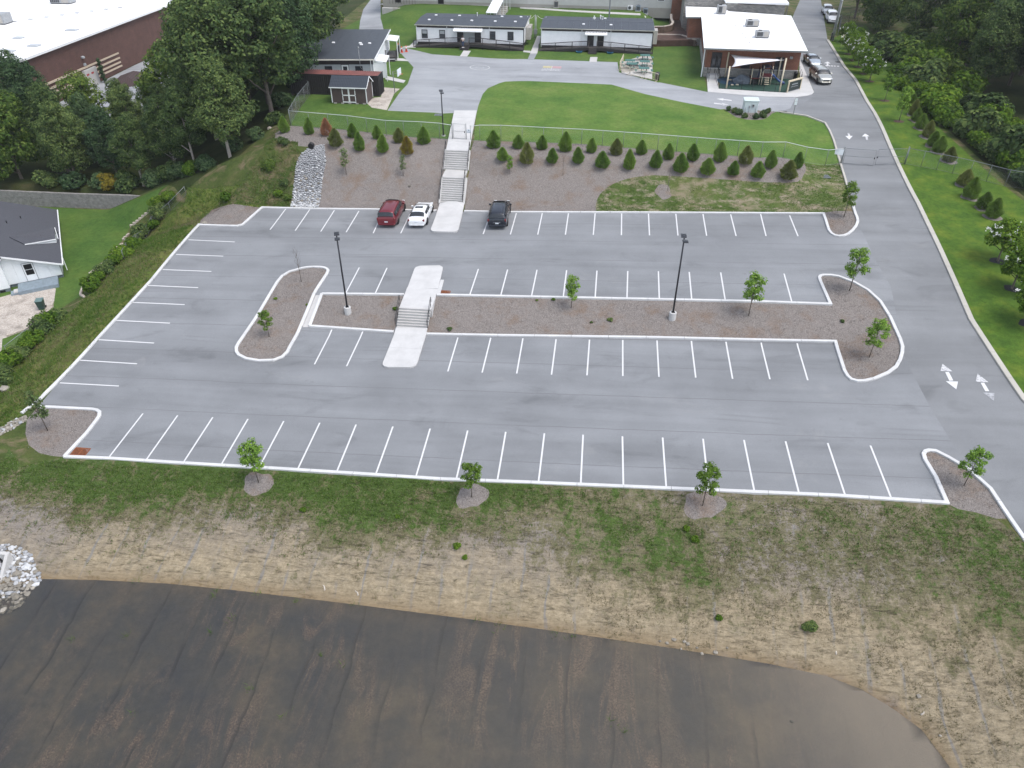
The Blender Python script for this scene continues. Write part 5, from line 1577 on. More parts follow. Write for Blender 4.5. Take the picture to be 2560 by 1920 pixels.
# third classroom, beside the wood
c3 = empty('portable_classroom', (1.0, 70.75, 6.0), math.radians(7.6), 'white portable classroom with dark roof half hidden by the tall trees', 'classroom building')
MB().box(-10.4, -0.02, 0.02, 18.7, 0.4, 3.1).build('wall', M['white_siding'], c3)
MB().box(-10.3, -0.08, 0.08, 18.6, -0.6, 0.4).build('skirting', M['deck_dark'], c3)
MB().box(-10.45, 0.02, -0.03, 0.02, 2.45, 3.1).build('fascia', M['dark_brown'], c3)
siding(c3, -10.4, 0, 0.45, 2.45, 10, 0.02, mat=M['blind'])
for k in range(6):
 MB().box(-0.02, 0.012, 0.1 + k * 3.12, 0.1 + (k + 1) * 3.12 - 0.02, 0.4, 3.08).build('wall_panel', M['white_siding'], c3)
for k in range(8):
 xa, xb = -10.7 + k * 1.375, -10.7 + (k + 1) * 1.375 - 0.012
 for ya, yb in ((-0.3, 9.3), (9.315, 19.0)):
  MB().box(xa, xb, ya, yb, 3.14, 3.22 + 0.003 * (k % 3)).build('roof_sheet', M['roof_dark'], c3)
MB().box(0.3, 0.36, -0.32, 19.02, 3.05, 3.26).build('rake_trim', M['white_trim'], c3)
MB().box(-10.7, 0.3, -0.42, -0.3, 3.05, 3.2).build('gutter', M['gutter'], c3)
for x, b in ((-2.0, 0.1), (-6.2, 0.1)):
 window(c3, x, 0.95, 2.15, 0.85, 0.0, blind=b)
f_w = MB()
door(c3, -3.9, 0.45, 2.4, 0.95, -0.012, mat=M['white_trim'], lite=True)
MB().bar((-0.3, -0.1, 0.2), (-0.3, -0.1, 3.05), 0.09, 0.07).build('downspout', M['white_trim'], c3)
for x, y in ((-3.0, 9.2), (-2.7, 8.2), (-1.6, 9.0), (-7.0, 9.5)):
 vent(c3, x, y, 3.22)
MB().tube([(-1.5, -0.35, 1.9), (-1.7, -0.5, 2.2), (-1.7, -0.5, 4.6)], 0.03, 6).build('conduit', M['grey_metal'], c3, True)
MB().lathe([(0.10, 0), (0.10, 0.18), (0.03, 0.25)], 10, (-1.7, -0.5, 4.6)).build('weatherhead', M['grey_metal'], c3)
def porch(y0, y1, x1, label, white):
 o = MB()
 o.prism([(0.02, 2.75), (0.02, 2.83), (x1, 2.62), (x1, 2.54)], 'y', y0, y1)
 a = o.build('porch_roof', M['white_trim'], c3)
 for y in (y0 + 0.08, y1 - 0.08):
  MB().box(x1 - 0.12, x1 - 0.02, y - 0.05, y + 0.05, 0.0, 2.56).build('porch_post', M['white_trim'], a)
 return a
porch(0.6, 4.4, 1.75, '', True)
porch(13.6, 17.2, 1.9, '', True)
MB().box(0.04, 1.7, 0.7, 0.75, 0.5, 2.5).build('wind_screen', M['white_trim'], c3)
st_ = empty('porch_steps', (1.0, 70.75, 6.0), math.radians(7.6), 'dark timber porch deck with railing and steps beside the half hidden classroom', 'porch')
MB().box(0.05, 1.75, 12.6, 17.0, 0.42, 0.52).build('deck', M['deck_floor'], st_)
for k in range(3):
 MB().box(0.25, 1.6, 12.3 - 0.29 * k, 12.58 - 0.29 * k, 0.34 - 0.15 * k, 0.40 - 0.15 * k).build('step', M['deck_dark'], st_)
 MB().box(0.3, 1.55, 12.57 - 0.29 * k - 0.02, 12.575 - 0.29 * k, 0.41 - 0.15 * k, 0.50 - 0.15 * k).build('riser', M['white_trim'] if k == 1 else M['deck_dark'], st_)
for a, b in (((1.72, 12.6), (1.72, 17.0)), ((0.1, 12.62), (0.35, 12.62)), ((1.35, 12.62), (1.72, 12.62))):
 MB().bar((*a, 1.45), (*b, 1.45), 0.08, 0.05).build('top_rail', M['deck_dark'], st_)
 mb = MB()
 n = max(2, int(math.hypot(b[0] - a[0], b[1] - a[1]) / 0.14))
 for k in range(n + 1):
  x, y = a[0] + (b[0] - a[0]) * k / n, a[1] + (b[1] - a[1]) * k / n
  mb.box(x - 0.014, x + 0.014, y - 0.014, y + 0.014, 0.5, 1.45)
 tag(mb.build('balusters', M['deck_dark'], st_), kind='stuff')
for x, y in ((1.72, 12.6), (1.72, 14.8), (1.72, 17.0), (0.1, 12.6)):
 MB().box(x - 0.05, x + 0.05, y - 0.05, y + 0.05, -0.2, 1.5).build('post', M['deck_dark'], st_)

# ------------------------------------------------------------------ shed and shipping container
M['shed_brown'] = plain('brown_shed_panel', (0.070, 0.050, 0.046), 0.7, 0.12, 2)
M['shed_roof'] = shingle_mat('shed_shingle', (0.030, 0.038, 0.052), sc=9)
sh = empty('garden_shed', (-1.8, 60.3, gz(0.5, 61)), math.radians(1.0), 'brown garden shed with white trim and white double doors', 'shed')
W_, D_, E_, R_ = 4.55, 3.1, 2.1, 3.05
MB().prism([(0, 0.15), (0, E_), (D_ / 2, R_), (D_, E_), (D_, 0.15)], 'x', 0, W_).build('wall', M['shed_brown'], sh)
MB().box(0.05, W_ - 0.05, 0.05, D_ - 0.05, 0.0, 0.15).build('floor_frame', M['deck_floor'], sh)
for k in range(5):
 MB().box(0.2 + k * 0.95, 0.55 + k * 0.95, -0.08, 0.3, -0.15, 0.14).build('footing_block', M['old_concrete'], sh)
for k, (ya, za, yb, zb) in enumerate(((-0.2, E_ - 0.12, D_ / 2, R_), (D_ + 0.2, E_ - 0.12, D_ / 2, R_))):
 for q in range(4):
  fa, fb = q / 4, (q + 1) / 4 + 0.04
  y_, y2_, z_, z2_ = lerp(ya, yb, fa), lerp(ya, yb, min(fb, 1)), lerp(za, zb, fa), lerp(za, zb, min(fb, 1))
  MB().prism([(y_, z_ + 0.02), (y_, z_ + 0.06), (y2_, z2_ + 0.045), (y2_, z2_ + 0.005)], 'x', -0.18, W_ + 0.18).build('roof_course', M['shed_roof'], sh)
MB().box(-0.2, W_ + 0.2, -0.24, -0.2, E_ - 0.14, E_ - 0.02).build('fascia', M['white_trim'], sh)
for x in (0, W_):
 MB().box(x - 0.06, x + 0.06, -0.03, 0.0, 0.12, E_ - 0.12).build('corner_board', M['white_trim'], sh)
MB().box(W_, W_ + 0.03, -0.0, 0.12, 0.12, E_ - 0.05).build('corner_board', M['white_trim'], sh)
MB().box(W_, W_ + 0.03, D_ - 0.12, D_, 0.12, E_ - 0.05).build('corner_board', M['white_trim'], sh)
for a, b in (((-0.16, E_ - 0.1), (D_ / 2, R_ + 0.0)), ((D_ + 0.16, E_ - 0.1), (D_ / 2, R_ + 0.0))):
 MB().bar((W_ + 0.19, *a), (W_ + 0.19, *b), 0.03, 0.14).build('rake_board', M['white_trim'], sh)
MB().box(W_, W_ + 0.04, D_ / 2 - 0.2, D_ / 2 + 0.2, R_ - 0.65, R_ - 0.3).build('gable_vent', M['white_trim'], sh)
for s in (0, 1):
 x0 = 1.42 + s * 0.88
 d_ = MB().box(x0, x0 + 0.86, -0.05, -0.002, 0.18, 1.98).build('door', M['shed_brown'], sh)
 t = MB()
 for a, b, c, e in ((x0, x0 + 0.09, 0.18, 1.98), (x0 + 0.77, x0 + 0.86, 0.18, 1.98), (x0 + 0.09, x0 + 0.77, 0.18, 0.30), (x0 + 0.09, x0 + 0.77, 1.02, 1.14), (x0 + 0.09, x0 + 0.77, 1.86, 1.98)):
  t.box(a, b, -0.075, -0.05, c, e)
 t.build('door_trim', M['white_trim'], d_)
 for z in (0.4, 1.08, 1.75):
  MB().box(x0 - 0.06 if s == 0 else x0 + 0.76, x0 + 0.1 if s == 0 else x0 + 0.92, -0.09, -0.076, z - 0.03, z + 0.03).build('hinge', M['black_plastic'], d_)

ct = empty('shipping_container', (3.45, 64.05, gz(0, 65)), math.radians(0.4), 'dark shipping container with a faded red ribbed roof behind the shed', 'shipping container')
M['ct_dark'] = plain('dark_container_paint', (0.020, 0.018, 0.019), 0.55, 0.25, 2)
M['ct_red'] = plain('faded_red_container', (0.155, 0.050, 0.040), 0.6, 0.30, 1.2)
CW, CD, CH = 12.1, 2.55, 2.6
def corrug(n, L, a, dpt):
 """trapezoid corrugation outline along a length"""
 pts_ = []
 p = L / n
 for k in range(n):
  u = a + k * p
  pts_ += [(u, 0), (u + p * 0.28, 0), (u + p * 0.42, dpt), (u + p * 0.78, dpt), (u + p * 0.92, 0)]
 return pts_ + [(a + L, 0)]
def corr_panel(n, L, z0, z1, mat, name, M4, parent, dpt=0.045):
 P = corrug(n, L, 0, dpt)
 V = [(u, d, z0) for u, d in P] + [(u, d, z1) for u, d in P]
 m = len(P)
 F = [(i, i + 1, m + i + 1, m + i) for i in range(m - 1)]
 o = mesh_np(name, V, F, mat, parent)
 o.data.transform(M4)
 return o
corr_panel(42, CW - 0.1, 0.1, CH - 0.1, M['ct_dark'], 'side_panel', Matrix.Translation((-CW + 0.05, 0.01, 0)), ct)
corr_panel(9, CD - 0.1, 0.1, CH - 0.1, M['ct_dark'], 'end_panel', Matrix.Translation((-0.01, 0.05, 0)) @ Matrix.Rotation(PI / 2, 4, 'Z'), ct)
corr_panel(42, CW - 0.1, 0.05, CD - 0.05, M['ct_red'], 'roof_panel', Matrix.Translation((-CW + 0.05, 0, CH - 0.02)) @ Matrix.Rotation(-PI / 2, 4, 'X'), ct, 0.05)
MB().box(-CW + 0.06, -0.06, 0.08, CD - 0.06, 0.05, CH - 0.09).build('body', M['ct_dark'], ct)
for x in (-CW, -0.1):
 for y in (0, CD - 0.1):
  MB().box(x, x + 0.1, y - 0.003, y + 0.103, 0, CH).build('corner_post', M['ct_dark'], ct)
for z in (0.0, CH - 0.1):
 MB().box(-CW + 0.1, -0.1, -0.002, 0.06, z, z + 0.1).build('side_rail', M['ct_dark'], ct)
 MB().box(-0.06, 0.002, 0.1, CD - 0.1, z, z + 0.1).build('end_rail', M['ct_dark'], ct)
for y in (0.5, 0.95, 1.6, 2.05):
 MB().tube([(0.05, y, 0.12), (0.05, y, CH - 0.12)], 0.025, 6).build('lock_rod', M['dark_steel'], ct, True)

# ------------------------------------------------------------------ brick school building
bb = empty('brick_school_building', (47.1, 79.7, 6.05), 0.0, 'orange brick school block with a white flat roof and grey stone base beside the road', 'school building')
ZB, ZE = 0.0, 4.2
pf = [(0, 0), (12.9, -0.1), (14.6, 21.5), (1.2, 19.7)]
MB().prism(pf, 'z', -0.4, 4.1).build('wall', M['brick'], bb)
MB().prism([(-1.0, 19.7), (5.6, 20.1), (5.4, 27.5), (-0.6, 27.5)], 'z', -0.4, 4.1).build('wall', M['brick'], bb)
MB().prism([(-0.05, -0.06), (12.96, -0.16), (13.05, 0.6), (-0.05, 0.6)], 'z', -0.4, 1.15).build('stone_base', M['stone_veneer'], bb)
MB().prism([(-0.05, 0.6), (0.3, 0.6), (1.3, 19.8), (1.1, 19.8)], 'z', -0.4, 1.15).build('stone_base', M['stone_veneer'], bb)
MB().prism([(-1.06, 19.62), (1.2, 19.65), (1.2, 20.2), (-1.06, 20.2)], 'z', -0.4, 1.15).build('stone_base', M['stone_veneer'], bb)
MB().prism([(-0.09, -0.10), (13.0, -0.20), (13.0, -0.02), (-0.09, 0.08)], 'z', 1.15, 1.23).build('stone_cap', M['concrete'], bb)
rf = [(-0.8, -2.45), (13.1, -2.65), (15.4, 22.3), (0.78, 19.55), (-1.7, 19.25), (-1.1, 28.3), (4.9, 28.0), (5.5, 24.6), (8, 24.2)]
rf = [(-0.8, -2.45), (13.1, -2.65), (15.4, 22.3), (5.7, 24.9), (5.4, 28.0), (-1.1, 28.3), (-1.7, 19.25), (0.78, 19.55)]
ro = MB().prism(rf, 'z', 4.12, 4.36).build('roof', M['roof_white'], bb)
MB().prism(expand(rf, 0.03)[::1], 'z', 4.14, 4.30).build('roof_edge', plain('grey_green_fascia', (0.12, 0.13, 0.125), 0.5, 0.08, 2), ro)
for k, (x, y) in enumerate(((5.9, 1.6), (5.75, 4.4), (5.6, 7.2), (5.5, 10.0), (5.4, 13), (5.3, 15.5))):
 MB().lathe([(0.09, 0), (0.09, 0.06), (0.02, 0.09)], 8, (x, y, 4.36)).build('roof_anchor', M['dark_steel'], ro)
def rtu(name, loc, sx, sy, sz, label):
 r = empty(name, loc, 0.05, label, 'rooftop unit')
 MB().bbox(-sx / 2, sx / 2, -sy / 2, sy / 2, 0.12, sz, 0.04).build('casing', M['grey_metal'], r)
 MB().box(-sx / 2 + 0.1, sx / 2 - 0.1, -sy / 2 + 0.1, sy / 2 - 0.1, 0, 0.13).build('curb', M['dark_steel'], r)
 for k in range(5):
  x = -sx / 2 + 0.12 + k * (sx * 0.5 - 0.12) / 5
  MB().box(x, x + sx * 0.075, -sy / 2 - 0.015, -sy / 2, 0.25, sz - 0.12).build('louvre', M['dark_grille'], r)
 MB().lathe([(0.30, sz), (0.30, sz + 0.06), (0.26, sz + 0.06), (0.26, sz + 0.02)], 14, (-sx * 0.2, 0, 0)).build('fan_grille', M['dark_grille'], r)
 MB().box(sx * 0.08, sx * 0.42, -sy / 2 - 0.02, -sy / 2, 0.22, sz - 0.1).build('panel', M['tan_metal'], r)
 MB().tube([(-sx / 2, -sy / 3, 0.3), (-sx / 2 - 0.4, -sy / 3, 0.25), (-sx / 2 - 0.4, -sy / 3, 0.0)], 0.03, 6).build('pipe', M['grey_metal'], r)
 return r
rtu('rooftop_unit', (55.2, 84.8, 10.41), 1.9, 1.1, 0.95, 'grey rooftop air unit nearest the playground on the white roof')
rtu('rooftop_unit', (54.9, 92.6, 10.41), 1.9, 1.1, 0.95, 'grey rooftop air unit in the middle of the white school roof')
rtu('rooftop_unit', (51.3, 102.2, 10.41), 1.4, 1.2, 1.3, 'small grey rooftop air unit at the back of the white school roof')
def opening(x0, x1, z0, z1, y, parts, lite=True):
 o = MB().box(x0, x1, y - 0.03, y, z0, z1).build('entrance', M['door_dark'], bb)
 f = MB()
 for x in (x0, (x0 + x1) / 2 - 0.04, x1 - 0.08):
  f.box(x, x + 0.08, y - 0.07, y - 0.031, z0, z1)
 f.box(x0 + 0.08, x1 - 0.08, y - 0.065, y - 0.032, z1 - 0.09, z1).box(x0 + 0.08, x1 - 0.08, y - 0.065, y - 0.032, z0 + (z1 - z0) * 0.72, z0 + (z1 - z0) * 0.72 + 0.08)
 f.build('entrance_frame', M['black_plastic'], o)
 MB().box(x0 + 0.15, (x0 + x1) / 2 - 0.1, y - 0.045, y - 0.033, z0 + 0.2, z0 + (z1 - z0) * 0.68).build('pane', M['glass'], o)
 MB().box((x0 + x1) / 2 + 0.1, x1 - 0.15, y - 0.045, y - 0.033, z0 + 0.2, z0 + (z1 - z0) * 0.68).build('pane', M['glass'], o)
 return o
opening(0.75, 2.15, 0.5, 3.3, -0.01, 2)
opening(9.6, 10.8, 0.1, 2.9, -0.09, 2)
window(bb, 5.6, 1.35, 2.5, 1.1, -0.05, blind=0.1)
MB().box(11.5, 11.85, -0.35, -0.1, 2.75, 3.05).build('wall_lamp', M['grey_metal'], bb)
MB().bar((-0.35, -0.2, -0.2), (-0.35, -0.2, 4.1), 0.14).build('downspout', M['white_trim'], bb)
MB().bar((-0.42, 0.2, -0.2), (0.0, 8, -0.2), 0.5, 0.12).build('splash_strip', M['gravel'], bb)

rb2 = empty('stone_school_wing', (52.2, 105.2, 6.05), 0, 'grey stone school wing with white flat roof behind the brick block', 'school building')
MB().prism([(0.3, 0.3), (9.7, -0.6), (10.4, 16), (-6, 16), (-6.4, 3.2), (0.3, 3.2)], 'z', -0.3, 5.5).build('wall', M['stone_veneer'], rb2)
MB().prism([(0, 0), (10.1, -0.9), (10.9, 16.5), (-6.3, 16.5), (-6.7, 2.9), (0, 2.9)], 'z', 5.5, 5.8).build('roof', M['roof_white'], rb2)
MB().bar((2, -0.2, 5.45), (8, -0.75, 5.45), 0.1, 0.12).build('gutter', M['dark_steel'], rb2)

# long building behind
lb = empty('long_school_building', (-10.2, 119.6, 7.95), -0.035, 'long pale one storey school building across the top of the scene', 'school building')
M['long_wall'] = plain('pale_grey_render', (0.50, 0.495, 0.475), 0.7, 0.08, 0.8)
MB().box(0, 54.6, 0, 14, -1.2, 4.4).build('wall', M['long_wall'], lb)
MB().box(-0.02, 54.62, -0.03, 0.0, -1.2, 0.5).build('plinth', M['old_concrete'], lb)
MB().box(-0.8, 55.2, -1.0, 15, 4.41, 4.75).build('roof', M['roof_white'], lb)
for x in (28.5, 32.3, 36.6, 40.5, 44.4, 49, 52.6):
 window(lb, x, 1.7, 2.9, 1.1, 0.0, blind=0.6, trim=M['white_trim'])
for x in (15.2, 20.5, 24.0):
 window(lb, x, 1.6, 2.9, 1.1, 0.0, blind=0.6, trim=M['white_trim'])
for x, l_ in ((11.4, 1), (3, 1)):
 door(lb, x, 0.1, 2.2, 1.0, -0.03)
MB().box(54.6, 57.2, -0.6, 12, -1.4, 4.3).build('brick_end', M['brick'], lb)
for k in range(10):
 MB().bar((1.8 + k * 0.55, -1.5, 0.1), (1.8 + k * 0.55, -1.5, 0.95), 0.04).build('railing_post', M['dark_steel'], lb)
MB().bar((1.8, -1.5, 0.98), (6.75, -1.5, 0.98), 0.05).build('railing', M['dark_steel'], lb)
wl = empty('retaining_wall', (-10, 116.5, 7.0), 0, 'pale concrete retaining wall and porch base at the left end of the long building', 'retaining wall')
for k in range(4):
 MB().bbox(0.4 + k * 2.05, 0.4 + (k + 1) * 2.05 - 0.02, -0.4, 0.2, -1.0, 0.62, 0.02).build('wall_panel', M['old_concrete'] if k % 2 else M['concrete'], wl)

# air conditioners along the long building
def ac_unit(loc, s, h, label, mat, group, rz=0.0):
 r = empty('air_conditioner', loc, rz, label, 'air conditioner', group)
 MB().bbox(-s / 2, s / 2, -s / 2, s / 2, 0.08, h, 0.05).build('casing', mat, r)
 MB().box(-s / 2 - 0.1, s / 2 + 0.1, -s / 2 - 0.1, s / 2 + 0.1, -0.3, 0.08).build('pad', M['concrete'], r)
 MB().lathe([(s * 0.40, h), (s * 0.40, h + 0.04), (s * 0.34, h + 0.04), (s * 0.34, h + 0.01)], 14).build('fan_ring', M['dark_grille'], r)
 for k in range(4):
  x = -s / 2 + 0.1 + k * (s - 0.2) / 4
  MB().box(x + 0.01, x + (s - 0.2) / 4 - 0.01, -s / 2 - 0.012, -s / 2, 0.18, h - 0.14).build('louvre', M['dark_grille'], r)
 return r
AC = [("b 183,85", 0.75, 0.95, 'blue_grey_metal', 'blue grey air conditioner leftmost of the four along the long path'), ("b 275,92", 0.9, 1.35, 'tan_metal', 'tall tan air unit second from the left along the long path'),
  ("b 388,98", 0.9, 1.3, 'tan_metal', 'tall tan air unit third from the left along the long path'), ("b 500,104", 0.85, 1.2, 'tan_metal', 'tan air unit rightmost of the four along the long path'),
  ("b 1630,152", 0.8, 0.95, 'blue_grey_metal', 'blue grey air conditioner between the two white fan units'), ("b 1735,158", 0.8, 0.95, 'blue_grey_metal', 'blue grey air conditioner just left of the right white fan unit'),
  ("b 1950,172", 0.8, 1.0, 'blue_grey_metal', 'blue grey air conditioner nearest the curved garden wall'), ("a 1005,48", 0.9, 1.2, 'dark_steel', 'dark grey air unit left of the pair on the back terrace'),
  ("a 1100,52", 0.9, 1.25, 'dark_steel', 'dark grey air unit right of the pair on the back terrace'), ("a 1290,56", 0.8, 1.0, 'tan_metal', 'tan air unit left of the pair near the covered steps'),
  ("a 1428,60", 0.8, 1.0, 'tan_metal', 'tan air unit right of the pair near the covered steps')]
ACP = [(18.74,120.24), (20.06,119.65), (21.65,118.98), (23.19,118.70), (38.35,117.20), (39.72,116.95), (43.25,127.34), (2.48,120.23), (3.84,120.10), (6.49,120.13), (8.43,120.08)]
for (q_, s_, h_, m_, l_), c_ in zip(AC, ACP):
 ac_unit((c_[0], c_[1], gz(*c_)), s_, h_, l_, M[m_], 'air conditioners along the long building')
for c_, l_ in (((36.90,117.72), 'small white fan unit at the left of the garden air conditioners'), ((41.62,124.38), 'small white fan unit between two blue grey air conditioners')):
 r = empty('fan_unit', (c_[0], c_[1], gz(*c_)), 0, l_, 'air conditioner')
 MB().bbox(-0.48, 0.48, -0.17, 0.17, 0.1, 0.8, 0.03).build('casing', M['white_trim'], r)
 f = MB().lathe([(0.27, 0), (0.27, 0.02), (0.03, 0.03)], 16).build('fan_grille', M['dark_grille'], r)
 f.matrix_basis = Matrix.Translation((-0.1, -0.172, 0.45)) @ Matrix.Rotation(PI / 2, 4, 'X')
 MB().box(-0.4, 0.4, -0.12, 0.12, -0.2, 0.1).build('stand', M['old_concrete'], r)

# covered steps up the back bank
cs = empty('covered_steps', (13.1, 103.0, 6.9), -0.06, 'white ribbed roof over the steps climbing behind the left portable classroom', 'covered stairway')
for k in range(22):
 ya, yb = k * 0.64, (k + 1) * 0.64 - 0.015
 za, zb_ = 2.6 + ya * 0.16, 2.6 + yb * 0.16
 MB().prism([(ya, za), (ya, za + 0.10), (yb, zb_ + 0.07), (yb, zb_)], 'x', -0.95, 0.95).build('roof_panel', M['white_trim'], cs)
for x in (-0.85, 0.85):
 for k in range(5):
  y = 0.2 + k * 3.3
  MB().bar((x, y, -0.8 + y * 0.05), (x, y, 2.62 + y * 0.16), 0.07).build('post', M['white_trim'], cs)
for k in range(12):
 MB().box(-0.8, 0.8, 1.0 + k * 0.9, 1.88 + k * 0.9, -0.5, 0.05 + k * 0.155).build('step', M['old_concrete'], cs)
# retaining walls of the garden between the buildings
def block_wall(name, line, h, bl, bh, mat, label, cap=None, dep=0.3, zfun=None, tilt=0.0, flip=1):
 p = dens(line, bl, False)
 root = empty(name, (p[0][0], p[0][1], gz(*p[0])), 0, label, 'retaining wall')
 rng = random.Random(len(p))
 rows = int(round(h / bh))
 def f():
  for i in range(len(p) - 1):
   a, b = Vector(p[i]), Vector(p[i + 1])
   d = (b - a).normalized()
   n = Vector((d.y, -d.x)) * flip
   for k in range(rows):
    zb_ = zfun(p[i]) + k * bh
    off = (0.5 * (k % 2)) * (b - a)
    s = n * (rng.uniform(-0.02, 0.02) - tilt * k)
    q0, q1 = a + off + s + d * 0.008, b + off + s - d * 0.008
    V = [(q.x, q.y, z) for z in (zb_ + 0.006, zb_ + bh - 0.006) for q in (q0, q1, q1 - n * dep, q0 - n * dep)]
    mesh_np('wall_block', V, [(0, 3, 2, 1), (4, 5, 6, 7), (0, 1, 5, 4), (1, 2, 6, 5), (2, 3, 7, 6), (3, 0, 4, 7)], mat, root)
   if cap:
    zb_ = zfun(p[i]) + rows * bh
    q0, q1 = a + n * 0.05 + d * 0.008, b + n * 0.05 - d * 0.008
    V = [(q.x, q.y, z) for z in (zb_, zb_ + 0.1) for q in (q0, q1, q1 - n * (dep + 0.1), q0 - n * (dep + 0.1))]
    mesh_np('cap_stone', V, [(0, 3, 2, 1), (4, 5, 6, 7), (0, 1, 5, 4), (1, 2, 6, 5), (2, 3, 7, 6), (3, 0, 4, 7)], cap, root)
 under(root, f)
 return root
block_wall('retaining_wall', [(40.57,101.98),(45.25,102.24)] + [(47.3, 98.6)], 1.0, 0.6, 0.2, M['block_brown'], 'low brown block retaining wall between the right classroom and the brick block', M['stone_edge'], zfun=lambda q: 6.0)
gw = [(40.6, 103.6), (42.5, 103.9), (43.8, 105.2), (44.3, 107.5), (44.2, 111), (44.4, 115)]
block_wall('retaining_wall', gw, 1.0, 0.55, 0.2, M['block_brown'], 'curved brown block garden wall with a pale cap beside the long building', M['stone_edge'], zfun=lambda q: 6.9)
slab('mulch_bed', [(40.5, 97.6), (47.2, 98.9), (46.0, 108), (46.2, 115), (44.6, 115), (44.4, 107), (43.8, 104.8), (42.5, 103.6), (40.5, 103.3)], M['mud'], 0.0, None, z=7.0, deep=1.2)

# ------------------------------------------------------------------ playground
fence([(48.55, 79.6), (48.62, 73.35), (53, 72.75), (57.4, 72.35)], 1.1, 'low black wire fence around the front of the playground', sp=1.75, mat=M['black_plastic'], rr=0.014, wire=False)
fence([(59.65, 74.5), (60.6, 79.1), (60.95, 83.6)], 1.1, 'low black wire fence on the road side of the playground', sp=1.75, mat=M['black_plastic'], rr=0.014, wire=False)
pbn = empty('playground_sign', (57.5, 72.35, 6.1), math.atan2(2.05, 2.1), 'cream framed dark panel with two printed lines at the playground corner', 'sign')
L_ = 2.95
MB().box(0, 0.13, -0.07, 0.07, 0, 1.35).build('frame_post', M['cream_metal'], pbn)
MB().box(L_ - 0.13, L_, -0.07, 0.07, 0, 1.35).build('frame_post', M['cream_metal'], pbn)
MB().box(-0.05, L_ + 0.05, -0.09, 0.09, 1.35, 1.55).build('frame_rail', M['cream_metal'], pbn)
MB().box(0.14, L_ - 0.14, -0.03, 0.03, 0.12, 1.34).build('panel', plain('dark_green_panel', (0.020, 0.032, 0.030), 0.5, 0.1, 2), pbn)
pr = MB()
rng_ = random.Random(5)
for row, (z, x0, x1, hh) in enumerate(((0.92, 0.8, 2.1, 0.13), (0.62, 0.7, 2.2, 0.07))):
 x = x0
 while x < x1:
  w = rng_.uniform(0.07, 0.15)
  pr.box(x, x + w, -0.036, -0.031, z - hh / 2, z + hh / 2)
  x += w + 0.045
pr.build('print', M['blind'], pbn)

sail = empty('shade_sail', (53.5, 76, 6.05), 0, 'white shade sail stretched on four cream posts over the playground', 'shade sail')
POSTS = [((50.1, 79.45), 3.3), ((49.62, 73.55), 2.85), ((56.6, 72.75), 4.22), ((57.41, 79.4), 2.8)]
def f_():
 for (x, y), h in POSTS:
  MB().tube([(x, y, 5.9), (x, y, 6.05 + h)], 0.10, 10).lathe([(0.11, 0), (0.09, 0.06), (0.01, 0.09)], 10, (x, y, 6.05 + h)).build('post', M['cream_metal'], sail, True)
 T = [Vector((x, y, 6.05 + h - 0.12)) for (x, y), h in POSTS]
 ctr = sum(T, Vector()) / 4
 A = [T[0].lerp(ctr, 0.06), T[1].lerp(ctr, 0.06), T[2].lerp(ctr, 0.05), T[3].lerp(ctr, 0.05)]
 n = 12
 V, F = [], []
 for i in range(n + 1):
  for j in range(n + 1):
   u, v = i / n, j / n
   # edges curve inwards between the posts
   uu_ = u + 0.16 * (0.5 - u) * 4 * v * (1 - v) * (2 * abs(u - 0.5)) ** 1.5
   vv_ = v + 0.16 * (0.5 - v) * 4 * u * (1 - u) * (2 * abs(v - 0.5)) ** 1.5
   p = (A[0] * (1 - uu_) + A[3] * uu_) * (1 - vv_) + (A[1] * (1 - uu_) + A[2] * uu_) * vv_
   V.append(tuple(p))
 F = [(i * (n + 1) + j, i * (n + 1) + j + 1, (i + 1) * (n + 1) + j + 1, (i + 1) * (n + 1) + j) for i in range(n) for j in range(n)]
 o = mesh_np('sail_cloth', V, F, plain('sail_cloth', (0.70, 0.69, 0.71), 0.8, 0.03, 1), sail, smooth=True)
 sm = o.modifiers.new('thick', 'SOLIDIFY'); sm.thickness = 0.015
 for a, t in zip(A, T):
  MB().tube([a, t], 0.012, 5).build('tie_cable', M['galv'], sail)
under(sail, f_)

ps = empty('play_structure', (54.4, 75.9, 6.13), 0.0, 'small play structure with cream posts, dark red decks, blue dome and slide', 'play structure')
M['play_red'] = plain('dark_red_plastic', (0.105, 0.016, 0.020), 0.45, 0.1, 3)
M['play_blue'] = plain('blue_plastic_slide', (0.020, 0.060, 0.20), 0.35, 0.1, 3)
M['play_navy'] = plain('navy_plastic', (0.014, 0.016, 0.040), 0.45, 0.15, 3)
PX = [(-1.25, 0), (-0.1, 0), (0.2, -0.15), (1.4, -0.15), (-1.25, 1.3), (-0.1, 1.3), (0.2, 1.25), (1.4, 1.25)]
for k, (x, y) in enumerate(PX):
 MB().tube([(x, y, -0.1), (x, y, 2.1 if k % 4 < 2 else 2.5)], 0.055, 8).build('post', M['cream_metal'] if k < 4 else M['deck_dark'], ps, True)
MB().box(-1.3, -0.05, -0.05, 1.35, 0.72, 0.84).build('deck', M['play_red'], ps)
MB().box(0.15, 1.45, -0.2, 1.3, 1.1, 1.22).build('deck', M['play_red'], ps)
MB().box(-1.2, -0.5, 0.0, 0.04, 0.9, 1.75).build('climbing_panel', M['dark_grille'], ps)
MB().box(-0.45, -0.12, 0.0, 0.04, 0.9, 1.75).build('play_panel', M['play_navy'], ps)
dm = MB()
nseg = 8
prof = [(0.75 * math.cos(t), 0.65 * math.sin(t)) for t in np.linspace(0, PI, nseg + 1)]
dm.prism([(0.8 + x, 1.75 + z) for x, z in prof] + [(0.8 + x * 0.9, 1.75 + z * 0.88) for x, z in prof[::-1]], 'y', -0.25, 1.35)
dm.build('dome_roof', M['play_navy'], ps)
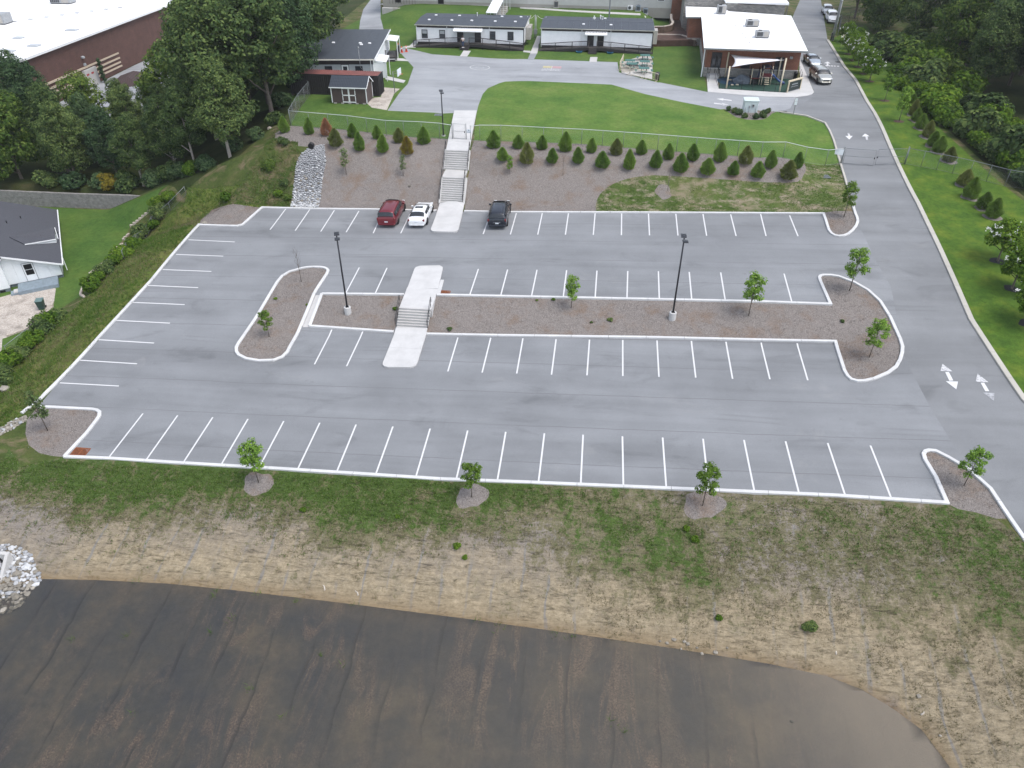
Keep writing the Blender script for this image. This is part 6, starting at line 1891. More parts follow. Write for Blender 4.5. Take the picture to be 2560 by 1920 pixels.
MB().box(0.2, 1.4, -0.18, -0.14, 1.25, 1.55).build('barrier', M['play_red'], ps)
for k in range(4):
 MB().box(0.5, 1.1, -0.75 + 0.12 * k, -0.5 + 0.12 * k, 0.2 + 0.25 * k, 0.25 + 0.25 * k).build('climber_rung', M['cream_metal'], ps)
for k in range(3):
 MB().box(-1.0, -0.4, -0.5 + 0.13 * k, -0.25 + 0.13 * k, 0.15 + 0.2 * k, 0.2 + 0.2 * k).build('step', M['dark_steel'], ps)
sl_pts = [(1.45, 0.6, 1.2), (1.9, 0.55, 1.0), (2.4, 0.45, 0.55), (2.9, 0.3, 0.25), (3.4, 0.2, 0.18)]
sl = MB()
V = []
for x, y, z in sl_pts:
 V += [(x, y - 0.3, z + 0.2), (x, y - 0.24, z), (x, y + 0.24, z), (x, y + 0.3, z + 0.2), (x, y + 0.34, z + 0.2), (x, y + 0.27, z - 0.05), (x, y - 0.27, z - 0.05), (x, y - 0.34, z + 0.2)]
F = [(i * 8 + k, i * 8 + (k + 1) % 8, i * 8 + 8 + (k + 1) % 8, i * 8 + 8 + k) for i in range(4) for k in range(8)]
sl.add(V, F)
sl.build('slide', M['play_blue'], ps, True)
mb = MB()
for k in range(5):
 t = 0.3 + k * 0.22
 mb.tube([(0.8 + 0.5 * math.cos(a), 0.5, 2.4 + t * 0.0 + 0.45 * math.sin(a)) for a in np.linspace(0, PI, 7)], 0.02, 5) if k == 0 else None
mb.build('arch_rail', M['dark_steel'], ps, True)
bm = bmesh.new()
bmesh.ops.create_icosphere(bm, subdivisions=3, radius=1.0)
for v in bm.verts:
 n_ = math.sin(v.co.x * 5) * math.sin(v.co.y * 4 + 1) * math.sin(v.co.z * 6) * 0.16 + math.floor(v.co.z * 4) * 0.03
 v.co *= 1 + n_
 v.co.x *= 1.25; v.co.y *= 0.75; v.co.z = max(v.co.z, -0.1) * 0.95
me = bpy.data.meshes.new('climbing_boulder')
bm.to_mesh(me); bm.free()
me.materials.append(plain('moulded_grey_rock', (0.105, 0.125, 0.150), 0.7, 0.35, 2))
bo = link(bpy.data.objects.new('climbing_boulder', me))
bo.location = (52.15, 76.5, 6.18)
tag(bo, 'lumpy grey moulded climbing boulder on the playground surface', 'climbing boulder')
PADS = [(50.64,77.87),(51.15,77.85),(51.18,77.08),(50.59,75.22),(51.31,75.38)]
PL_N = ('at the far left', 'second from the left at the back', 'in the middle', 'at the front left', 'at the front right')
for k, c in enumerate(PADS):
 o = MB().lathe([(0.22, 0), (0.22, 0.06), (0.17, 0.09)], 12).build('stepping_pad', M['cream_metal'], None, True, (c[0], c[1], 6.13))
 tag(o, f'pale round stepping pad {PL_N[k]} of the blue play surface', 'stepping pad', 'stepping pads on the blue play surface')
bn = empty('trash_bin', (59.75, 79.0, 6.1), 0, 'tall dark bin against the brick wall at the back of the playground', 'bin')
MB().lathe([(0.26, 0), (0.28, 0.9), (0.30, 0.9), (0.30, 0.98), (0.2, 1.15), (0.05, 1.2)], 14).build('body', M['black_plastic'], bn, True)
er = empty('entrance_ramp_rail', (48.6, 77.5, 6.1), 0, 'pair of black handrails on the concrete ramp at the left school door', 'handrail')
def f_():
 for x in (47.5, 49.0):
  handrail(er, [(x, 76.7, 6.12), (x, 78.0, 6.25), (x, 79.3, 6.5)], mat=M['black_plastic'])
under(er, f_)
slab('walkway', [(47.5, 78.3), (49.1, 78.3), (49.1, 79.62), (47.5, 79.62)], M['walk'], 0.0, None, z=6.53, deep=0.6)

# ------------------------------------------------------------------ big brick building, top left
bg = empty('large_brick_building', (-56.5, 76.5, -2.0), 0, 'large dark brick building with wide white roof and cream wall stripes beyond the trees', 'school building')
MB().prism([(0, 0), (0.4, 52), (-70, 52), (-70, 4)], 'z', -1, 7.8).build('wall', M['brick_dark'], bg)
ro = MB().prism([(0.5, -0.5), (0.9, 52.5), (-70.5, 52.5), (-70.5, 3.5)], 'z', 7.8, 8.15).build('roof', M['roof_white'], bg)
M['cream_band'] = plain('cream_brick_band', (0.46, 0.38, 0.29), 0.8, 0.08, 3)
for k, (z, y0, y1) in enumerate(((3.32, 3, 25.6), (2.52, 4, 25.6), (1.80, 4.5, 25.5), (1.15, 6, 25.6))):
 MB().box(0.0 + 0.001 * y0, 0.30, y0, y1, z, z + 0.27).build('band', M['cream_band'], bg)
MB().box(0.02, 0.55, 13.8, 17.4, -0.5, 3.12).build('notice_panel', M['concrete'], bg)
for y in (14.2, 15.6):
 MB().box(0.551, 0.56, y, y + 0.75, 2.2, 2.5).build('notice_mark', plain('faded_red_mark', (0.35, 0.05, 0.05), 0.7, 0.1, 4), bg)
MB().box(0.0, 0.35, 14.8, 15.3, 3.75, 4.1).build('wall_sign', M['blind'], bg)
MB().lathe([(0.3, 0), (0.3, 0.25), (0.1, 0.35)], 12, (0.4, 14.9, 5.0)).build('wall_lamp', M['blind'], bg)
for x, y, w in ((-6, 4, 2.2), (-4, 8, 1.8), (-12, 7.5, 2.2), (-10, 13, 1.5), (-5, 20, 2)):
 MB().bbox(x, x + w, y, y + 1.3, 8.15, 8.35, 0.05).build('roof_hatch', M['blind'], ro)
for k in range(9):
 MB().bbox(-21 + 1.7 * k, -20.2 + 1.7 * k, 24 + 2.2 * k, 24.5 + 2.2 * k, 8.15, 8.28, 0.03).build('roof_drain', M['grey_metal'], ro)
rtu('rooftop_unit', (-77.40, 121.35, 6.20), 4.2, 2.4, 1.6, 'big grey rooftop unit at the top edge of the large white roof')
rtu('rooftop_unit', (-76.83, 101.11, 6.20), 3.4, 2.6, 1.7, 'grey rooftop unit at the left picture edge on the large white roof')
slab('car_park', [(-56, 70), (-40, 74), (-36, 100), (-40, 135), (-56, 135)], M['drive'], 0.05)
br = empty('brown_roof_house', (-53.2, 88.0, -4.4), 0.25, 'low building with a dark brown hipped roof below the large brick wall', 'house')
MB().box(0, 9, 0, 11, -1, 2.2).build('wall', M['house_white'], br)
MB().add([(-0.6, -0.6, 2.2), (9.6, -0.6, 2.2), (9.6, 11.6, 2.2), (-0.6, 11.6, 2.2), (4.5, 3.5, 4.3), (4.5, 7.5, 4.3)], [(0, 1, 4), (1, 2, 5, 4), (2, 3, 5), (3, 0, 4, 5), (3, 2, 1, 0)]).build('roof', shingle_mat('brown_shingle', (0.050, 0.030, 0.028)), br)

# ------------------------------------------------------------------ neighbour's house, left
U_ = math.atan2(0.825, -0.566) - PI / 2      # local y runs along the eave
hs = empty('white_house', (-22.97, 29.27, -3.98), U_, 'white board house with grey shingle roof and a dark screen door at the left edge', 'house')
M['house_roof'] = shingle_mat('grey_shingle', (0.062, 0.064, 0.076), sc=30)
HW, HL, S_ = 11.0, 15.2, 0.40
def rz_(x): return 1.72 + S_ * min(-x, 12 + x) if x > -12 else 1.72
def gable(x0, x1, y, t, mat, name):
 P = [(x0, 0.35), (x1, 0.35), (x1, rz_(x1) - 0.05)] + ([(-6, rz_(-6) - 0.05)] if x0 < -6 < x1 else []) + [(x0, rz_(x0) - 0.05)]
 return MB().prism(P, 'y', y, y + t).build(name, mat, hs)
for k in range(11):
 xb, xa = -k * 1.0, -(k + 1) * 1.0 + 0.012
 if k < 5:
  gable(xa, xb, 0.0, 0.14, M['house_white'], 'wall_panel')
 else:
  gable(xa, xb, -0.75, 0.14, M['house_white'], 'wall_panel')
MB().box(-5.0, -4.9, -0.75, 0.0, 0.35, 3.5).build('wall_return', M['house_white'], hs)
MB().box(-11, 0, 0.14, HL, -0.4, 0.36).build('foundation', M['house_base'], hs)
MB().box(-11, -4.95, -0.70, 0.14, -0.4, 0.36).build('foundation', M['house_base'], hs)
MB().box(-10.9, -0.02, 0.14, HL - 0.02, 0.36, 1.6).build('wall', M['house_white'], hs)
MB().box(-0.02, 0.05, 0.1, HL, 0.36, 1.62).build('side_wall', M['house_white'], hs)
for k in range(2):
 x0, x1, z0_, z1_ = ((0.35, -6, 1.72 - 0.14, 1.72 + 2.4), (-12.3, -6, 1.6, 4.12))[k]
 y0 = -0.35 if k == 0 else -1.05
 MB().prism([(x0, z0_), (x0, z0_ + 0.09), (x1, z1_ + 0.09), (x1, z1_)], 'y', -0.4, HL + 0.3).build('roof', M['house_roof'], hs)
MB().prism([(-4.6, 1.72 + 1.84), (-4.6, 1.72 + 1.93), (-6, 1.72 + 2.49), (-6, 1.72 + 2.40)], 'y', -1.1, -0.42).build('roof', M['house_roof'], hs)
MB().bar((0.40, -0.42, 1.60), (0.40, HL + 0.3, 1.60), 0.10, 0.12).build('gutter', M['white_trim'], hs)
MB().bar((0.36, -0.44, 1.62), (-4.7, -0.44, 3.64), 0.05, 0.17).build('rake_board', M['white_trim'], hs)
MB().bar((-4.6, -1.14, 3.62), (-6.2, -1.14, 4.26), 0.05, 0.17).build('rake_board', M['white_trim'], hs)
MB().bar((0.45, 1.2, 0.2), (0.45, 1.2, 1.6), 0.08).build('downspout', M['white_trim'], hs)
MB().box(-0.02, 0.055, 0.0, 0.14, 0.36, 1.6).build('corner_board', M['grey_metal'], hs)
# low cross gable over the side
gb = MB()
gb.add([(0.1, 5.15, 2.26), (0.35, 7.3, 2.1), (0.3, 6.05, 3.2), (-3.95, 4.95, 3.5), (-2.66, 3.4, 3.0), (-2.6, 6.9, 2.75)], [(0, 2, 3, 4), (2, 1, 5, 3)])
go = gb.build('cross_gable_roof', M['house_roof'], hs)
sm = go.modifiers.new('thick', 'SOLIDIFY'); sm.thickness = 0.1
MB().add([(0.05, 5.25, 1.5), (0.12, 7.2, 1.5), (0.12, 7.2, 2.08), (0.12, 6.05, 3.1), (0.05, 5.25, 2.2)], [(0, 1, 2, 3, 4)]).build('gable_wall', M['house_white'], hs)
MB().add([(0.05, 5.22, 1.7), (0.05, 5.22, 2.2), (-2.6, 3.5, 2.9), (-2.6, 3.5, 2.78)], [(0, 1, 2, 3)]).build('side_wall', M['house_white'], hs)
MB().bar((0.34, 5.1, 2.22), (0.34, 6.05, 3.17), 0.05, 0.13).build('rake_board', M['white_trim'], hs)
MB().bar((0.12, 5.12, 2.22), (-2.66, 3.36, 2.96), 0.05, 0.10).build('fascia', M['white_trim'], hs)
MB().bbox(-1.5, -1.1, 5.3, 5.6, 2.75, 2.95, 0.04).build('roof_vent', M['dark_steel'], hs)
for x, y in ((-4.2, 9.0), (-5.0, 13.0), (-3.0, 11)):
 MB().lathe([(0.05, 0), (0.05, 0.35)], 8, (x, y, 1.75 + S_ * -x)).build('vent_pipe', M['dark_steel'], hs)
dr = door(hs, -2.75, 0.38, 2.32, 0.95, -0.005, mat=M['white_trim'], trim=M['grey_metal'])
MB().box(-3.12, -2.38, -0.06, -0.042, 1.05, 1.60).build('screen_pane', M['cav'], dr)
MB().box(-3.12, -2.38, -0.06, -0.042, 1.66, 2.22).build('screen_pane', M['cav'], dr)
window(hs, -6.3, 1.35, 2.35, 1.0, -0.755, blind=0.1, trim=M['white_trim'])
MB().box(-5.9, -5.4, -0.72, -0.695, 0.0, 0.22).build('crawl_vent', M['cav'], hs)
dk = empty('house_deck', (-22.97, 29.27, -3.98), U_, 'small blue grey timber deck with steps at the house door', 'deck')
for k in range(9):
 MB().box(-4.2, -0.55, -2.05 + k * 0.22, -1.845 + k * 0.22, 0.30, 0.35).build('deck_board', M['deck_blue'], dk)
MB().box(-4.2, -0.55, -2.1, -2.055, -0.3, 0.33).build('rim_board', M['deck_blue'], dk)
MB().box(-0.55, -0.5, -2.1, -0.08, -0.3, 0.33).build('rim_board', M['deck_blue'], dk)
MB().box(-4.9, -4.22, -1.9, -1.1, -0.2, 0.17).build('step', M['deck_blue'], dk)
MB().box(-4.6, -4.22, -1.85, -1.15, 0.17, 0.30).build('step', M['concrete'], dk)
tc_ = empty('wheeled_bin', (-21.2, 22.9, gz(-21.2, 22.9)), 0.35, 'dark green wheeled rubbish bin on the pale gravel yard', 'bin')
M['bin_green'] = plain('dark_green_plastic', (0.018, 0.050, 0.040), 0.45, 0.1, 3)
MB().add([(-0.24, -0.26, 0.05), (0.24, -0.26, 0.05), (0.24, 0.26, 0.05), (-0.24, 0.26, 0.05), (-0.32, -0.36, 1.0), (0.32, -0.36, 1.0), (0.32, 0.36, 1.0), (-0.32, 0.36, 1.0)],
   [(0, 3, 2, 1), (4, 5, 6, 7), (0, 1, 5, 4), (1, 2, 6, 5), (2, 3, 7, 6), (3, 0, 4, 7)]).build('body', M['bin_green'], tc_)
MB().bbox(-0.35, 0.35, -0.40, 0.40, 1.0, 1.08, 0.03).build('lid', plain('grey_green_lid', (0.10, 0.16, 0.15), 0.45, 0.1, 3), tc_)
for x in (-0.28, 0.28):
 w_ = MB().lathe([(0.12, -0.03), (0.12, 0.03)], 12).build('wheel', M['black_plastic'], tc_)
 w_.matrix_basis = Matrix.Translation((x, 0.30, 0.12)) @ Matrix.Rotation(PI / 2, 4, 'Y')
MB().bar((-0.25, 0.42, 0.95), (0.25, 0.42, 0.95), 0.04).build('handle', M['black_plastic'], tc_)
ow = empty('white_outbuilding', (-27.4, 12.6, -4.1), 0.0, 'corner of a white outbuilding at the left picture edge', 'outbuilding')
MB().box(-5, 0, -4, 3.3, -0.5, 2.0).build('wall', M['house_white'], ow)
MB().box(-5.3, 0.3, -4.3, 3.6, 2.0, 2.15).build('roof', M['roof_white'], ow)

# grey block wall under the wood, terraces of edging stone
block_wall('retaining_wall', [(-46, 46.4), (-32, 46.6), (-25, 46.9), (-17.5, 46.6)], 2.0, 0.62, 0.25, M['block_grey'], 'long grey block retaining wall under the wood behind the house', None, zfun=lambda q: -4.1 if q[0] < -20 else -3.4)
def stone_row(line, label, s=0.3):
 p = dens(line, s, False)
 root = empty('stone_edging', (p[0][0], p[0][1], gz(*p[0])), 0, label, 'stone edging')
 rg = random.Random(len(p))
 def f():
  for a, b in zip(p[:-1], p[1:]):
   c = ((a[0] + b[0]) / 2, (a[1] + b[1]) / 2)
   ang = math.atan2(b[1] - a[1], b[0] - a[0]) + rg.uniform(-0.15, 0.15)
   o = MB().bbox(-s * 0.47, s * 0.47, -0.11, 0.11, -0.2, rg.uniform(0.14, 0.24), 0.03).build('stone', M['stone_edge'], root)
   o.matrix_basis = Matrix.Translation((c[0], c[1], gz(*c))) @ Matrix.Rotation(ang, 4, 'Z')
 under(root, f)
stone_row([(-22.35,41.73),(-21.23,42.14),(-19.72,42.64)], 'grey stone edging at the top of the terraced slope', 0.4)
stone_row([(-20.16,38.46),(-21.58,38.64),(-21.58,40.09)], 'pale stone edging of the upper garden terrace')
stone_row([(-17.26,31.98),(-20.93,34.87),(-21.04,35.81),(-21.02,37.63)], 'pale stone edging of the middle garden terrace')
stone_row([(-17.44,28.16),(-20.42,30.01),(-20.12,31.51),(-19.52,32.97)], 'pale stone edging of the lower middle garden terrace')
stone_row([(-16.68,26.00),(-18.84,27.04)], 'short pale stone row across the lowest terrace')
stone_row([(-16.99,23.89),(-18.13,24.85),(-19.19,26.87),(-19.85,29.16)], 'pale curved stone edging at the foot of the terraces')
stone_row([(-20.88,24.07),(-20.17,22.61),(-20.05,20.81),(-20.25,19.33),(-20.85,18.49),(-21.39,17.79)], 'pale stone edging around the gravel yard')
# ------------------------------------------------------------------ vehicles
def car_paint(name, col, metal=0.0, rough=0.28):
 m, nt, b, _ = new_mat(name)
 n = noise(nt, pos(nt, obj=True), 2.5, 4, 0.6)
 c = ramp(nt, n, [(0.3, tuple(0.94 * x for x in col)), (0.7, tuple(min(1, 1.05 * x) for x in col))])
 nt.links.new(c, b.inputs['Base Color'])
 b.inputs['Metallic'].default_value = metal
 b.inputs['Roughness'].default_value = rough
 b.inputs['Coat Weight'].default_value = 0.6
 b.inputs['Coat Roughness'].default_value = 0.08
 return m
M['car_glass'] = glass_mat('car_glass', (0.016, 0.019, 0.023), 0.05)
M['tail_red'] = glass_mat('tail_lamp_red', (0.13, 0.006, 0.008), 0.2)
M['lamp_clear'] = glass_mat('clear_lamp', (0.55, 0.57, 0.60), 0.12)
M['chrome'] = plain('bright_metal', (0.55, 0.56, 0.58), 0.25, 0.05, 3, metal=0.8)
M['plate'] = plain('licence_plate', (0.60, 0.63, 0.66), 0.4, 0.08, 14)

CARS = {
 # stations along the length (x from the front): x, half width, sill z, belt z, roof z, roof half width
 'minivan': dict(st=[(0.00, .62, .34, .62, .62, .55), (0.10, .80, .26, .78, .78, .66), (0.45, .92, .22, .92, .93, .70), (0.95, .97, .20, 1.02, 1.06, .70), (1.25, .98, .20, 1.05, 1.16, .69), (1.95, .99, .20, 1.07, 1.66, .66),
      (2.5, 1.0, .20, 1.08, 1.73, .68), (3.4, 1.0, .20, 1.10, 1.75, .70), (4.3, 1.0, .20, 1.12, 1.72, .71), (4.75, .99, .22, 1.12, 1.68, .69), (5.02, .96, .26, 1.10, 1.18, .72), (5.10, .93, .32, .95, .96, .74), (5.13, .86, .36, .60, .60, .66)],
     ax=(.95, 4.00), wr=.34, glass=[(4, 5, 'w'), (5, 9, 's'), (9, 10, 'r')]),
 'sedan': dict(st=[(0.00, .42, .36, .52, .53, .34), (0.12, .66, .26, .64, .66, .50), (0.5, .84, .20, .76, .80, .62), (1.1, .92, .19, .88, .93, .66), (1.45, .93, .19, .92, 1.00, .64), (2.15, .93, .19, .94, 1.37, .57),
      (2.7, .93, .19, .95, 1.43, .58), (3.35, .93, .19, .96, 1.40, .58), (3.72, .93, .20, .97, 1.33, .57), (4.42, .91, .21, .98, 1.07, .62), (4.74, .87, .24, .95, 1.00, .64), (4.86, .82, .28, .84, .86, .62), (4.90, .74, .36, .60, .60, .56)],
     ax=(.93, 3.80), wr=.33, glass=[(4, 5, 'w'), (5, 8, 's'), (8, 9, 'r')]),
 'suv': dict(st=[(0.00, .64, .40, .70, .70, .58), (0.09, .82, .30, .90, .90, .68), (0.45, .93, .26, 1.02, 1.03, .72), (1.0, .97, .24, 1.08, 1.12, .72), (1.3, .98, .24, 1.10, 1.20, .70), (1.95, .99, .24, 1.12, 1.66, .66),
     (2.5, .99, .24, 1.13, 1.74, .68), (3.3, .99, .24, 1.14, 1.75, .69), (4.2, .99, .25, 1.16, 1.70, .68), (4.65, .97, .26, 1.16, 1.62, .65), (4.93, .95, .30, 1.12, 1.18, .72), (5.0, .92, .34, .95, .96, .74), (5.03, .85, .40, .62, .62, .66)],
    ax=(.95, 3.92), wr=.37, glass=[(4, 5, 'w'), (5, 9, 's'), (9, 10, 'r')]),
}
def make_car(kind, paint, label, loc, rz, rails=False, sunroof=False, scale=1.0, group=None, plate='rear', trim_paint=None):
 """car whose nose points along local -x ... built nose at x=0; root sits at mid length on the ground"""
 c = CARS[kind]
 st = c['st']
 L = st[-1][0]
 root = empty('parked_car', loc, rz, label, 'car', group)
 root.scale = (scale,) * 3
 nst = len(st)
 rows = []
 for x, hw, zs, zb, zr, rw in st:
  zm = zs + (zb - zs) * 0.55
  prof = [(hw * 0.90, zs), (hw * 0.985, zs + (zb - zs) * 0.22), (hw, zm), (hw * 0.965, zb)]
  if zr - zb > 0.15:
   prof += [(rw + 0.06, zr - 0.10), (rw * 0.90, zr - 0.02), (rw * 0.45, zr + 0.015)]
  else:
   prof += [(hw * 0.86, zb + (zr - zb) * 0.5), (hw * 0.62, zr), (hw * 0.3, zr + 0.012)]
  half = [(x, y, z) for y, z in prof]
  full = half + [(x, 0, half[-1][2] + 0.004)] + [(x, -y, z) for x, y, z in half[::-1]]
  rows.append(full)
 m = len(rows[0])
 V = [(p[0] - L / 2, p[1], p[2]) for r in rows for p in r]
 F, cls = [], []
 for i in range(nst - 1):
  for j in range(m - 1):
   k = 'body'
   for a, b, t in c['glass']:
    if a <= i < b:
     if t in 'wr' and 3 < j < m - 5: k = {'w': 'windscreen', 'r': 'rear_window'}[t]
     if t == 's' and j in (3, m - 5): k = 'side_window'
     if t in 'wr' and j in (3, m - 5): k = 'body'
   F.append((i * m + j, (i + 1) * m + j, (i + 1) * m + j + 1, i * m + j + 1))
   cls.append(k)
 F.append(tuple(range(m))); cls.append('body')
 F.append(tuple(range((nst - 1) * m, nst * m))[::-1]); cls.append('body')
 F += [(i * m, i * m + m - 1, (i + 1) * m + m - 1, (i + 1) * m) for i in range(nst - 1)]; cls += ['body'] * (nst - 1)
 P = np.array(V)
 def sub(name, sel, mat, grow=0.0, smooth=True, subd=1):
  fs = [f for f, k in zip(F, cls) if sel(f, k)]
  if not fs: return None
  u = sorted({i for f in fs for i in f})
  mp = {i: n for n, i in enumerate(u)}
  vv = P[u].copy()
  if grow:
   ce = np.array([0, 0, 0.9])
   d = vv - ce
   d[:, 0] *= 0.3
   vv += d / np.linalg.norm(d, axis=1)[:, None] * grow
  o = mesh_np(name, vv, [[mp[i] for i in f] for f in fs], mat, root, smooth=smooth)
  bm = bmesh.new(); bm.from_mesh(o.data); bmesh.ops.recalc_face_normals(bm, faces=bm.faces); bm.to_mesh(o.data); bm.free()
  if subd:
   md = o.modifiers.new('smooth', 'SUBSURF'); md.levels = md.render_levels = subd
  return o
 sub('body', lambda f, k: True, paint, 0, True, 2)
 def cy(f): return np.mean([P[i][1] for i in f])
 def inset(name, fs, mat, k=0.86, out=0.018):
  """glass panel lying just proud of the bodywork, corners drawn in"""
  nr = len(fs)
  for f in fs: pass
 # glass built as its own curved panels slightly proud of the body
 def panel(name, i0, i1, j0, j1, mat, out, shx=0.0, shj=0.0):
  vv, ff = [], []
  ni, nj = 6, 6
  def S(i, j):
   i = min(max(i, 0), nst - 1.001); j = min(max(j, 0), m - 1.001)
   a, b = int(i), int(j)
   fi, fj = i - a, j - b
   p = lambda q, r: P[q * m + r]
   return (p(a, b) * (1 - fj) + p(a, b + 1) * fj) * (1 - fi) + (p(a + 1, b) * (1 - fj) + p(a + 1, b + 1) * fj) * fi
  G_ = [[S(i0 + (i1 - i0) * q / ni, j0 + (j1 - j0) * r / nj) for r in range(nj + 1)] for q in range(ni + 1)]
  for q in range(ni + 1):
   for r in range(nj + 1):
    a = G_[min(q + 1, ni)][r] - G_[max(q - 1, 0)][r]
    b = G_[q][min(r + 1, nj)] - G_[q][max(r - 1, 0)]
    n = np.cross(a, b); n /= np.linalg.norm(n) + 1e-9
    if n[2] < 0 and abs(n[2]) > 0.3 or (abs(n[2]) <= 0.3 and n[1] * G_[q][r][1] < 0): n = -n
    vv.append(tuple(G_[q][r] + n * out))
  ff = [(q * (nj + 1) + r, (q + 1) * (nj + 1) + r, (q + 1) * (nj + 1) + r + 1, q * (nj + 1) + r + 1) for q in range(ni) for r in range(nj)]
  o = mesh_np(name, vv, ff, mat, root, smooth=True)
  md = o.modifiers.new('thick', 'SOLIDIFY'); md.thickness = 0.03; md.offset = -1
  return o
 for a, b, t in c['glass']:
  if t == 'w': panel('windscreen', a + 0.05, b - 0.08, 3.9, m - 4.9, M['car_glass'], 0.028)
  if t == 'r': panel('rear_window', a + 0.12, b - 0.10, 4.0, m - 5.0, M['car_glass'], 0.035)
  if t == 's':
   n_ = 3 if b - a > 3 else 2
   for q in range(n_):
    ia, ib = a - 0.25 + (b - a + 0.1) * q / n_, a - 0.25 + (b - a + 0.1) * (q + 1) / n_ - 0.08
    panel('side_window', ia, ib, 3.12, 3.80, M['car_glass'], 0.028)
    panel('side_window', ia, ib, m - 4.80, m - 4.12, M['car_glass'], 0.028)
 # wheels
 wr = c['wr']
 hw = st[3][1]
 for x in c['ax']:
  for s in (-1, 1):
   w = MB().lathe([(wr * 0.62, -0.11), (wr * 0.96, -0.11), (wr, -0.07), (wr, 0.07), (wr * 0.96, 0.11), (wr * 0.62, 0.11)], 20).build('tyre', M['rubber'], root, True)
   w.name = 'wheel'
   rim = MB()
   rim.lathe([(wr * 0.63, 0.02), (wr * 0.63, 0.09), (wr * 0.56, 0.10), (wr * 0.52, 0.05)], 20)
   for k in range(5):
    t = 2 * PI * k / 5
    rim.bar((0.05 * math.cos(t), 0.05 * math.sin(t), 0.075), (wr * 0.57 * math.cos(t), wr * 0.57 * math.sin(t), 0.085), 0.07, 0.03)
   rim.lathe([(0.07, 0.05), (0.07, 0.10), (0.02, 0.105)], 10)
   rm = rim.build('rim', M['chrome'], w, True)
   w.matrix_basis = Matrix.Translation((x - L / 2, s * (hw - 0.115), wr)) @ Matrix.Rotation(-s * PI / 2, 4, 'X')
   ar = MB().lathe([(wr * 1.14, -0.02), (wr * 1.14, 0.012), (wr * 0.98, 0.014)], 20).build('wheel_arch', M['rubber'], root, True)
   ar.matrix_basis = Matrix.Translation((x - L / 2, s * (hw + 0.002), wr * 1.02)) @ Matrix.Rotation(-s * PI / 2, 4, 'X')
 xr = L / 2
 zb = st[-4][3]
 hwR = st[-3][1]
 # bumpers, lamps, plate, mirrors, handles
 for s in (-1, 1):
  MB().bbox(xr - 0.26, xr - 0.045, s * (hwR - 0.10) - 0.11, s * (hwR - 0.10) + 0.085, zb - 0.30 if kind != 'sedan' else zb - 0.22, zb - 0.02, 0.03).build('tail_lamp', M['tail_red'], root)
  MB().bbox(-xr + 0.06, -xr + 0.34, s * 0.66 - 0.15, s * 0.66 + 0.15, st[1][3] - 0.12, st[1][3] + 0.03, 0.03).build('headlamp', M['lamp_clear'], root)
  mx = st[5][0] - L / 2 - 0.35
  MB().bbox(mx - 0.06, mx + 0.08, s * (hw + 0.10) - 0.11, s * (hw + 0.10) + 0.11, st[5][3] - 0.02, st[5][3] + 0.15, 0.03).build('mirror', paint, root)
  for q in (2.35, 3.25):
   MB().box(q - L / 2 + 0.25, q - L / 2 + 0.42, s * (hw + 0.005) - 0.015, s * (hw + 0.005) + 0.015, st[5][3] - 0.14, st[5][3] - 0.10).build('door_handle', paint, root)
   MB().box(q - L / 2 - 0.42, q - L / 2 - 0.412, s * (hw + 0.002) - 0.006, s * (hw + 0.002) + 0.006, 0.34, st[5][3] - 0.04).build('door_gap', M['cav'], root)
  if rails:
   MB().tube([(st[5][0] - L / 2 + 0.15, s * 0.62, st[6][4] - 0.02), (st[6][0] - L / 2, s * 0.62, st[6][4] + 0.045), (st[8][0] - L / 2, s * 0.62, st[8][4] + 0.05), (st[9][0] - L / 2, s * 0.60, st[9][4] + 0.0)], 0.022, 6).build('roof_rail', M['chrome'] if rails == 2 else M['dark_steel'], root, True)
 MB().bbox(xr - 0.16, xr + 0.03, -hwR + 0.10, hwR - 0.10, 0.36, 0.52, 0.03).build('rear_bumper', trim_paint or paint, root)
 MB().bbox(-xr - 0.03, -xr + 0.18, -0.62, 0.62, 0.34, 0.50, 0.03).build('front_bumper', trim_paint or paint, root)
 MB().box(-xr - 0.012, -xr + 0.08, -0.42, 0.42, 0.52, st[0][3] + 0.02).build('grille', M['black_plastic'], root)
 xp = xr - 0.02 if kind == 'sedan' else xr + 0.0
 MB().box(xp - 0.03, xp + 0.015, -0.17, 0.17, 0.66, 0.78).build('licence_plate', M['plate'], root)
 if kind != 'sedan':
  MB().box(xr - 0.05, xr + 0.008, -0.34, 0.34, 0.80, 0.84).build('trim_strip', M['chrome'] if rails else paint, root)
  MB().bar((xr - 0.30, 0, st[9][3] + 0.10), (xr - 0.32, 0.38, st[9][3] + 0.12), 0.02).build('wiper', M['black_plastic'], root)
 if sunroof:
  x0 = st[6][0] - L / 2
  MB().bbox(x0 + 0.02, x0 + 0.42, -0.40, 0.40, st[6][4] - 0.02, st[6][4] + 0.028, 0.02).build('sunroof', M['car_glass'], root)
 return root

P_RED = car_paint('deep_red_paint', (0.150, 0.008, 0.016), 0.3, 0.3)
P_WHITE = car_paint('white_car_paint', (0.70, 0.71, 0.72))
P_NAVY = car_paint('dark_navy_paint', (0.012, 0.016, 0.026), 0.3, 0.25)
P_SILVER = car_paint('silver_paint', (0.40, 0.44, 0.48), 0.6, 0.3)
P_CHAMP = car_paint('champagne_silver_paint', (0.40, 0.40, 0.37), 0.6, 0.32)
P_BLUE = car_paint('steel_blue_paint', (0.14, 0.22, 0.30), 0.5, 0.3)

def put(c, dz=0.015): return (c[0], c[1], gz(*c) + dz)
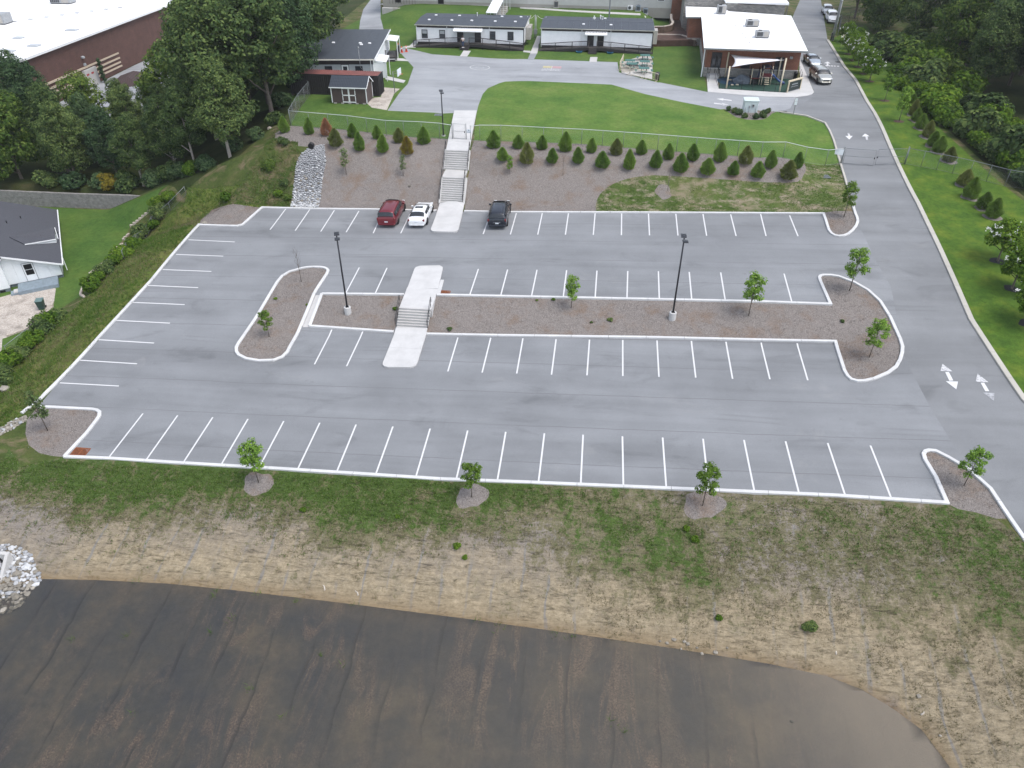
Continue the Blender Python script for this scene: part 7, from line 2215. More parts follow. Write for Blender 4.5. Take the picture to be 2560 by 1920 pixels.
# nose along local -x: pointing to +y means a turn of -90 degrees
HEAD_N = -PI / 2
def tilt(o):
 """sit the car on the slope of its ground"""
 x, y, z = o.location
 gx = (gz(x + 1.2, y) - gz(x - 1.2, y)) / 2.4
 gy = (gz(x, y + 1.2) - gz(x, y - 1.2)) / 2.4
 n = Vector((-gx, -gy, 1)).normalized()
 q = Vector((0, 0, 1)).rotation_difference(n)
 o.rotation_mode = 'QUATERNION'
 from mathutils import Quaternion
 o.rotation_quaternion = q @ Quaternion((0, 0, 1), o.rotation_euler.z)
 o.location.z = gz(x, y) + 0.01
 return o
rear = [(11.67,33.64), (14.79,33.64), (23.05,33.55)]
for (c_, kind, pt, lb_, ln_, kw) in ((rear[0], 'minivan', P_RED, 'dark red minivan parked nose in at the kerb left of the white sedan', 5.13, dict()),
          (rear[1], 'sedan', P_WHITE, 'white sedan parked nose in beside the pale walkway', 4.9, dict(sunroof=True)),
          (rear[2], 'suv', P_NAVY, 'dark navy SUV with roof rails parked alone right of the stairs', 5.03, dict(rails=1, sunroof=True))):
 tilt(make_car(kind, pt, lb_, put((c_[0] + 0.0, c_[1] + ln_ / 2)), HEAD_N + (0.02 if kind == 'suv' else 0.0), **kw))
tilt(make_car('suv', P_CHAMP, 'pale champagne SUV parked behind the silver car beside the playground', put((63.25,79.27)), PI / 2 + 0.10, rails=2))
tilt(make_car('sedan', P_SILVER, 'silver blue compact car parked at the corner of the brick block', put((64.10,89.03)), PI / 2 + 0.06, scale=0.94))
tilt(make_car('minivan', P_WHITE, 'white minivan parked at the upper road edge beside the tall pole', put((74.48,122.55)), PI / 2 - 0.10))
tilt(make_car('suv', P_WHITE, 'white car parked behind the white minivan on the upper road', put((75.24,129.92)), PI / 2 - 0.12, scale=0.9))
tilt(make_car('sedan', P_BLUE, 'steel blue car parked half under the tree behind the brick block', put((64.71,130.06)), PI + 0.55))
tilt(make_car('sedan', P_SILVER, 'silver car parked farthest back by the stone wing under the tree', put((65.54,135.97)), PI + 0.55))

# ------------------------------------------------------------------ cabinet, signs, tables, barriers, cones, hoop
uc = empty('utility_cabinet', (51.25, 62.5, gz(51.25, 62.5)), 0.02, 'pale blue grey electrical cabinet standing in the small shrub bed', 'utility cabinet')
MB().bbox(-0.85, 0.85, -0.05, 1.0, 0.08, 1.5, 0.03).build('casing', M['util'], uc)
MB().prism([(-0.12, 1.44), (-0.12, 1.52), (1.08, 1.66), (1.08, 1.5)], 'x', -0.92, 0.92).build('lid', M['util'], uc)
MB().box(-1.0, 1.0, -0.2, 1.15, -0.2, 0.08).build('pad', M['old_concrete'], uc)
MB().box(-0.80, -0.01, -0.075, -0.05, 0.12, 1.38).build('door', M['util'], uc)
MB().box(0.01, 0.80, -0.075, -0.05, 0.12, 1.38).build('door', M['util'], uc)
mt_ = MB().box(0.12, 0.36, -0.19, -0.075, 0.75, 1.12).build('meter', M['grey_metal'], uc)
f = MB().lathe([(0.09, 0), (0.09, 0.04), (0.05, 0.06)], 12).build('dial', M['dark_grille'], mt_)
f.matrix_basis = Matrix.Translation((0.24, -0.19, 0.97)) @ Matrix.Rotation(PI / 2, 4, 'X')
for x in (-0.62, -0.2, 0.6):
 MB().tube([(x, -0.12, 0.0), (x, -0.12, 0.75 if x < 0.5 else 0.95)], 0.025, 6).build('conduit', M['grey_metal'], uc, True)
MB().box(-0.28, -0.12, -0.17, -0.075, 0.7, 0.95).build('switch_box', M['grey_metal'], uc)

def sign_post(c, h, label, rz=0.0, plates=1):
 r = empty('sign_post', (c[0], c[1], gz(*c)), rz, label, 'sign')
 MB().box(-0.03, 0.03, -0.02, 0.02, -0.3, h).build('post', M['galv'], r)
 for k in range(plates):
  z = h - 0.22 - 0.42 * k
  MB().box(-0.16, 0.16, -0.035, -0.022, z - 0.19, z + 0.19).build('sign_plate', M['sign_white'], r)
 return r
sign_post((56.63,62.84), 2.0, 'thin post with two small pale plates at the lawn edge by the road', 0.1, 2)

M['table_green'] = plain('green_table_top', (0.035, 0.115, 0.098), 0.5, 0.12, 4)
def picnic_table(c, label, rz):
 r = empty('picnic_table', (c[0], c[1], gz(*c) + 0.05), rz, label, 'picnic table', 'green picnic tables on the fenced pad')
 MB().bbox(-0.75, 0.75, -0.6, 0.6, 0.70, 0.76, 0.05).build('tabletop', M['table_green'], r)
 for k, (x, y) in enumerate(((1.15, 0), (-1.15, 0), (0, 1.0), (0, -1.0))):
  if k < 2:
   MB().bbox(x - 0.16, x + 0.16, -0.5, 0.5, 0.41, 0.46, 0.04).build('seat', M['table_green'], r)
  else:
   MB().bbox(-0.5, 0.5, y - 0.14, y + 0.14, 0.41, 0.46, 0.04).build('seat', M['table_green'], r)
  MB().tube([(x * 0.3, y * 0.3, 0.1), (x * 0.95, y * 0.95, 0.12), (x, y, 0.2), (x, y, 0.42)], 0.028, 6).build('seat_bracket', M['dark_steel'], r, True)
 for x, y in ((0.35, 0.3), (-0.35, 0.3), (0.35, -0.3), (-0.35, -0.3)):
  MB().tube([(x, y, 0), (x, y, 0.70)], 0.035, 6).build('leg', M['dark_steel'], r, True)
 return r
TB = [(38.96,88.15), (36.61,84.60), (38.79,84.33), (38.57,80.29), (36.80,82.68)]
for c_, l_, z_ in zip(TB, ('green picnic table farthest back against the classroom ramp', 'green picnic table at the left rear of the pad', 'green picnic table at the right of the pad behind the front one',
       'green picnic table nearest the drive behind the cream barriers', 'green picnic table at the left front inside the barriers'), (0.05, 0.0, -0.03, 0.04, 0.02)):
 picnic_table(c_, l_, z_)

def barrier(a, b, label):
 a, b = Vector(a), Vector(b)
 d = b - a
 L = d.length
 r = empty('crowd_barrier', (a.x, a.y, gz(a.x, a.y)), math.atan2(d.y, d.x), label, 'barrier', 'cream crowd barriers round the picnic pad')
 f = MB()
 f.tube([(0.05, 0, 0.2), (0.05, 0, 1.02), (0.12, 0, 1.1), (L - 0.12, 0, 1.1), (L - 0.05, 0, 1.02), (L - 0.05, 0, 0.2)], 0.028, 6)
 f.tube([(0.05, 0, 0.2), (L - 0.05, 0, 0.2)], 0.024, 6)
 f.build('frame', M['cream_metal'], r, True)
 n = int(L / 0.14)
 for k in range(1, n):
  MB().tube([(L * k / n, 0, 0.2), (L * k / n, 0, 1.09)], 0.011, 5).build('bar', M['cream_metal'], r)
 for x in (0.3, L - 0.3):
  MB().bar((x, -0.32, 0.02), (x, 0.32, 0.02), 0.05, 0.03).bar((x, 0, 0.03), (x, 0, 0.22), 0.04).build('foot', M['cream_metal'], r)
BQ = [(35.65,87.17), (35.04,84.41), (35.04,81.83), (36.49,78.91), (36.54,79.02), (38.41,77.26), (38.51,77.27), (40.42,75.86)]
barrier(BQ[0], BQ[2], 'cream crowd barrier at the left side of the picnic pad')
barrier(BQ[2], BQ[3], 'cream crowd barrier at the front left of the picnic pad')
barrier(BQ[4], BQ[5], 'cream crowd barrier at the front middle of the picnic pad')
barrier(BQ[6], BQ[7], 'cream crowd barrier at the front right, in front of the dark bin')
c_ = (40.33,76.81)
bn = empty('trash_bin', (c_[0], c_[1], gz(*c_)), 0, 'dark round bin with domed lid behind the right end of the barriers', 'bin')
MB().lathe([(0.30, 0), (0.32, 0.85), (0.34, 0.85), (0.34, 0.93), (0.28, 1.05), (0.1, 1.12)], 14).build('body', M['black_plastic'], bn, True)
MB().lathe([(0.345, 0.86), (0.345, 0.92)], 14).build('rim', M['blue_grey_metal'], bn)

M['cone_orange'] = plain('orange_cone', (0.62, 0.085, 0.030), 0.5, 0.06, 4)
for c_, l_ in (((-0.47,90.94), 'orange traffic cone at the back, nearest the lawn'), ((0.60,88.74), 'orange traffic cone at the front left of the three'), ((1.21,89.30), 'orange traffic cone at the right of the three')):
 r = empty('traffic_cone', (c_[0], c_[1], gz(*c_)), 0, l_, 'traffic cone', 'traffic cones at the corner of the drive')
 MB().bbox(-0.24, 0.24, -0.24, 0.24, 0.0, 0.06, 0.03).build('base', M['cone_orange'], r)
 MB().lathe([(0.18, 0.06), (0.05, 0.9), (0.035, 0.92)], 14).build('cone', M['cone_orange'], r, True)
 MB().lathe([(0.125, 0.48), (0.092, 0.68)], 14).build('band', M['white_trim'], r, True)

c_ = (5.00,66.06)
hp = empty('basketball_hoop', (c_[0], c_[1], gz(*c_)), -0.1, 'grey basketball post with a white backboard at the edge of the drive', 'basketball hoop')
MB().tube([(0, 0, -0.2), (-0.05, 0, 2.7)], 0.055, 8).build('post', M['galv'], hp, True)
for z in (2.35, 2.65):
 MB().tube([(-0.05, 0, z), (0.75, 0.3, z + 0.22)], 0.03, 6).build('arm', M['galv'], hp, True)
MB().add([(0.72, -0.45, 2.2), (0.78, -0.45, 2.2), (0.78, 0.95, 2.2), (0.72, 0.95, 2.2), (0.72, -0.45, 3.05), (0.78, -0.45, 3.05), (0.78, 0.95, 3.05), (0.72, 0.95, 3.05)],
   [(0, 3, 2, 1), (4, 5, 6, 7), (0, 1, 5, 4), (1, 2, 6, 5), (2, 3, 7, 6), (3, 0, 4, 7)]).build('backboard', M['sign_white'], hp)
MB().tube([(1.02 + 0.23 * math.cos(t), 0.25 + 0.23 * math.sin(t), 2.4) for t in np.linspace(0, 2 * PI, 17)], 0.016, 5).build('rim', M['cone_orange'], hp, True)

# ------------------------------------------------------------------ person on the classroom steps
def person(loc, rz):
 r = empty('person', loc, rz, 'person in white top and blue jeans with brown hair standing on the classroom steps', 'person')
 M['skin'] = plain('skin', (0.45, 0.27, 0.19), 0.5, 0.05, 8)
 M['top'] = plain('white_top', (0.62, 0.58, 0.58), 0.8, 0.08, 8)
 M['jeans'] = plain('blue_jeans', (0.030, 0.055, 0.115), 0.85, 0.2, 10)
 M['hair'] = plain('brown_hair', (0.050, 0.030, 0.022), 0.6, 0.25, 14)
 def skin(name, verts, edges, radii, mat, parent, sub=2):
  me = bpy.data.meshes.new(name)
  me.from_pydata(verts, edges, [])
  o = link(bpy.data.objects.new(name, me), parent)
  me.materials.append(mat)
  md = o.modifiers.new('skin', 'SKIN')
  for k, rad in enumerate(radii):
   me.skin_vertices[0].data[k].radius = (rad, rad * 0.85) if not isinstance(rad, tuple) else rad
  me.skin_vertices[0].data[0].use_root = True
  md.use_smooth_shade = True
  s = o.modifiers.new('sub', 'SUBSURF'); s.levels = s.render_levels = sub
  return o
 V = [(0, 0, 0.92), (0, 0, 1.12), (0, 0.01, 1.32), (0, 0, 1.43), (0, -0.01, 1.50), (0, -0.02, 1.58), (0, -0.02, 1.66),
   (0.17, 0, 1.38), (0.24, -0.02, 1.14), (0.10, -0.20, 1.08), (0.02, -0.24, 1.12),
   (-0.17, 0, 1.38), (-0.24, -0.02, 1.14), (-0.10, -0.18, 1.14), (-0.02, -0.22, 1.20),
   (0.09, 0, 0.86), (0.10, -0.04, 0.48), (0.10, 0.01, 0.09), (0.11, -0.13, 0.04),
   (-0.09, 0, 0.86), (-0.10, -0.10, 0.50), (-0.10, -0.06, 0.11), (-0.11, -0.20, 0.06)]
 E = [(0, 1), (1, 2), (2, 3), (3, 4), (4, 5), (5, 6), (2, 7), (7, 8), (8, 9), (9, 10), (2, 11), (11, 12), (12, 13), (13, 14), (0, 15), (15, 16), (16, 17), (17, 18), (0, 19), (19, 20), (20, 21), (21, 22)]
 RD = [(.155, .11), (.135, .10), (.165, .11), .06, .052, .09, .07, .06, .045, .034, .022, .06, .045, .034, .022, .095, .07, .042, .035, .095, .07, .042, .035]
 body = skin('body', V, E, RD, M['skin'], r)
 for s, w in ((1, (0.02, -0.24, 1.12)), (-1, (-0.02, -0.22, 1.20))):
  for k in range(4):
   o_ = -0.024 + 0.016 * k
   skin('finger', [w, (w[0] - s * 0.05, w[1] - 0.012, w[2] + o_), (w[0] - s * (0.085 - 0.005 * abs(k - 1.5)), w[1] + 0.006, w[2] + o_)], [(0, 1), (1, 2)], [.010, .008, .007], M['skin'], body, 1)
  skin('thumb', [w, (w[0] - s * 0.02, w[1] - 0.03, w[2] + 0.035), (w[0] - s * 0.045, w[1] - 0.035, w[2] + 0.05)], [(0, 1), (1, 2)], [.011, .009, .008], M['skin'], body, 1)
 skin('top', [(0, 0, 0.90), (0, 0, 1.12), (0, 0.01, 1.33), (0, 0, 1.42), (0.175, 0, 1.38), (0.23, -0.01, 1.22), (-0.175, 0, 1.38), (-0.23, -0.01, 1.22)],
   [(0, 1), (1, 2), (2, 3), (2, 4), (4, 5), (2, 6), (6, 7)], [(.172, .125), (.15, .115), (.178, .122), .075, .075, .065, .075, .065], M['top'], r)
 skin('jeans', [(0, 0, 0.95), (0.09, 0, 0.86), (0.10, -0.04, 0.48), (0.10, 0.01, 0.12), (-0.09, 0, 0.86), (-0.10, -0.10, 0.50), (-0.10, -0.06, 0.14)],
   [(0, 1), (1, 2), (2, 3), (0, 4), (4, 5), (5, 6)], [(.165, .12), .105, .08, .06, .105, .08, .06], M['jeans'], r)
 hd = MB().lathe([(0.03, 1.40), (0.085, 1.46), (0.112, 1.56), (0.112, 1.66), (0.09, 1.73), (0.03, 1.765)], 14, (0, 0.028, 0)).build('hair', M['hair'], r, True)
 for x in (-0.035, 0.035):
  MB().lathe([(0.012, 0), (0.012, 0.008)], 8, (x, -0.105, 1.615)).build('eye', M['cav'], body)
 MB().add([(0, -0.135, 1.575), (0.018, -0.10, 1.57), (-0.018, -0.10, 1.57), (0, -0.10, 1.625)], [(0, 1, 3), (0, 3, 2), (0, 2, 1), (1, 2, 3)]).build('nose', M['skin'], body)
 MB().box(-0.026, 0.026, -0.112, -0.100, 1.535, 1.545).build('mouth', plain('lips', (0.30, 0.10, 0.09), 0.5, 0.05, 5), body)
 for x in (-0.11, 0.11):
  MB().bbox(x - 0.07, x + 0.07, -0.18 if x > 0 else -0.26, 0.05 if x > 0 else -0.03, 0, 0.08, 0.03).build('shoe', M['white_trim'], r)
 return r
person((10.0, 91.72, 6.05 + 0.335), 0.1)

# ------------------------------------------------------------------ rocks
def rock_mesh(seed, mat):
 bm = bmesh.new()
 bmesh.ops.create_icosphere(bm, subdivisions=1, radius=1.0)
 r = random.Random(seed)
 for v in bm.verts:
  v.co *= r.uniform(0.72, 1.12)
 for v in bm.verts:
  v.co.z *= r.uniform(0.55, 0.75)
  v.co.x *= 1.15
 me = bpy.data.meshes.new('rock')
 bm.to_mesh(me); bm.free()
 me.materials.append(mat)
 return me
def rock_mat(name, a, b_):
 m, nt, b, _ = new_mat(name)
 oi = nt.nodes.new('ShaderNodeObjectInfo')
 n = noise(nt, pos(nt), 7, 4, 0.7)
 c = mix(nt, oi.outputs['Random'], a, b_)
 c = mix(nt, 1.0, c, ramp(nt, n, [(0.3, g3(0.8)), (0.7, g3(1.2))]), 'MULTIPLY')
 nt.links.new(c, b.inputs['Base Color'])
 b.inputs['Roughness'].default_value = 0.9
 bump(nt, b, n, 0.4, 0.03)
 return m
M['rock_grey'] = rock_mat('blue_grey_rock', (0.19, 0.197, 0.21), (0.52, 0.525, 0.53))
M['rock_tan'] = rock_mat('silty_rock', (0.15, 0.135, 0.110), (0.29, 0.265, 0.225))
RM_G = [rock_mesh(k, M['rock_grey']) for k in range(6)]
RM_T = [rock_mesh(k + 20, M['rock_tan']) for k in range(4)]
def rock_bed(name, label, polys, n_obj, n_stuff, smin, smax, seed, tanfun, cat='rock bed', zfun=gz):
 r = random.Random(seed)
 pts_ = []
 xs = [p[0] for pl in polys for p in pl]; ys = [p[1] for pl in polys for p in pl]
 cell = {}
 tries = 0
 while len(pts_) < n_obj + n_stuff and tries < 60000:
  tries += 1
  x, y = r.uniform(min(xs), max(xs)), r.uniform(min(ys), max(ys))
  if not any(in_poly(np.array([x]), np.array([y]), pl)[0] for pl in polys):
   continue
  s = r.uniform(smin, smax) * (0.7 + 0.6 * r.random() ** 2)
  key = (int(x / smax / 1.4), int(y / smax / 1.4))
  if any(math.hypot(x - a, y - b_) < (s + c) * 0.62 for dx in (-1, 0, 1) for dy in (-1, 0, 1) for a, b_, c in cell.get((key[0] + dx, key[1] + dy), [])):
   continue
  cell.setdefault(key, []).append((x, y, s))
  pts_.append((x, y, s))
 root = empty(name, (pts_[0][0], pts_[0][1], zfun(pts_[0][0], pts_[0][1])), 0, label, cat)
 pts_.sort(key=lambda p: -p[2] + 0.02 * p[1])
 inv = root.matrix_basis.inverted()
 SV, SF = [], []
 for k, (x, y, s) in enumerate(pts_):
  me = (RM_T if tanfun(x, y, r) else RM_G)[r.randrange(4)]
  Mx = Matrix.Translation((x, y, zfun(x, y) + s * 0.18)) @ Matrix.Rotation(r.uniform(0, 6.28), 4, 'Z') @ Matrix.Rotation(r.uniform(-0.5, 0.5), 4, 'X') @ Matrix.Scale(s, 4)
  if k < n_obj:
   o = link(bpy.data.objects.new('rock', me), root)
   o.matrix_basis = inv @ Mx
  else:
   b0 = len(SV)
   SV += [tuple(inv @ Mx @ v.co) for v in me.vertices]
   SF += [[i + b0 for i in p.vertices] for p in me.polygons]
 if SV:
  o = mesh_np('small_rocks', SV, SF, M['rock_grey'], root)
  tag(o, kind='stuff')
 return root
RIP = [(-3.86,-7.28),(-3.13,-7.14),(-2.34,-7.29),(-1.65,-7.53),(-1.18,-7.75),(-0.69,-8.32),(-0.36,-8.63),(0.01,-8.89),(0.18,-9.30),(0.14,-9.72),(-0.41,-10.04),(-0.80,-10.30),(-1.14,-10.62),(-1.51,-10.95)]
rock_bed('riprap_apron', 'heap of blue grey rocks round the pipe outlet at the pond edge', [RIP + [(-5.5, -8), (-5.5, -5)]], 290, 200, 0.15, 0.25, 3, lambda x, y, r: (y < -9.4 and r.random() < 0.6) or r.random() < 0.1)
SUNK = [(-1.51,-10.95),(-1.14,-10.62),(-0.80,-10.30),(-0.41,-10.04),(0.01,-9.99),(0.12,-10.74),(0.01,-11.27),(-0.49,-11.60),(-1.03,-11.67)]
rock_bed('sunken_rocks', 'silty rocks lying under the shallow water at the left of the pond', [SUNK + [(-5, -11.5)]], 60, 0, 0.14, 0.24, 5, lambda x, y, r: True)
rock_bed('rock_channel', 'white and blue grey stone channel running down the mulched bank', [CHANNEL], 300, 1300, 0.10, 0.19, 7, lambda x, y, r: r.random() < 0.10)
rock_bed('rock_spillway', 'tan and pale rocks spilling from the kerb end at the lower left corner', [ROCK_SPILL], 160, 0, 0.10, 0.19, 9, lambda x, y, r: r.random() < 0.75)
for k, (c_, s) in enumerate((((-8.40,34.25), 0.35), ((12.42,41.29), 0.2), ((-15.70,9.66), 0.5), ((-7.62,52.89), 0.35))):
 o = link(bpy.data.objects.new('boulder', RM_T[k]))
 o.location = (c_[0], c_[1], gz(*c_) + s * 0.2); o.scale = (s,) * 3
 tag(o, ('pale boulder behind the kerb at the upper left corner', 'small tan stone lying on the mulch near the reddish shrub', 'pale boulder in the rough grass at the left picture edge', 'clay coloured boulder under the fence corner')[k], 'boulder')

# headwall with pipe at the pond
hw_ = empty('pipe_headwall', (-3.4, -8.35, -3.1), math.radians(2), 'pale concrete headwall with a black pipe mouth among the pond rocks', 'headwall')
hm = MB()
nn = 20
circ = [(0.35 + 0.30 * math.cos(2 * PI * k / nn), 0.62 + 0.30 * math.sin(2 * PI * k / nn)) for k in range(nn)]
MB().box(-1.6, 1.25, 0.0, 0.22, -0.4, 1.15).build('wall', M['concrete'], hw_)
MB().prism([(0.0, 1.15), (0.0, -0.4), (-1.35, -0.4), (-1.35, 0.1)], 'x', 1.05, 1.25).build('wing_wall', M['concrete'], hw_)
MB().box(-1.6, 1.05, -1.3, 0.0, -0.4, 0.05).build('apron', M['old_concrete'], hw_)
pp = MB().lathe([(0.34, 0), (0.34, 0.10), (0.27, 0.10), (0.27, 0.01)], 20).build('pipe_mouth', M['black_plastic'], hw_, True)
pp.matrix_basis = Matrix.Translation((0.35, -0.001, 0.55)) @ Matrix.Rotation(PI / 2, 4, 'X')
# culvert end above the stone channel
c_ = (0.54,44.75)
cp = empty('culvert_pipe', (c_[0], c_[1] + 0.25, gz(*c_) + 0.25), 0.15, 'black corrugated culvert pipe opening above the stone channel', 'pipe')
p_ = MB()
for k in range(6):
 p_.lathe([(0.30, 0.08 * k), (0.33, 0.08 * k + 0.02), (0.33, 0.08 * k + 0.05), (0.30, 0.08 * k + 0.08)], 16)
o = p_.build('pipe', M['black_plastic'], cp, True)
o.matrix_basis = Matrix.Rotation(PI / 2, 4, 'X')
o = MB().lathe([(0.27, 0.485), (0.27, 0.49)], 16).build('pipe_mouth', M['cav'], cp)
o.matrix_basis = Matrix.Rotation(PI / 2, 4, 'X')
# old sleeper log and twigs on the bank and in the shallows
rg = random.Random(12)
for k, (c_, ln, l_) in enumerate((((47.60,-9.25), 1.3, 'pale dead branch lying on the bare bank at the right'), ((17.92,-8.04), 0.9, 'short pale stick at the water line left of the middle'), ((20.02,-8.16), 0.6, 'thin pale twig near the water line'),
         ((51.28,-12.19), 0.5, 'small white twig at the right end of the pond'))):
 a = rg.uniform(0, 3)
 o = MB().tube([(0, 0, 0), (ln * 0.3 * math.cos(a), ln * 0.3 * math.sin(a), 0.05), (ln * 0.6 * math.cos(a + 0.3), ln * 0.6 * math.sin(a + 0.3), 0.03), (ln * math.cos(a), ln * math.sin(a), 0.06)], [0.05, 0.045, 0.035, 0.015], 6).build('dead_branch', plain('dead_wood', (0.40, 0.36, 0.31), 0.9, 0.2, 6), None, True, (c_[0], c_[1], gz(*c_) + 0.03))
 tag(o, l_, 'branch')
SH = [(37.99,-9.22),(38.77,-9.08),(39.35,-9.12),(39.15,-9.52),(40.05,-9.40),(41.07,-9.55),(41.72,-9.27),(40.30,-9.68),(39.54,-9.22),(38.38,-9.28),(44.69,-13.07),(51.36,-11.29),(51.92,-13.23)]
SH.sort()
ORD = 'first second third fourth fifth sixth seventh eighth ninth tenth eleventh twelfth thirteenth fourteenth'.split()
for k, c_ in enumerate(SH):
 o = link(bpy.data.objects.new('pebble', RM_T[k % 4]))
 o.location = (c_[0], c_[1], gz(*c_) + 0.03); o.scale = (0.08 + 0.03 * (k % 3),) * 3
 tag(o, f'pale pebble at the pond edge, {ORD[k]} from the left among the scattered ones', 'pebble', 'pebbles along the pond edge')
# ------------------------------------------------------------------ vegetation
def leaf_mat(name, dark, mid, light, trans=0.38, sc=0.6):
 m = bpy.data.materials.new(name)
 m.use_nodes = True
 nt = m.node_tree
 nt.nodes.clear()
 out = nt.nodes.new('ShaderNodeOutputMaterial')
 at = nd(nt, 'ShaderNodeAttribute', attribute_name='tint')
 oi = nt.nodes.new('ShaderNodeObjectInfo')
 n = noise(nt, pos(nt), sc, 3, 0.6)
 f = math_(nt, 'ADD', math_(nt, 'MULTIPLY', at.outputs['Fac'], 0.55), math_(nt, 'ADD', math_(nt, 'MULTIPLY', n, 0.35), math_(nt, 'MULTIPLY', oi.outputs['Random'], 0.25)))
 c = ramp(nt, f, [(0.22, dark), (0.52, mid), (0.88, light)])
 d = nd(nt, 'ShaderNodeBsdfDiffuse', {'Color': c})
 t = nd(nt, 'ShaderNodeBsdfTranslucent', {'Color': c})
 mx = nd(nt, 'ShaderNodeMixShader', {0: trans})
 nt.links.new(d.outputs[0], mx.inputs[1])
 nt.links.new(t.outputs[0], mx.inputs[2])
 nt.links.new(mx.outputs[0], out.inputs[0])
 return m
M['leaf_wood'] = leaf_mat('woodland_leaves', (0.040, 0.071, 0.028), (0.079, 0.128, 0.046), (0.188, 0.244, 0.078))
M['leaf_lime'] = leaf_mat('bright_leaves', (0.045, 0.086, 0.021), (0.086, 0.149, 0.033), (0.186, 0.245, 0.056))
M['leaf_dark'] = leaf_mat('deep_green_leaves', (0.031, 0.062, 0.029), (0.061, 0.108, 0.050), (0.135, 0.194, 0.085))
M['leaf_bush'] = leaf_mat('bush_leaves', (0.043, 0.090, 0.016), (0.086, 0.164, 0.022), (0.172, 0.258, 0.035))
M['leaf_sapling'] = leaf_mat('sapling_leaves', (0.084, 0.163, 0.033), (0.159, 0.283, 0.046), (0.313, 0.461, 0.092), sc=2)
M['leaf_spring'] = leaf_mat('spring_green_leaves', (0.060, 0.110, 0.020), (0.110, 0.190, 0.032), (0.190, 0.290, 0.060), sc=2)
M['leaf_pale'] = leaf_mat('pale_sapling_leaves', (0.062, 0.098, 0.039), (0.111, 0.163, 0.058), (0.195, 0.247, 0.111), sc=2)
M['leaf_ever'] = leaf_mat('evergreen_sprays', (0.054, 0.107, 0.028), (0.123, 0.227, 0.048), (0.255, 0.371, 0.080), 0.3, 1.5)
M['leaf_ever_olive'] = leaf_mat('olive_evergreen_sprays', (0.082, 0.101, 0.035), (0.155, 0.188, 0.059), (0.256, 0.284, 0.091), 0.3, 1.5)
M['leaf_rust'] = leaf_mat('browned_evergreen_sprays', (0.122, 0.057, 0.034), (0.276, 0.127, 0.079), (0.417, 0.220, 0.123), 0.12, 1.5)
M['leaf_half'] = leaf_mat('half_browned_sprays', (0.184, 0.072, 0.037), (0.226, 0.144, 0.046), (0.307, 0.307, 0.047), 0.12, 1.5)
M['leaf_brownish'] = leaf_mat('rusty_green_sprays', (0.066, 0.112, 0.030), (0.122, 0.199, 0.044), (0.205, 0.306, 0.067), 0.3, 1.5)
M['leaf_yellow'] = leaf_mat('yellowing_leaves', (0.10, 0.085, 0.015), (0.20, 0.16, 0.025), (0.30, 0.25, 0.04))
M['blossom'] = plain('white_blossom', (0.75, 0.75, 0.72), 0.8, 0.05, 4)
M['bark'] = plain('grey_brown_bark', (0.125, 0.105, 0.088), 0.9, 0.3, 6, bmp=0.3)
M['bark_pale'] = plain('pale_bark', (0.30, 0.27, 0.24), 0.9, 0.25, 5, bmp=0.3)

def leaf_mesh(name, C, N, S, mat, rng, aspect=0.62):
 """one bent leaf-sized face per centre C, facing N, of size S"""
 n = len(C)
 N = N / (np.linalg.norm(N, axis=1)[:, None] + 1e-9)
 R = rng.normal(size=(n, 3))
 A = np.cross(N, R); A /= np.linalg.norm(A, axis=1)[:, None] + 1e-9
 B = np.cross(N, A)
 S = np.asarray(S)[:, None]
 V = np.stack([C - A * S, C - B * S * aspect + N * S * 0.18, C + A * S, C + B * S * aspect + N * S * 0.18], 1).reshape(-1, 3)
 F = np.arange(4 * n).reshape(n, 4)
 me_o = mesh_np(name, V, F, mat)
 t = np.repeat(rng.random(n).astype(np.float32), 4)
 at = me_o.data.attributes.new('tint', 'FLOAT', 'POINT')
 at.data.foreach_set('value', t)
 me = me_o.data
 bpy.data.objects.remove(me_o)
 return me

def lobes_leaves(lobes, n, size, rng, shell=0.72, up=0.35, sub=7):
 """centres and normals spread through lobes, thick towards the surface, gathered in sprays"""
 L = np.array([l[0] for l in lobes]); Rr = np.array([l[1] for l in lobes])
 w = (Rr.prod(1)) ** (2 / 3)
 k = rng.choice(len(lobes), n, p=w / w.sum())
 # each lobe is broken into sprays
 D = rng.normal(size=(n, 3)); D /= np.linalg.norm(D, axis=1)[:, None]
 dirs = rng.normal(size=(len(lobes), sub * 4, 3)); dirs /= np.linalg.norm(dirs, axis=2)[:, :, None]
 pick = rng.integers(0, sub * 4, n)
 D = D * 0.42 + dirs[k, pick] * (rng.random((n, 1)) < 0.85)
 D /= np.linalg.norm(D, axis=1)[:, None] + 1e-9
 r = shell + (1.06 - shell) * rng.random(n) ** 0.7
 r *= 1 + 0.16 * np.sin(pick * 2.4 + k)
 P = L[k] + D * Rr[k] * r[:, None]
 keep = np.ones(n, bool)
 for j in range(len(lobes)):
  q = np.linalg.norm((P - L[j]) / Rr[j], axis=1)
  keep &= ~((q < 0.62) & (k != j))
 P, D = P[keep], D[keep]
 N = D + rng.normal(size=P.shape) * 0.40 + np.array([0, 0, up + 0.25])
 S = size * (0.65 + 0.7 * rng.random(len(P)))
 return P, N, S

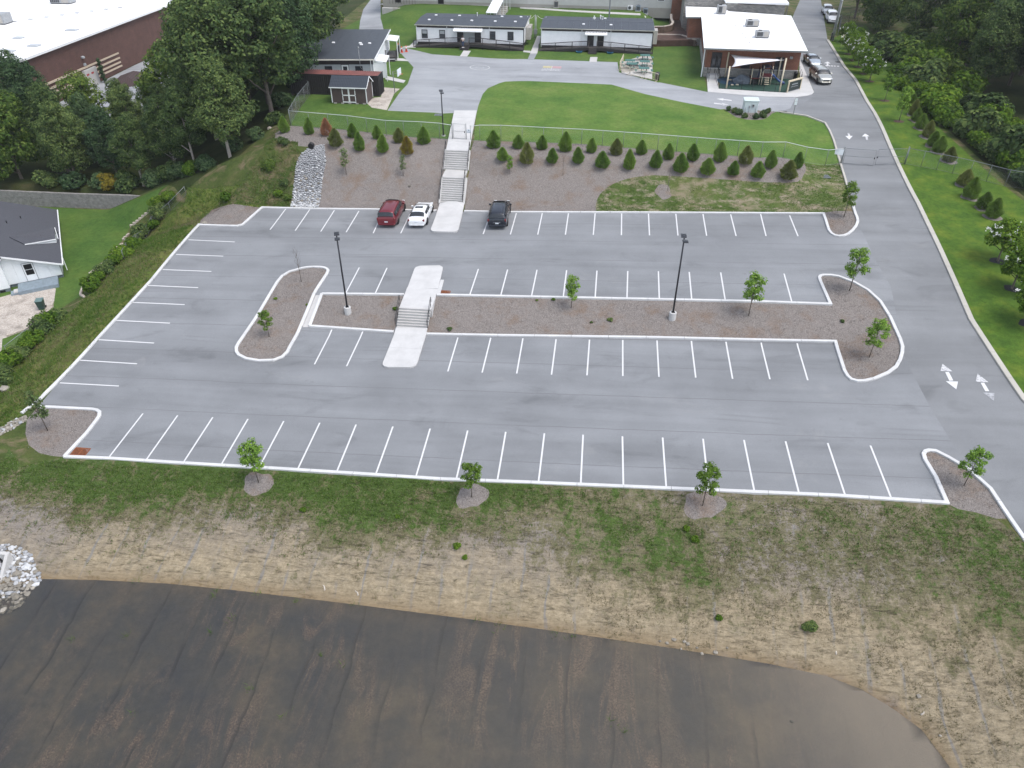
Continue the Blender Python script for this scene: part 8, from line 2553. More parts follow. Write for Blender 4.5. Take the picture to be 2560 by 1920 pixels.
def tree_proto(seed, h, cr, n, size, mat, bark, base=0.28, nl=16, slim=1.0, limbs=7, name='tree'):
 rng = np.random.default_rng(seed)
 lobes = []
 for i in range(nl):
  f = (i + 0.5) / nl
  z = h * (base + (1 - base) * (0.10 + 0.84 * f))
  prof = math.sin(PI * min(1, 0.22 + 0.74 * f)) ** 0.8
  a = i * 2.4 + rng.uniform(-0.5, 0.5)
  d = cr * prof * rng.uniform(0.35, 0.72) * slim
  r = cr * rng.uniform(0.30, 0.46) * (0.75 + 0.35 * prof)
  lobes.append((np.array([d * math.cos(a), d * math.sin(a), z]), np.array([r, r, r * rng.uniform(0.62, 0.85)])))
 P, N, S = lobes_leaves(lobes, n, size, rng)
 cm = leaf_mesh('crown', P, N, S, mat, rng)
 mb = MB()
 lean = rng.uniform(-0.04, 0.04, 2)
 tr = [(lean[0] * z * h, lean[1] * z * h, z * h) for z in (0, 0.15, 0.35, 0.55, 0.75, 0.92)]
 r0 = 0.016 * h + 0.03
 mb.tube([(0, 0, -0.4)] + tr, [r0 * 1.25, r0, r0 * 0.85, r0 * 0.7, r0 * 0.5, r0 * 0.3, r0 * 0.1], 7)
 for i in range(limbs):
  c, r = lobes[(i * 2 + 1) % nl]
  z0 = max(h * base * 0.75, c[2] - h * 0.22)
  s0 = Vector((lean[0] * z0, lean[1] * z0, z0))
  e0 = Vector(c) + Vector((c[0], c[1], 0)) * 0.25
  mid = s0.lerp(e0, 0.5) + Vector((0, 0, -0.04 * h * rng.uniform(0, 1)))
  mb.tube([s0, mid, e0], [r0 * 0.45, r0 * 0.30, r0 * 0.10], 5)
 to = mb.build('trunk', bark, None, True)
 tm = to.data
 bpy.data.objects.remove(to)
 return cm, tm

def plant(name, proto, loc, rz, s, label, cat, group=None, crown_name='crown', trunk_name='trunk', sz=None):
 cm, tm = proto
 r = empty(name, loc, rz, label, cat, group)
 r.scale = (s, s, s * (sz or 1.0))
 link(bpy.data.objects.new(crown_name, cm), r)
 if tm:
  link(bpy.data.objects.new(trunk_name, tm), r)
 return r

ORD = 'first second third fourth fifth sixth seventh eighth ninth tenth eleventh twelfth thirteenth fourteenth fifteenth sixteenth seventeenth eighteenth nineteenth twentieth'.split()
def nth(k): return ORD[k] if k < 20 else 'twenty-' + ORD[k - 20]
rg = random.Random(41)

# big trees of the two woods
WP = [tree_proto(100 + k, 16, 4.6, 17000, 0.185, M['leaf_wood'], M['bark_pale'] if k < 2 else M['bark'], base=(0.22, 0.30, 0.16, 0.2)[k], nl=(22, 18, 24, 20)[k]) for k in range(4)]
WD = [tree_proto(120 + k, 16, 4.8, 17000, 0.185, M['leaf_dark'], M['bark'], base=0.14, nl=24) for k in range(2)]
WL = [tree_proto(130 + k, 10, 4.0, 11000, 0.165, M['leaf_lime'], M['bark'], base=0.10, nl=18) for k in range(2)]
LEFT_T = [(-10.6, 47.2, 11.5, 'W'), (-13.0, 52.5, 17.0, 'W'), (-9.0, 57.5, 18.0, 'W'), (-12.5, 65, 20, 'D'), (-9.2, 71.5, 15.5, 'W'), (-18, 59, 17, 'W'), (-17.5, 70, 20, 'D'), (-13, 79, 19, 'W'),
   (-21, 82, 21, 'D'), (-12.5, 88, 17, 'W'), (-16.5, 95, 17, 'D'), (-25, 92, 20, 'W'), (-24, 74, 17, 'W'), (-30, 84, 17, 'D'), (-14.5, 102, 15, 'W'), (-22, 106, 17, 'D'), (-26.5, 66.5, 13, 'L'), (-8.6, 64.5, 14, 'D'), (-15.8, 48.2, 9, 'W')]
LEFT_S = [(-20, 51, 9.5, 'W'), (-24.5, 50, 9, 'W'), (-29, 52, 9.5, 'D'), (-33.5, 50, 10, 'W'), (-37, 53.5, 11, 'W'), (-41.5, 50.5, 11, 'L'), (-46, 54, 12.5, 'D'), (-24, 57, 9, 'D'), (-30, 59, 9, 'W'), (-37, 61, 10, 'L'),
   (-44.5, 61, 12, 'D'), (-52, 57, 13, 'D'), (-31, 68, 8.0, 'W'), (-50, 66, 12, 'D'), (-37, 69, 7.5, 'W'), (-22.5, 62, 10, 'W'), (-47, 48.8, 10, 'D'), (-34, 56, 9, 'D'), (-27, 63, 8.5, 'W')]
RIGHT_T = [(83.5, 76, 12, 'W'), (88, 68, 15, 'D'), (92, 76, 18, 'W'), (86.5, 90, 15, 'D'), (82.5, 101, 14, 'W'), (80.5, 114, 14, 'L'), (90, 108, 18, 'W'), (96, 94, 19, 'D'), (98, 62, 17, 'W'), (95, 50, 15, 'W'),
   (88.5, 58, 11, 'D'), (84, 88, 11, 'L'), (102, 78, 20, 'D'), (79.5, 126, 14, 'W'), (86, 134, 17, 'D'), (94, 124, 19, 'W'), (101, 110, 20, 'D'), (108, 70, 19, 'W'), (108, 92, 20, 'D'), (90, 46, 10, 'L'),
   (83, 118, 16, 'D'), (88, 98, 16, 'W'), (93, 86, 17, 'D'), (101, 52, 14, 'D'), (96, 42, 11, 'W'), (78.5, 108, 9, 'W'), (89, 80, 13, 'D'), (104, 60, 17, 'D'), (98, 72, 17, 'W'), (88, 148, 17, 'D'), (97, 140, 18, 'W')]
def wood(lst, side, word):
 for k, (x, y, h, t) in enumerate(lst):
  pr = {'W': WP, 'D': WD, 'L': WL}[t]
  h0 = 10 if t == 'L' else 16
  look = {'W': 'mid green', 'D': 'dark green', 'L': 'bright yellow green'}[t]
  tall = 'tall' if h > 14 else ('medium' if h > 9.8 else 'low')
  i = sum(1 for q in lst[:k] if (q[3], q[2] > 14, q[2] > 9.8) == (t, h > 14, h > 9.8))
  lab = f'{look} {tall} tree in {word}, {nth(i)} from front'
  plant('woodland_tree', pr[k % len(pr)], (x, y, gz(x, y) - 0.1), rg.uniform(0, 6.28), h / h0, lab, 'tree', f'trees of {word}', sz=rg.uniform(0.95, 1.08))
wood(sorted(LEFT_T, key=lambda q: q[1]), 'l', 'the tall wood beside the classroom')
wood(sorted(LEFT_S, key=lambda q: q[1]), 'l', 'the low wood below the brick wall')
wood(sorted(RIGHT_T, key=lambda q: q[1]), 'r', 'the wood beyond the road')
c_ = (-52.66,88.20)
cyp = tree_proto(170, 7, 1.0, 2600, 0.16, M['leaf_dark'], M['bark'], base=0.05, nl=14, slim=0.5)
plant('columnar_tree', cyp, (-55.0, 93.6, -1.8), 0, 0.66, 'narrow columnar evergreen standing against the striped brick wall', 'tree')
c_ = (67.95,129.00)
plant('car_park_tree', WP[1], (67.2, 128.0, gz(67, 128)), 0.7, 0.56, 'bushy green tree beside the stone wing over the parked blue car', 'tree')

# thicket and bushes
def bush_proto(seed, r, h, n, size, mat):
 rng = np.random.default_rng(seed)
 lobes = [(np.array([rng.uniform(-.55, .55) * r, rng.uniform(-.55, .55) * r, h * rng.uniform(0.3, 0.72)]), np.array([r * rng.uniform(.35, .6), r * rng.uniform(.35, .6), h * rng.uniform(.25, .42)])) for _ in range(9)]
 P, N, S = lobes_leaves(lobes, n, size, rng, up=0.5)
 ok = P[:, 2] > -0.05
 cm = leaf_mesh('foliage', P[ok], N[ok], S[ok], mat, rng)
 mb = MB()
 for k in range(5):
  a = k * 1.3
  mb.tube([(0.05 * math.cos(a), 0.05 * math.sin(a), -0.2), (r * 0.35 * math.cos(a), r * 0.35 * math.sin(a), h * 0.55)], [0.035, 0.012], 5)
 so = mb.build('stems', M['bark'], None, True)
 sm = so.data
 bpy.data.objects.remove(so)
 return cm, sm
BP = [bush_proto(200 + k, 1.5, 1.9, 3000, 0.15, m_) for k, m_ in enumerate((M['leaf_bush'], M['leaf_bush'], M['leaf_wood'], M['leaf_lime'], M['leaf_dark']))]
BW = ['leafy green', 'spreading green', 'olive green', 'bright lime green', 'dark green']
def bushes(lst, where, group):
 cnt = {}
 for x, y, r, k in lst:
  i = cnt.get(k, 0); cnt[k] = i + 1
  plant('bush', BP[k], (x, y, gz(x, y) - 0.05), rg.uniform(0, 6.28), r / 1.5, f'{BW[k]} bush {where}, {nth(i)} of its colour from the near end', 'bush', group, 'foliage', 'stems', rg.uniform(0.85, 1.15))
R_B = []
for k in range(76):
 y = 47 + (k % 46) * 1.22 + rg.uniform(-0.8, 0.8)
 x = (76.3 + rg.uniform(0, 6.5) if k < 46 else 75.6 + rg.uniform(0, 1.6)) + (1.4 if y < 52 else 0) - (1.9 if 60 < y < 84 else 0)
 R_B.append((x, y, rg.uniform(1.5, 3.0) if k < 46 else rg.uniform(1.0, 1.7), rg.choice((0, 1, 1, 3, 0, 2, 2))))
R_B += [(92, 44, 3.2, 2), (84, 40, 2.6, 4), (88, 42, 3.0, 4), (93, 39, 3.0, 2), (97, 46, 3.2, 4), (87, 47, 3.0, 2), (90, 51, 3.3, 1), (94, 54, 3.4, 4), (86, 54, 3.0, 1), (81, 41, 2.0, 2), (88, 36, 2.6, 4), (94, 34, 2.8, 2)]
R_B += [(78, 46, 2.0, 4), (80.5, 44.5, 2.2, 4), (83, 46.5, 2.4, 2), (86, 43, 2.3, 4), (81.5, 49, 2.6, 4), (85, 50, 2.8, 4), (86, 38, 2.0, 2), (90, 35, 2.5, 4)]
bushes(sorted(R_B, key=lambda q: q[1]), 'in the east thicket', 'bushes of the thicket beyond the east lawn')
L_B = [(-13.2, 45.6, 1.3, 4), (-15.2, 46.3, 1.2, 1), (-17.4, 47.6, 1.4, 4), (-19.5, 48.6, 1.5, 2), (-22.5, 48.9, 1.5, 4), (-26, 49, 1.6, 2), (-29.5, 48.9, 1.6, 4), (-33, 48.9, 1.7, 4), (-37, 48.8, 1.7, 2), (-8.3, 50.4, 1.2, 4), (-7.2, 54, 1.3, 2), (-8.8, 61, 1.4, 4), (-11, 49.5, 1.4, 4), (-9.5, 67.5, 1.4, 4)]
bushes(sorted(L_B, key=lambda q: -q[0]), 'by the tall wood', 'bushes at the wood edge')
c_ = (-33.65,47.84)
plant('bush', bush_proto(230, 1.4, 2.0, 2200, 0.15, M['leaf_yellow']), (-28.0, 48.6, gz(-28, 48.6)), 0, 0.9, 'yellowing bush at the top of the grey block wall', 'bush', None, 'foliage', 'stems')
BANK = [(-16.90,24.96), (-16.98,28.31), (-16.94,29.84), (-16.88,33.75), (-19.57,39.36), (-18.32,40.53), (-17.97,41.64), (-18.51,42.72), (-16.78,31.37), (-18.03,20.86), (-18.29,19.78), (-18.45,18.85), (-18.20,17.16), (-18.27,15.97), (-18.16,14.57), (-18.17,13.40), (-17.96,12.31), (-16.93,26.65), (-17.08,42.73), (-16.95,10.71)]
bushes(sorted([(c[0], c[1], rg.uniform(0.8, 1.35), (0, 2, 0, 1, 2)[k % 5]) for k, c in enumerate(BANK)], key=lambda q: q[1]), 'on the west bank', 'bushes along the west bank')
SB = [((-3.95,42.47), 0.85, 'bright green self sown bush on the rough grass left of the stone channel'), ((-2.16,40.09), 0.6, 'small green bush beside the lower end of the stone channel'), ((-1.74,41.19), 0.55, 'low olive bush on the left edge of the stone channel'),
  ((-1.04,39.75), 0.5, 'low bright bush at the foot of the stone channel'), ((-8.68,40.25), 0.75, 'green bush on the grass near the upper left planting bed'), ((-2.88,45.05), 0.7, 'broad low bush at the top of the rough mound')]
for k, (c, r, l) in enumerate(SB):
 plant('bush', BP[(3, 0, 2, 3, 0, 2)[k]], (c[0], c[1], gz(*c) - 0.03), k * 1.1, r / 1.5, l, 'bush', None, 'foliage', 'stems')

# evergreen shrubs
def conifer(seed, n, mat, fat=1.0, lean=0.0):
 """teardrop evergreen, 1.9 m tall, made of upright sprays"""
 rng = np.random.default_rng(seed)
 z = rng.random(n) ** 0.85
 R = 0.68 * fat * np.interp(z, [0, 0.08, 0.28, 0.5, 0.72, 0.88, 1.0], [0.58, 0.88, 1.0, 0.86, 0.56, 0.28, 0.04])
 a = rng.random(n) * 2 * PI
 lump = 1 + 0.13 * np.sin(a * 3 + z * 9) + 0.10 * np.sin(a * 5 - z * 14 + 2) + rng.normal(0, 0.07, n)
 r = R * (0.62 + 0.38 * rng.random(n) ** 0.5) * lump
 C = np.column_stack([r * np.cos(a) + lean * z * 0.3, r * np.sin(a), 0.06 + z * 1.82])
 T = np.column_stack([np.cos(a) * 0.95, np.sin(a) * 0.95, np.full(n, 0.8)]) + rng.normal(0, 0.30, (n, 3))
 T /= np.linalg.norm(T, axis=1)[:, None]
 Sd = np.cross(T, rng.normal(size=(n, 3))); Sd /= np.linalg.norm(Sd, axis=1)[:, None]
 L_ = 0.11 + 0.09 * rng.random(n); W_l = 0.026 + 0.014 * rng.random(n)
 V = np.stack([C - Sd * W_l[:, None] - T * L_[:, None] * 0.5, C + Sd * W_l[:, None] - T * L_[:, None] * 0.5, C + T * L_[:, None]], 1).reshape(-1, 3)
 o = mesh_np('foliage', V, np.arange(3 * n).reshape(n, 3), mat)
 at = o.data.attributes.new('tint', 'FLOAT', 'POINT')
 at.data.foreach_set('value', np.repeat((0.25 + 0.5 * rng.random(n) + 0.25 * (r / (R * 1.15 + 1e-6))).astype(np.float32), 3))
 me = o.data
 bpy.data.objects.remove(o)
 to = MB().tube([(0, 0, -0.15), (0, 0, 1.2)], [0.035, 0.012], 6).build('trunk', M['bark'])
 tm = to.data
 bpy.data.objects.remove(to)
 return me, tm
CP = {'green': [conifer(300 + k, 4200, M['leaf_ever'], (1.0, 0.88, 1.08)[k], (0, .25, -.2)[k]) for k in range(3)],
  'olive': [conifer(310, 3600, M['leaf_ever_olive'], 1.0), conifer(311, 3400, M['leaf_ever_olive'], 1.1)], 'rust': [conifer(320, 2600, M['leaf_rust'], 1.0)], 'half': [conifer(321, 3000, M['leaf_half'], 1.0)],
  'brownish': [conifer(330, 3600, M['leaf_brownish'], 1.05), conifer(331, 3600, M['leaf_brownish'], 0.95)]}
LB = [(-4.08,48.99),(-0.96,48.61),(1.23,48.42),(4.40,48.18),(7.35,48.09),(10.11,47.12),(12.98,47.05)]
LF = [(3.31,45.15),(6.18,44.72),(8.82,44.58),(11.65,44.46)]
RB_ = [(21.03,46.75),(23.74,46.84),(26.40,46.78),(29.07,46.44),(31.92,46.37),(34.65,46.05),(37.38,46.50),(40.25,45.37),(42.87,45.30),(45.70,45.40),(48.39,45.00),(50.94,44.56),(54.00,45.70)]
RF = [(22.36,44.15),(25.03,43.89),(27.78,44.06),(30.60,44.15),(33.22,43.73),(36.11,43.63),(38.89,43.93),(41.50,43.53),(44.28,43.33),(46.98,43.33),(49.52,43.16),(52.63,43.15)]
KL = {0: 'green', 2: 'rust'}
def ev(c, kind, s, label, group='evergreen shrubs planted along the fence'):
 pr = CP[kind]
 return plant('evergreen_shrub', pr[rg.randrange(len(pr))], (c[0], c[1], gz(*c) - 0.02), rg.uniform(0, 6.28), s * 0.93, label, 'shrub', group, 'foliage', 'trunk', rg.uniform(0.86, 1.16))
for k, c in enumerate(LB):
 kind = ('green', 'green', 'rust', 'green', 'green', 'olive', 'green')[k]
 lab = 'browned dying evergreen shrub under the fence left of the stairs' if kind == 'rust' else f'{"dull olive" if kind == "olive" else "green"} cone shaped shrub under the fence left of the stairs, {nth(k)} from the wood'
 ev(c, kind, rg.uniform(0.92, 1.02), lab)
for k, c in enumerate(LF):
 kind = ('olive', 'green', 'green', 'half')[k]
 lab = ('plump dull olive shrub in front of the browned shrub', 'green plump shrub second in the front row left of the stairs', 'green plump shrub third in the front row left of the stairs', 'half browned evergreen shrub with yellow green top left of the stairs')[k]
 ev(c, kind, rg.uniform(0.98, 1.06), lab)
for k, c in enumerate(RB_):
 ev(c, 'olive' if k in (5, 10) else 'green', rg.uniform(0.9, 1.08), f'green cone shrub in the back row right of the stairs, {nth(k)} from the stairs')
for k, c in enumerate(RF):
 ev(c, 'olive' if k in (1, 11) else 'green', rg.uniform(0.88, 1.12) * (1.15 if k == 11 else 1), f'green cone shrub in the front row right of the stairs, {nth(k)} from the stairs')
EB = [(71.28,45.20),(70.86,42.23),(71.28,39.83),(71.47,37.90),(71.60,50.69),(71.20,52.99)]
for k, c in enumerate(EB[:4]):
 ev(c, 'olive' if k == 0 else 'brownish', 1.12, f'dark evergreen shrub on the east lawn below the fence, {nth(k)} from the fence', 'evergreen shrubs on the east lawn')
EF = [(71.50,50.98),(71.08,53.18),(70.91,54.80),(71.02,57.23),(70.93,59.68),(71.14,62.09),(71.39,64.22),(71.94,67.14),(72.55,70.04)]
for k, c in enumerate(EF):
 ev(c, 'brownish' if k % 3 else 'olive', 1.05 - 0.02 * k, f'rusty green evergreen shrub beside the thicket above the fence, {nth(k)} from the fence', 'evergreen shrubs on the east lawn')
for k, c in enumerate(EB[:4] + EF[:7]):
 o = mesh_np('mulch_ring', [(x, y, gz(x, y) + 0.02) for x, y in blob((c[0], c[1]), 0.85, 0.8, 60 + k, 18)], [list(range(18))], M['mulch'])
 tag(o, kind='structure')
UB = [(48.73,63.16), (49.32,62.41), (49.74,61.65), (50.36,60.50), (51.60,60.26), (52.48,60.96), (53.00,62.23), (53.48,62.75)]
for k, c in enumerate(UB):
 plant('small_shrub', BP[2 if k % 2 else 4], (c[0], c[1], gz(*c)), k, 0.26 + 0.04 * (k % 3), f'small round shrub in the bed of the pale cabinet, {nth(k)} from the left', 'shrub', 'small shrubs round the pale cabinet', 'foliage', 'stems', 1.2)

# young trees
def sapling_proto(seed, n, mat, h=3.0, fat=0.75, size=0.062, bare=False):
 rng = np.random.default_rng(seed)
 mb = MB()
 b = rng.uniform(-0.05, 0.05, 2)
 mb.tube([(0, 0, -0.1), (b[0] * 0.5, b[1] * 0.5, h * 0.35), (b[0], b[1], h * 0.7), (b[0] * 1.4, b[1] * 1.4, h * 0.97)], [0.036, 0.028, 0.018, 0.006], 6)
 lobes = []
 for k in range(13):
  f = k / 12
  z = h * (0.36 + 0.52 * f)
  a = k * 2.4 + rng.uniform(-.4, .4)
  rr = fat * (0.75 - 0.45 * abs(f - 0.35)) * rng.uniform(0.55, 1.05)
  e = np.array([rr * math.cos(a), rr * math.sin(a), z + 0.28 + 0.15 * f])
  mb.tube([(b[0] * z / h, b[1] * z / h, z - 0.12), tuple((e + np.array([0, 0, z - 0.05])) / 2 * np.array([1, 1, 1])), tuple(e)], [0.014, 0.010, 0.004], 4)
  lobes.append((e - np.array([0, 0, 0.1]), np.array([0.30, 0.30, 0.26]) * rng.uniform(0.75, 1.2)))
  if bare:
   for q in range(3):
    e2 = e + np.array([rng.uniform(-.2, .2), rng.uniform(-.2, .2), rng.uniform(.2, .5)])
    mb.tube([tuple(e), tuple(e2)], [0.006, 0.003], 3)
 lobes.append((np.array([b[0] * 1.4, b[1] * 1.4, h * 0.93]), np.array([0.2, 0.2, 0.3])))
 to = mb.build('trunk', M['bark'], None, True)
 tm = to.data
 bpy.data.objects.remove(to)
 if bare:
  return tm
 P, N, S = lobes_leaves(lobes, n, size, rng, 0.35, 0.5, 4)
 return leaf_mesh('crown', P, N, S, mat, rng), tm
SP = [sapling_proto(400 + k, 2200, M['leaf_sapling'], fat=(0.8, 0.65, 0.95)[k]) for k in range(3)]
SPB = sapling_proto(410, 2200, M['leaf_spring'], fat=0.7)
SPP = sapling_proto(411, 700, M['leaf_pale'], fat=0.6, size=0.075)
BARE = sapling_proto(412, 0, None, bare=True, fat=0.5)
ST = [((11.41,-1.26), SP[0], 1.12, 'young leafy tree in the left of three mulch rings below the front kerb'), ((25.97,-1.50), SPB, 0.95, 'young bright tree in the middle mulch ring below the front kerb'),
  ((40.59,-1.31), SPB, 1.08, 'young bright tree in the right mulch ring below the front kerb'), ((56.76,1.27), SP[2], 0.95, 'young tree in the lower right corner bed by the road'),
  ((31.25,19.98), SP[1], 0.95, 'young tree in the middle planting strip between the two lamp posts'), ((45.97,19.56), SP[0], 1.25, 'young tree in the planting strip right of the right lamp post'),
  ((54.72,23.23), SP[2], 1.28, 'young tree at the upper end of the right island'), ((54.57,15.04), SP[2], 1.08, 'young tree at the lower end of the right island'),
  ((5.82,15.36), SPB, 0.82, 'young bright tree in the left island'), ((57.39,37.29), SPB, 1.15, 'young tree in the upper right corner bed by the road'),
  ((-6.34,2.55), SPP, 1.15, 'thin pale leaved young tree in the lower left corner bed'), ((5.10,42.21), SPP, 0.95, 'sparse pale sapling on the mulch bank right of the stone channel'),
  ((11.55,42.25), SPP, 0.72, 'small sparse sapling on the mulch bank above the parked cars'), ((23.30,42.68), SP[1], 0.62, 'small narrow sapling on the mulch bank just right of the stairs')]
for k, (c, pr, s, l) in enumerate(ST):
 plant('young_tree', pr, (c[0], c[1], gz(*c)), k * 1.3 + 0.4, s, l, 'tree', 'young trees planted round the car park')
for k, (c, s, l) in enumerate((((6.15,23.05), 1.05, 'leafless sapling at the top of the left island'), ((40.24,41.33), 0.85, 'thin leafless sapling in the round mulch patch of the upper grass'), ((29.07,42.70), 0.7, 'leafless sapling on the mulch bank right of the small narrow sapling'))):
 r = empty('bare_sapling', (c[0], c[1], gz(*c)), k, l, 'tree', 'young trees planted round the car park')
 r.scale = (s * 0.8, s * 0.8, s)
 link(bpy.data.objects.new('trunk', BARE), r)

# flowering trees on the east lawn
def flowering(seed, h, cr, n, fl):
 rng = np.random.default_rng(seed)
 cm, tm = tree_proto(seed, h, cr, n, 0.11, M['leaf_bush'], M['bark'], base=0.34, nl=15, limbs=9)
 d = rng.normal(size=(fl, 3)); d /= np.linalg.norm(d, axis=1)[:, None]
 d[:, 2] = np.abs(d[:, 2]) * 0.8
 C0 = d * np.array([cr * 0.98, cr * 0.98, h * 0.34]) + np.array([0, 0, h * 0.66])
 k = rng.integers(0, fl, fl * 12)
 C = C0[k] + rng.normal(0, 0.075, (fl * 12, 3))
 bm_ = leaf_mesh('blossom', C, rng.normal(size=C.shape) + np.array([0, 0, 1]), 0.045 + 0.03 * rng.random(len(C)), M['blossom'], rng)
 return cm, tm, bm_
FT = [flowering(500, 3.6, 1.7, 3800, 26), flowering(501, 3.4, 1.6, 3600, 18)]
FL = [((68.71,29.07), 1.05, 'flowering tree with white blossom nearest the evergreen row on the east lawn'), ((68.26,24.57), 1.1, 'flowering tree with white blossom second down the east lawn'), ((67.6, 19.6), 1.05, 'flowering tree at the right picture edge on the east lawn')]
UP_ = [((71.24,96.30), 1.0), ((70.95,92.09), 1.0), ((70.65,87.99), 0.95), ((70.49,84.07), 1.0), ((70.20,79.78), 1.0), ((73.08,99.44), 0.9), ((72.84,104.79), 0.9)]
FL += [(c, s, f'flowering tree with scattered white blossom along the upper road, {nth(k)} from the tall pole') for k, (c, s) in enumerate(UP_)]
for k, (c, s, l) in enumerate(FL):
 cm, tm, bl_ = FT[k % 2]
 r = plant('flowering_tree', (cm, tm), (c[0], c[1], gz(*c)), k * 1.9, s, l, 'tree', 'flowering trees on the east lawn')
 link(bpy.data.objects.new('blossom', bl_), r)
 o = mesh_np('mulch_ring', [(x, y, gz(x, y) + 0.025) for x, y in blob(c, 0.62, 0.58, 80 + k, 18)], [list(range(18))], M['rubber'] if k < 3 else M['mud'])
 tag(o, kind='structure')
for k, (c, s, l) in enumerate((((69.64,70.17), 1.05, 'young green tree on the east lawn upslope of the leafy one'), ((68.99,61.69), 1.3, 'leafy young green tree on the east lawn opposite the long lawn'))):
 plant('young_tree', SP[k], (c[0], c[1], gz(*c)), k, s, l, 'tree', 'young trees on the east lawn')
 o = mesh_np('mulch_ring', [(x, y, gz(x, y) + 0.025) for x, y in blob(c, 0.6, 0.55, 90 + k, 18)], [list(range(18))], M['mud'])
 tag(o, kind='structure')

# ------------------------------------------------------------------ grass tufts, straw and water weeds
def tufts(name, P, h, w, mat, rng, blades=3, spread=0.05):
 n = len(P)
 k = np.repeat(np.arange(n), blades)
 B = P[k] + np.column_stack([rng.normal(0, spread, (n * blades, 2)), np.zeros(n * blades)])
 a = rng.random(n * blades) * 2 * PI
 H = h[k] * (0.6 + 0.6 * rng.random(n * blades))
 lean = 0.75 * H
 b2 = rng.random(n * blades) * 2 * PI
 W_l = w * (0.7 + 0.6 * rng.random(n * blades))
 d = np.column_stack([np.cos(a) * W_l, np.sin(a) * W_l, np.zeros(n * blades)])
 tip = B + np.column_stack([np.cos(b2) * lean, np.sin(b2) * lean, H])
 V = np.stack([B - d, B + d, tip], 1).reshape(-1, 3)
 o = mesh_np(name, V, np.arange(3 * n * blades).reshape(-1, 3), mat)
 at = o.data.attributes.new('tint', 'FLOAT', 'POINT')
 at.data.foreach_set('value', np.repeat(rng.random(n)[k].astype(np.float32), 3))
 return tag(o, kind='stuff')
def on_region(names, n, rng, prob=None):
 sel = np.isin(reg, [k for k, q in enumerate(REG) if q[0] in names])
 T = GV3[GF[sel]]
 T = T[(T[:, :, 1].mean(1) > -19) & (T[:, :, 0].mean(1) > -22) & (T[:, :, 0].mean(1) < 76) & (T[:, :, 1].mean(1) < 64)]
 ar = np.linalg.norm(np.cross(T[:, 1] - T[:, 0], T[:, 2] - T[:, 0]), axis=1)
 k = rng.choice(len(T), n, p=ar / ar.sum())
 u = rng.random((n, 2)); f = u.sum(1) > 1; u[f] = 1 - u[f]
 P = T[k, 0] + (T[k, 1] - T[k, 0]) * u[:, :1] + (T[k, 2] - T[k, 0]) * u[:, 1:]
 return P if prob is None else P[rng.random(n) < prob(P)]
def vnoise(x, y, s, seed):
 r = np.random.default_rng(seed)
 o = np.zeros(len(x))
 for k in range(4):
  for q in range(3):
   a, b = r.normal(0, s * (1.9 ** k), 2)
   o += np.sin(a * x + b * y + r.random() * 6.28) / (1.5 ** k)
 return o / 4.5
def pslope(P):
 x, y = P[:, 0], P[:, 1]
 top = np.clip((np.interp(x, TOPX, TOPY) - y) / 8.0, 0, 1.5)
 east = sstep(18, 46, x)
 g = 1.0 - 2.1 * np.clip(top - 0.14 - 0.09 * np.sin(x * 0.35 + 1), 0, 1) * (1 - 0.80 * east) - 0.38 * east
 g = g + 0.6 * vnoise(x, y, 0.7, 2) + 0.7 * vnoise(x, y, 2.4, 3)
 ring = np.min([np.hypot(x - c[0], y - c[1]) - r for c, r in RINGS], axis=0)
 return np.clip(g, 0, 1) * (ring > 0) * (y < np.interp(x, [-10, -3.4, 28, 55.2, 60], [-0.5, -0.45, -0.45, -0.7, -4]))
rng = np.random.default_rng(77)
M['tuft_green'] = leaf_mat('tuft_grass', (0.035, 0.075, 0.015), (0.062, 0.122, 0.022), (0.119, 0.175, 0.043), 0.25, 1.2)
M['tuft_olive'] = leaf_mat('tuft_dry_grass', (0.078, 0.078, 0.034), (0.143, 0.130, 0.065), (0.234, 0.208, 0.124), 0.25, 1.2)
P = on_region(('slope_ground',), 90000, rng, pslope)
ispath = P[:, 1] > np.interp(P[:, 0], TOPX, TOPY) - 2.6 + 0.5 * np.sin(P[:, 0])
gr = rng.random(len(P)) < np.where(ispath, 0.92, 0.30) - 0.42 * sstep(16, 36, P[:, 0])
tufts('bank_tufts', P[gr], np.full(gr.sum(), 0.12), 0.020, M['tuft_green'], rng, 3, 0.07)
tufts('dry_bank_tufts', P[~gr], np.full((~gr).sum(), 0.10), 0.016, M['tuft_olive'], rng, 3, 0.07)
M['straw'] = leaf_mat('straw_litter', (0.11, 0.092, 0.070), (0.20, 0.168, 0.130), (0.33, 0.285, 0.230), 0.1, 1.5)
P = on_region(('slope_ground',), 26000, rng, lambda P: (P[:, 2] > WATER_Z + 0.1) * 0.8)
tufts('straw_litter', P, np.full(len(P), 0.035), 0.012, M['straw'], rng, 2, 0.10)
P = on_region(('bank_grass', 'rough_grass', 'patchy_lawn'), 26000, rng, lambda P: np.clip(0.55 + vnoise(P[:, 0], P[:, 1], 0.6, 5), 0, 1))
tufts('rough_tufts', P, 0.10 + 0.12 * (P[:, 0] < 0), 0.026, M['tuft_green'], rng, 3, 0.09)
P = on_region(('bank_grass', 'rough_grass'), 14000, rng, lambda P: np.clip(0.5 - vnoise(P[:, 0], P[:, 1], 0.6, 5), 0, 1))
tufts('dry_rough_tufts', P, np.full(len(P), 0.2), 0.020, M['tuft_olive'], rng, 3, 0.09)
M['needles'] = leaf_mat('pine_straw_litter', (0.045, 0.040, 0.036), (0.165, 0.150, 0.140), (0.320, 0.295, 0.280), 0.05, 2.5)
P = on_region(('mulch_bed', 'mulch_ring'), 45000, rng)
P[:, 2] += 0.01
tufts('pine_straw_litter', P, np.full(len(P), 0.06), 0.016, M['needles'], rng, 2, 0.10)
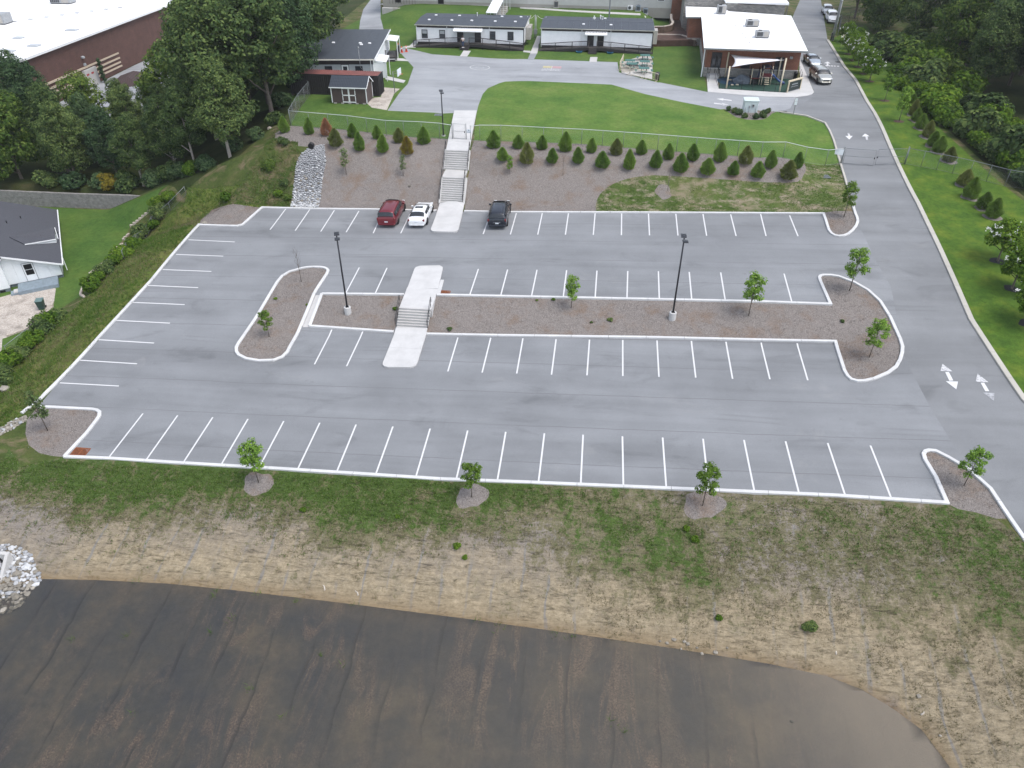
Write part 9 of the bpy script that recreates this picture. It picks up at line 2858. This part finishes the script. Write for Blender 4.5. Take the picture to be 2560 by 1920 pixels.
# clumps of weeds on the bank and in the shallows
WQ = [(46.29,-8.03), (41.33,-7.87), (25.59,-4.80), (26.14,-5.43), (39.53,-2.86), (40.02,-3.52), (21.38,-3.21), (15.15,-3.18)]
for k, c in enumerate(WQ):
 plant('weed_clump', BP[0 if k else 2], (c[0], c[1], gz(*c) - 0.02), k, (0.13 + 0.03 * (k % 3)) if k else 0.30, f'green weed clump on the bare bank, {nth(k)} of those standing alone' if k else 'tall dark weed clump low on the bare bank at the right', 'weed', 'weed clumps on the bank', 'foliage', 'stems')
MW = [(28.22,20.67),(29.68,20.78),(34.62,18.67),(33.05,18.41),(53.34,19.16),(15.91,19.32),(7.80,19.61),(4.55,20.52),(21.15,17.25)]
for k, c in enumerate(MW):
 plant('weed_clump', BP[(0, 0, 2, 2, 2, 0, 0, 0, 2)[k]], (c[0], c[1], gz(*c) - 0.02), k, 0.10 + 0.04 * (k % 3), f'low weed tuft in the car park mulch beds, {nth(k)} of those counted', 'weed', 'weed tufts in the mulch beds', 'foliage', 'stems', 0.7)
WP_ = [(6.10,-8.56),(11.33,-8.61),(13.98,-8.65),(16.55,-8.93),(20.04,-8.64),(13.00,-10.51),(27.46,-9.08),(28.78,-9.24),(19.10,-12.30),(20.35,-12.65),(15.74,-14.61),(10.29,-16.66),(12.13,-11.47),(4.51,-12.83),(7.56,-12.34),(11.22,-9.03),(18.24,-15.80),(31.93,-9.49),(32.87,-9.61),(36.03,-14.54),(30.69,-7.77),(35.30,-14.25)]
pw = np.array([(c[0] + rng.normal(0, 0.12), c[1] + rng.normal(0, 0.12), WATER_Z - 0.06) for c in WP_ for _ in range(5)])
tufts('water_weeds', pw, np.full(len(pw), 0.32), 0.016, M['tuft_green'], rng, 3, 0.06)
# ------------------------------------------------------------------ the air
hz = MB().box(-430, 490, -230, 570, float(GV3[:, 2].min()) - 1.0, 36.5).build('haze', [])
hm_ = bpy.data.materials.new('thin_haze')
hm_.use_nodes = True
nt = hm_.node_tree
nt.nodes.clear()
o_ = nt.nodes.new('ShaderNodeOutputMaterial')
pv = nd(nt, 'ShaderNodeVolumePrincipled', {'Color': (0.92, 0.95, 1.0, 1), 'Density': 0.0002, 'Anisotropy': 0.3})
nt.links.new(pv.outputs[0], o_.inputs['Volume'])
hz.data.materials.append(hm_)
tag(hz, kind='stuff')
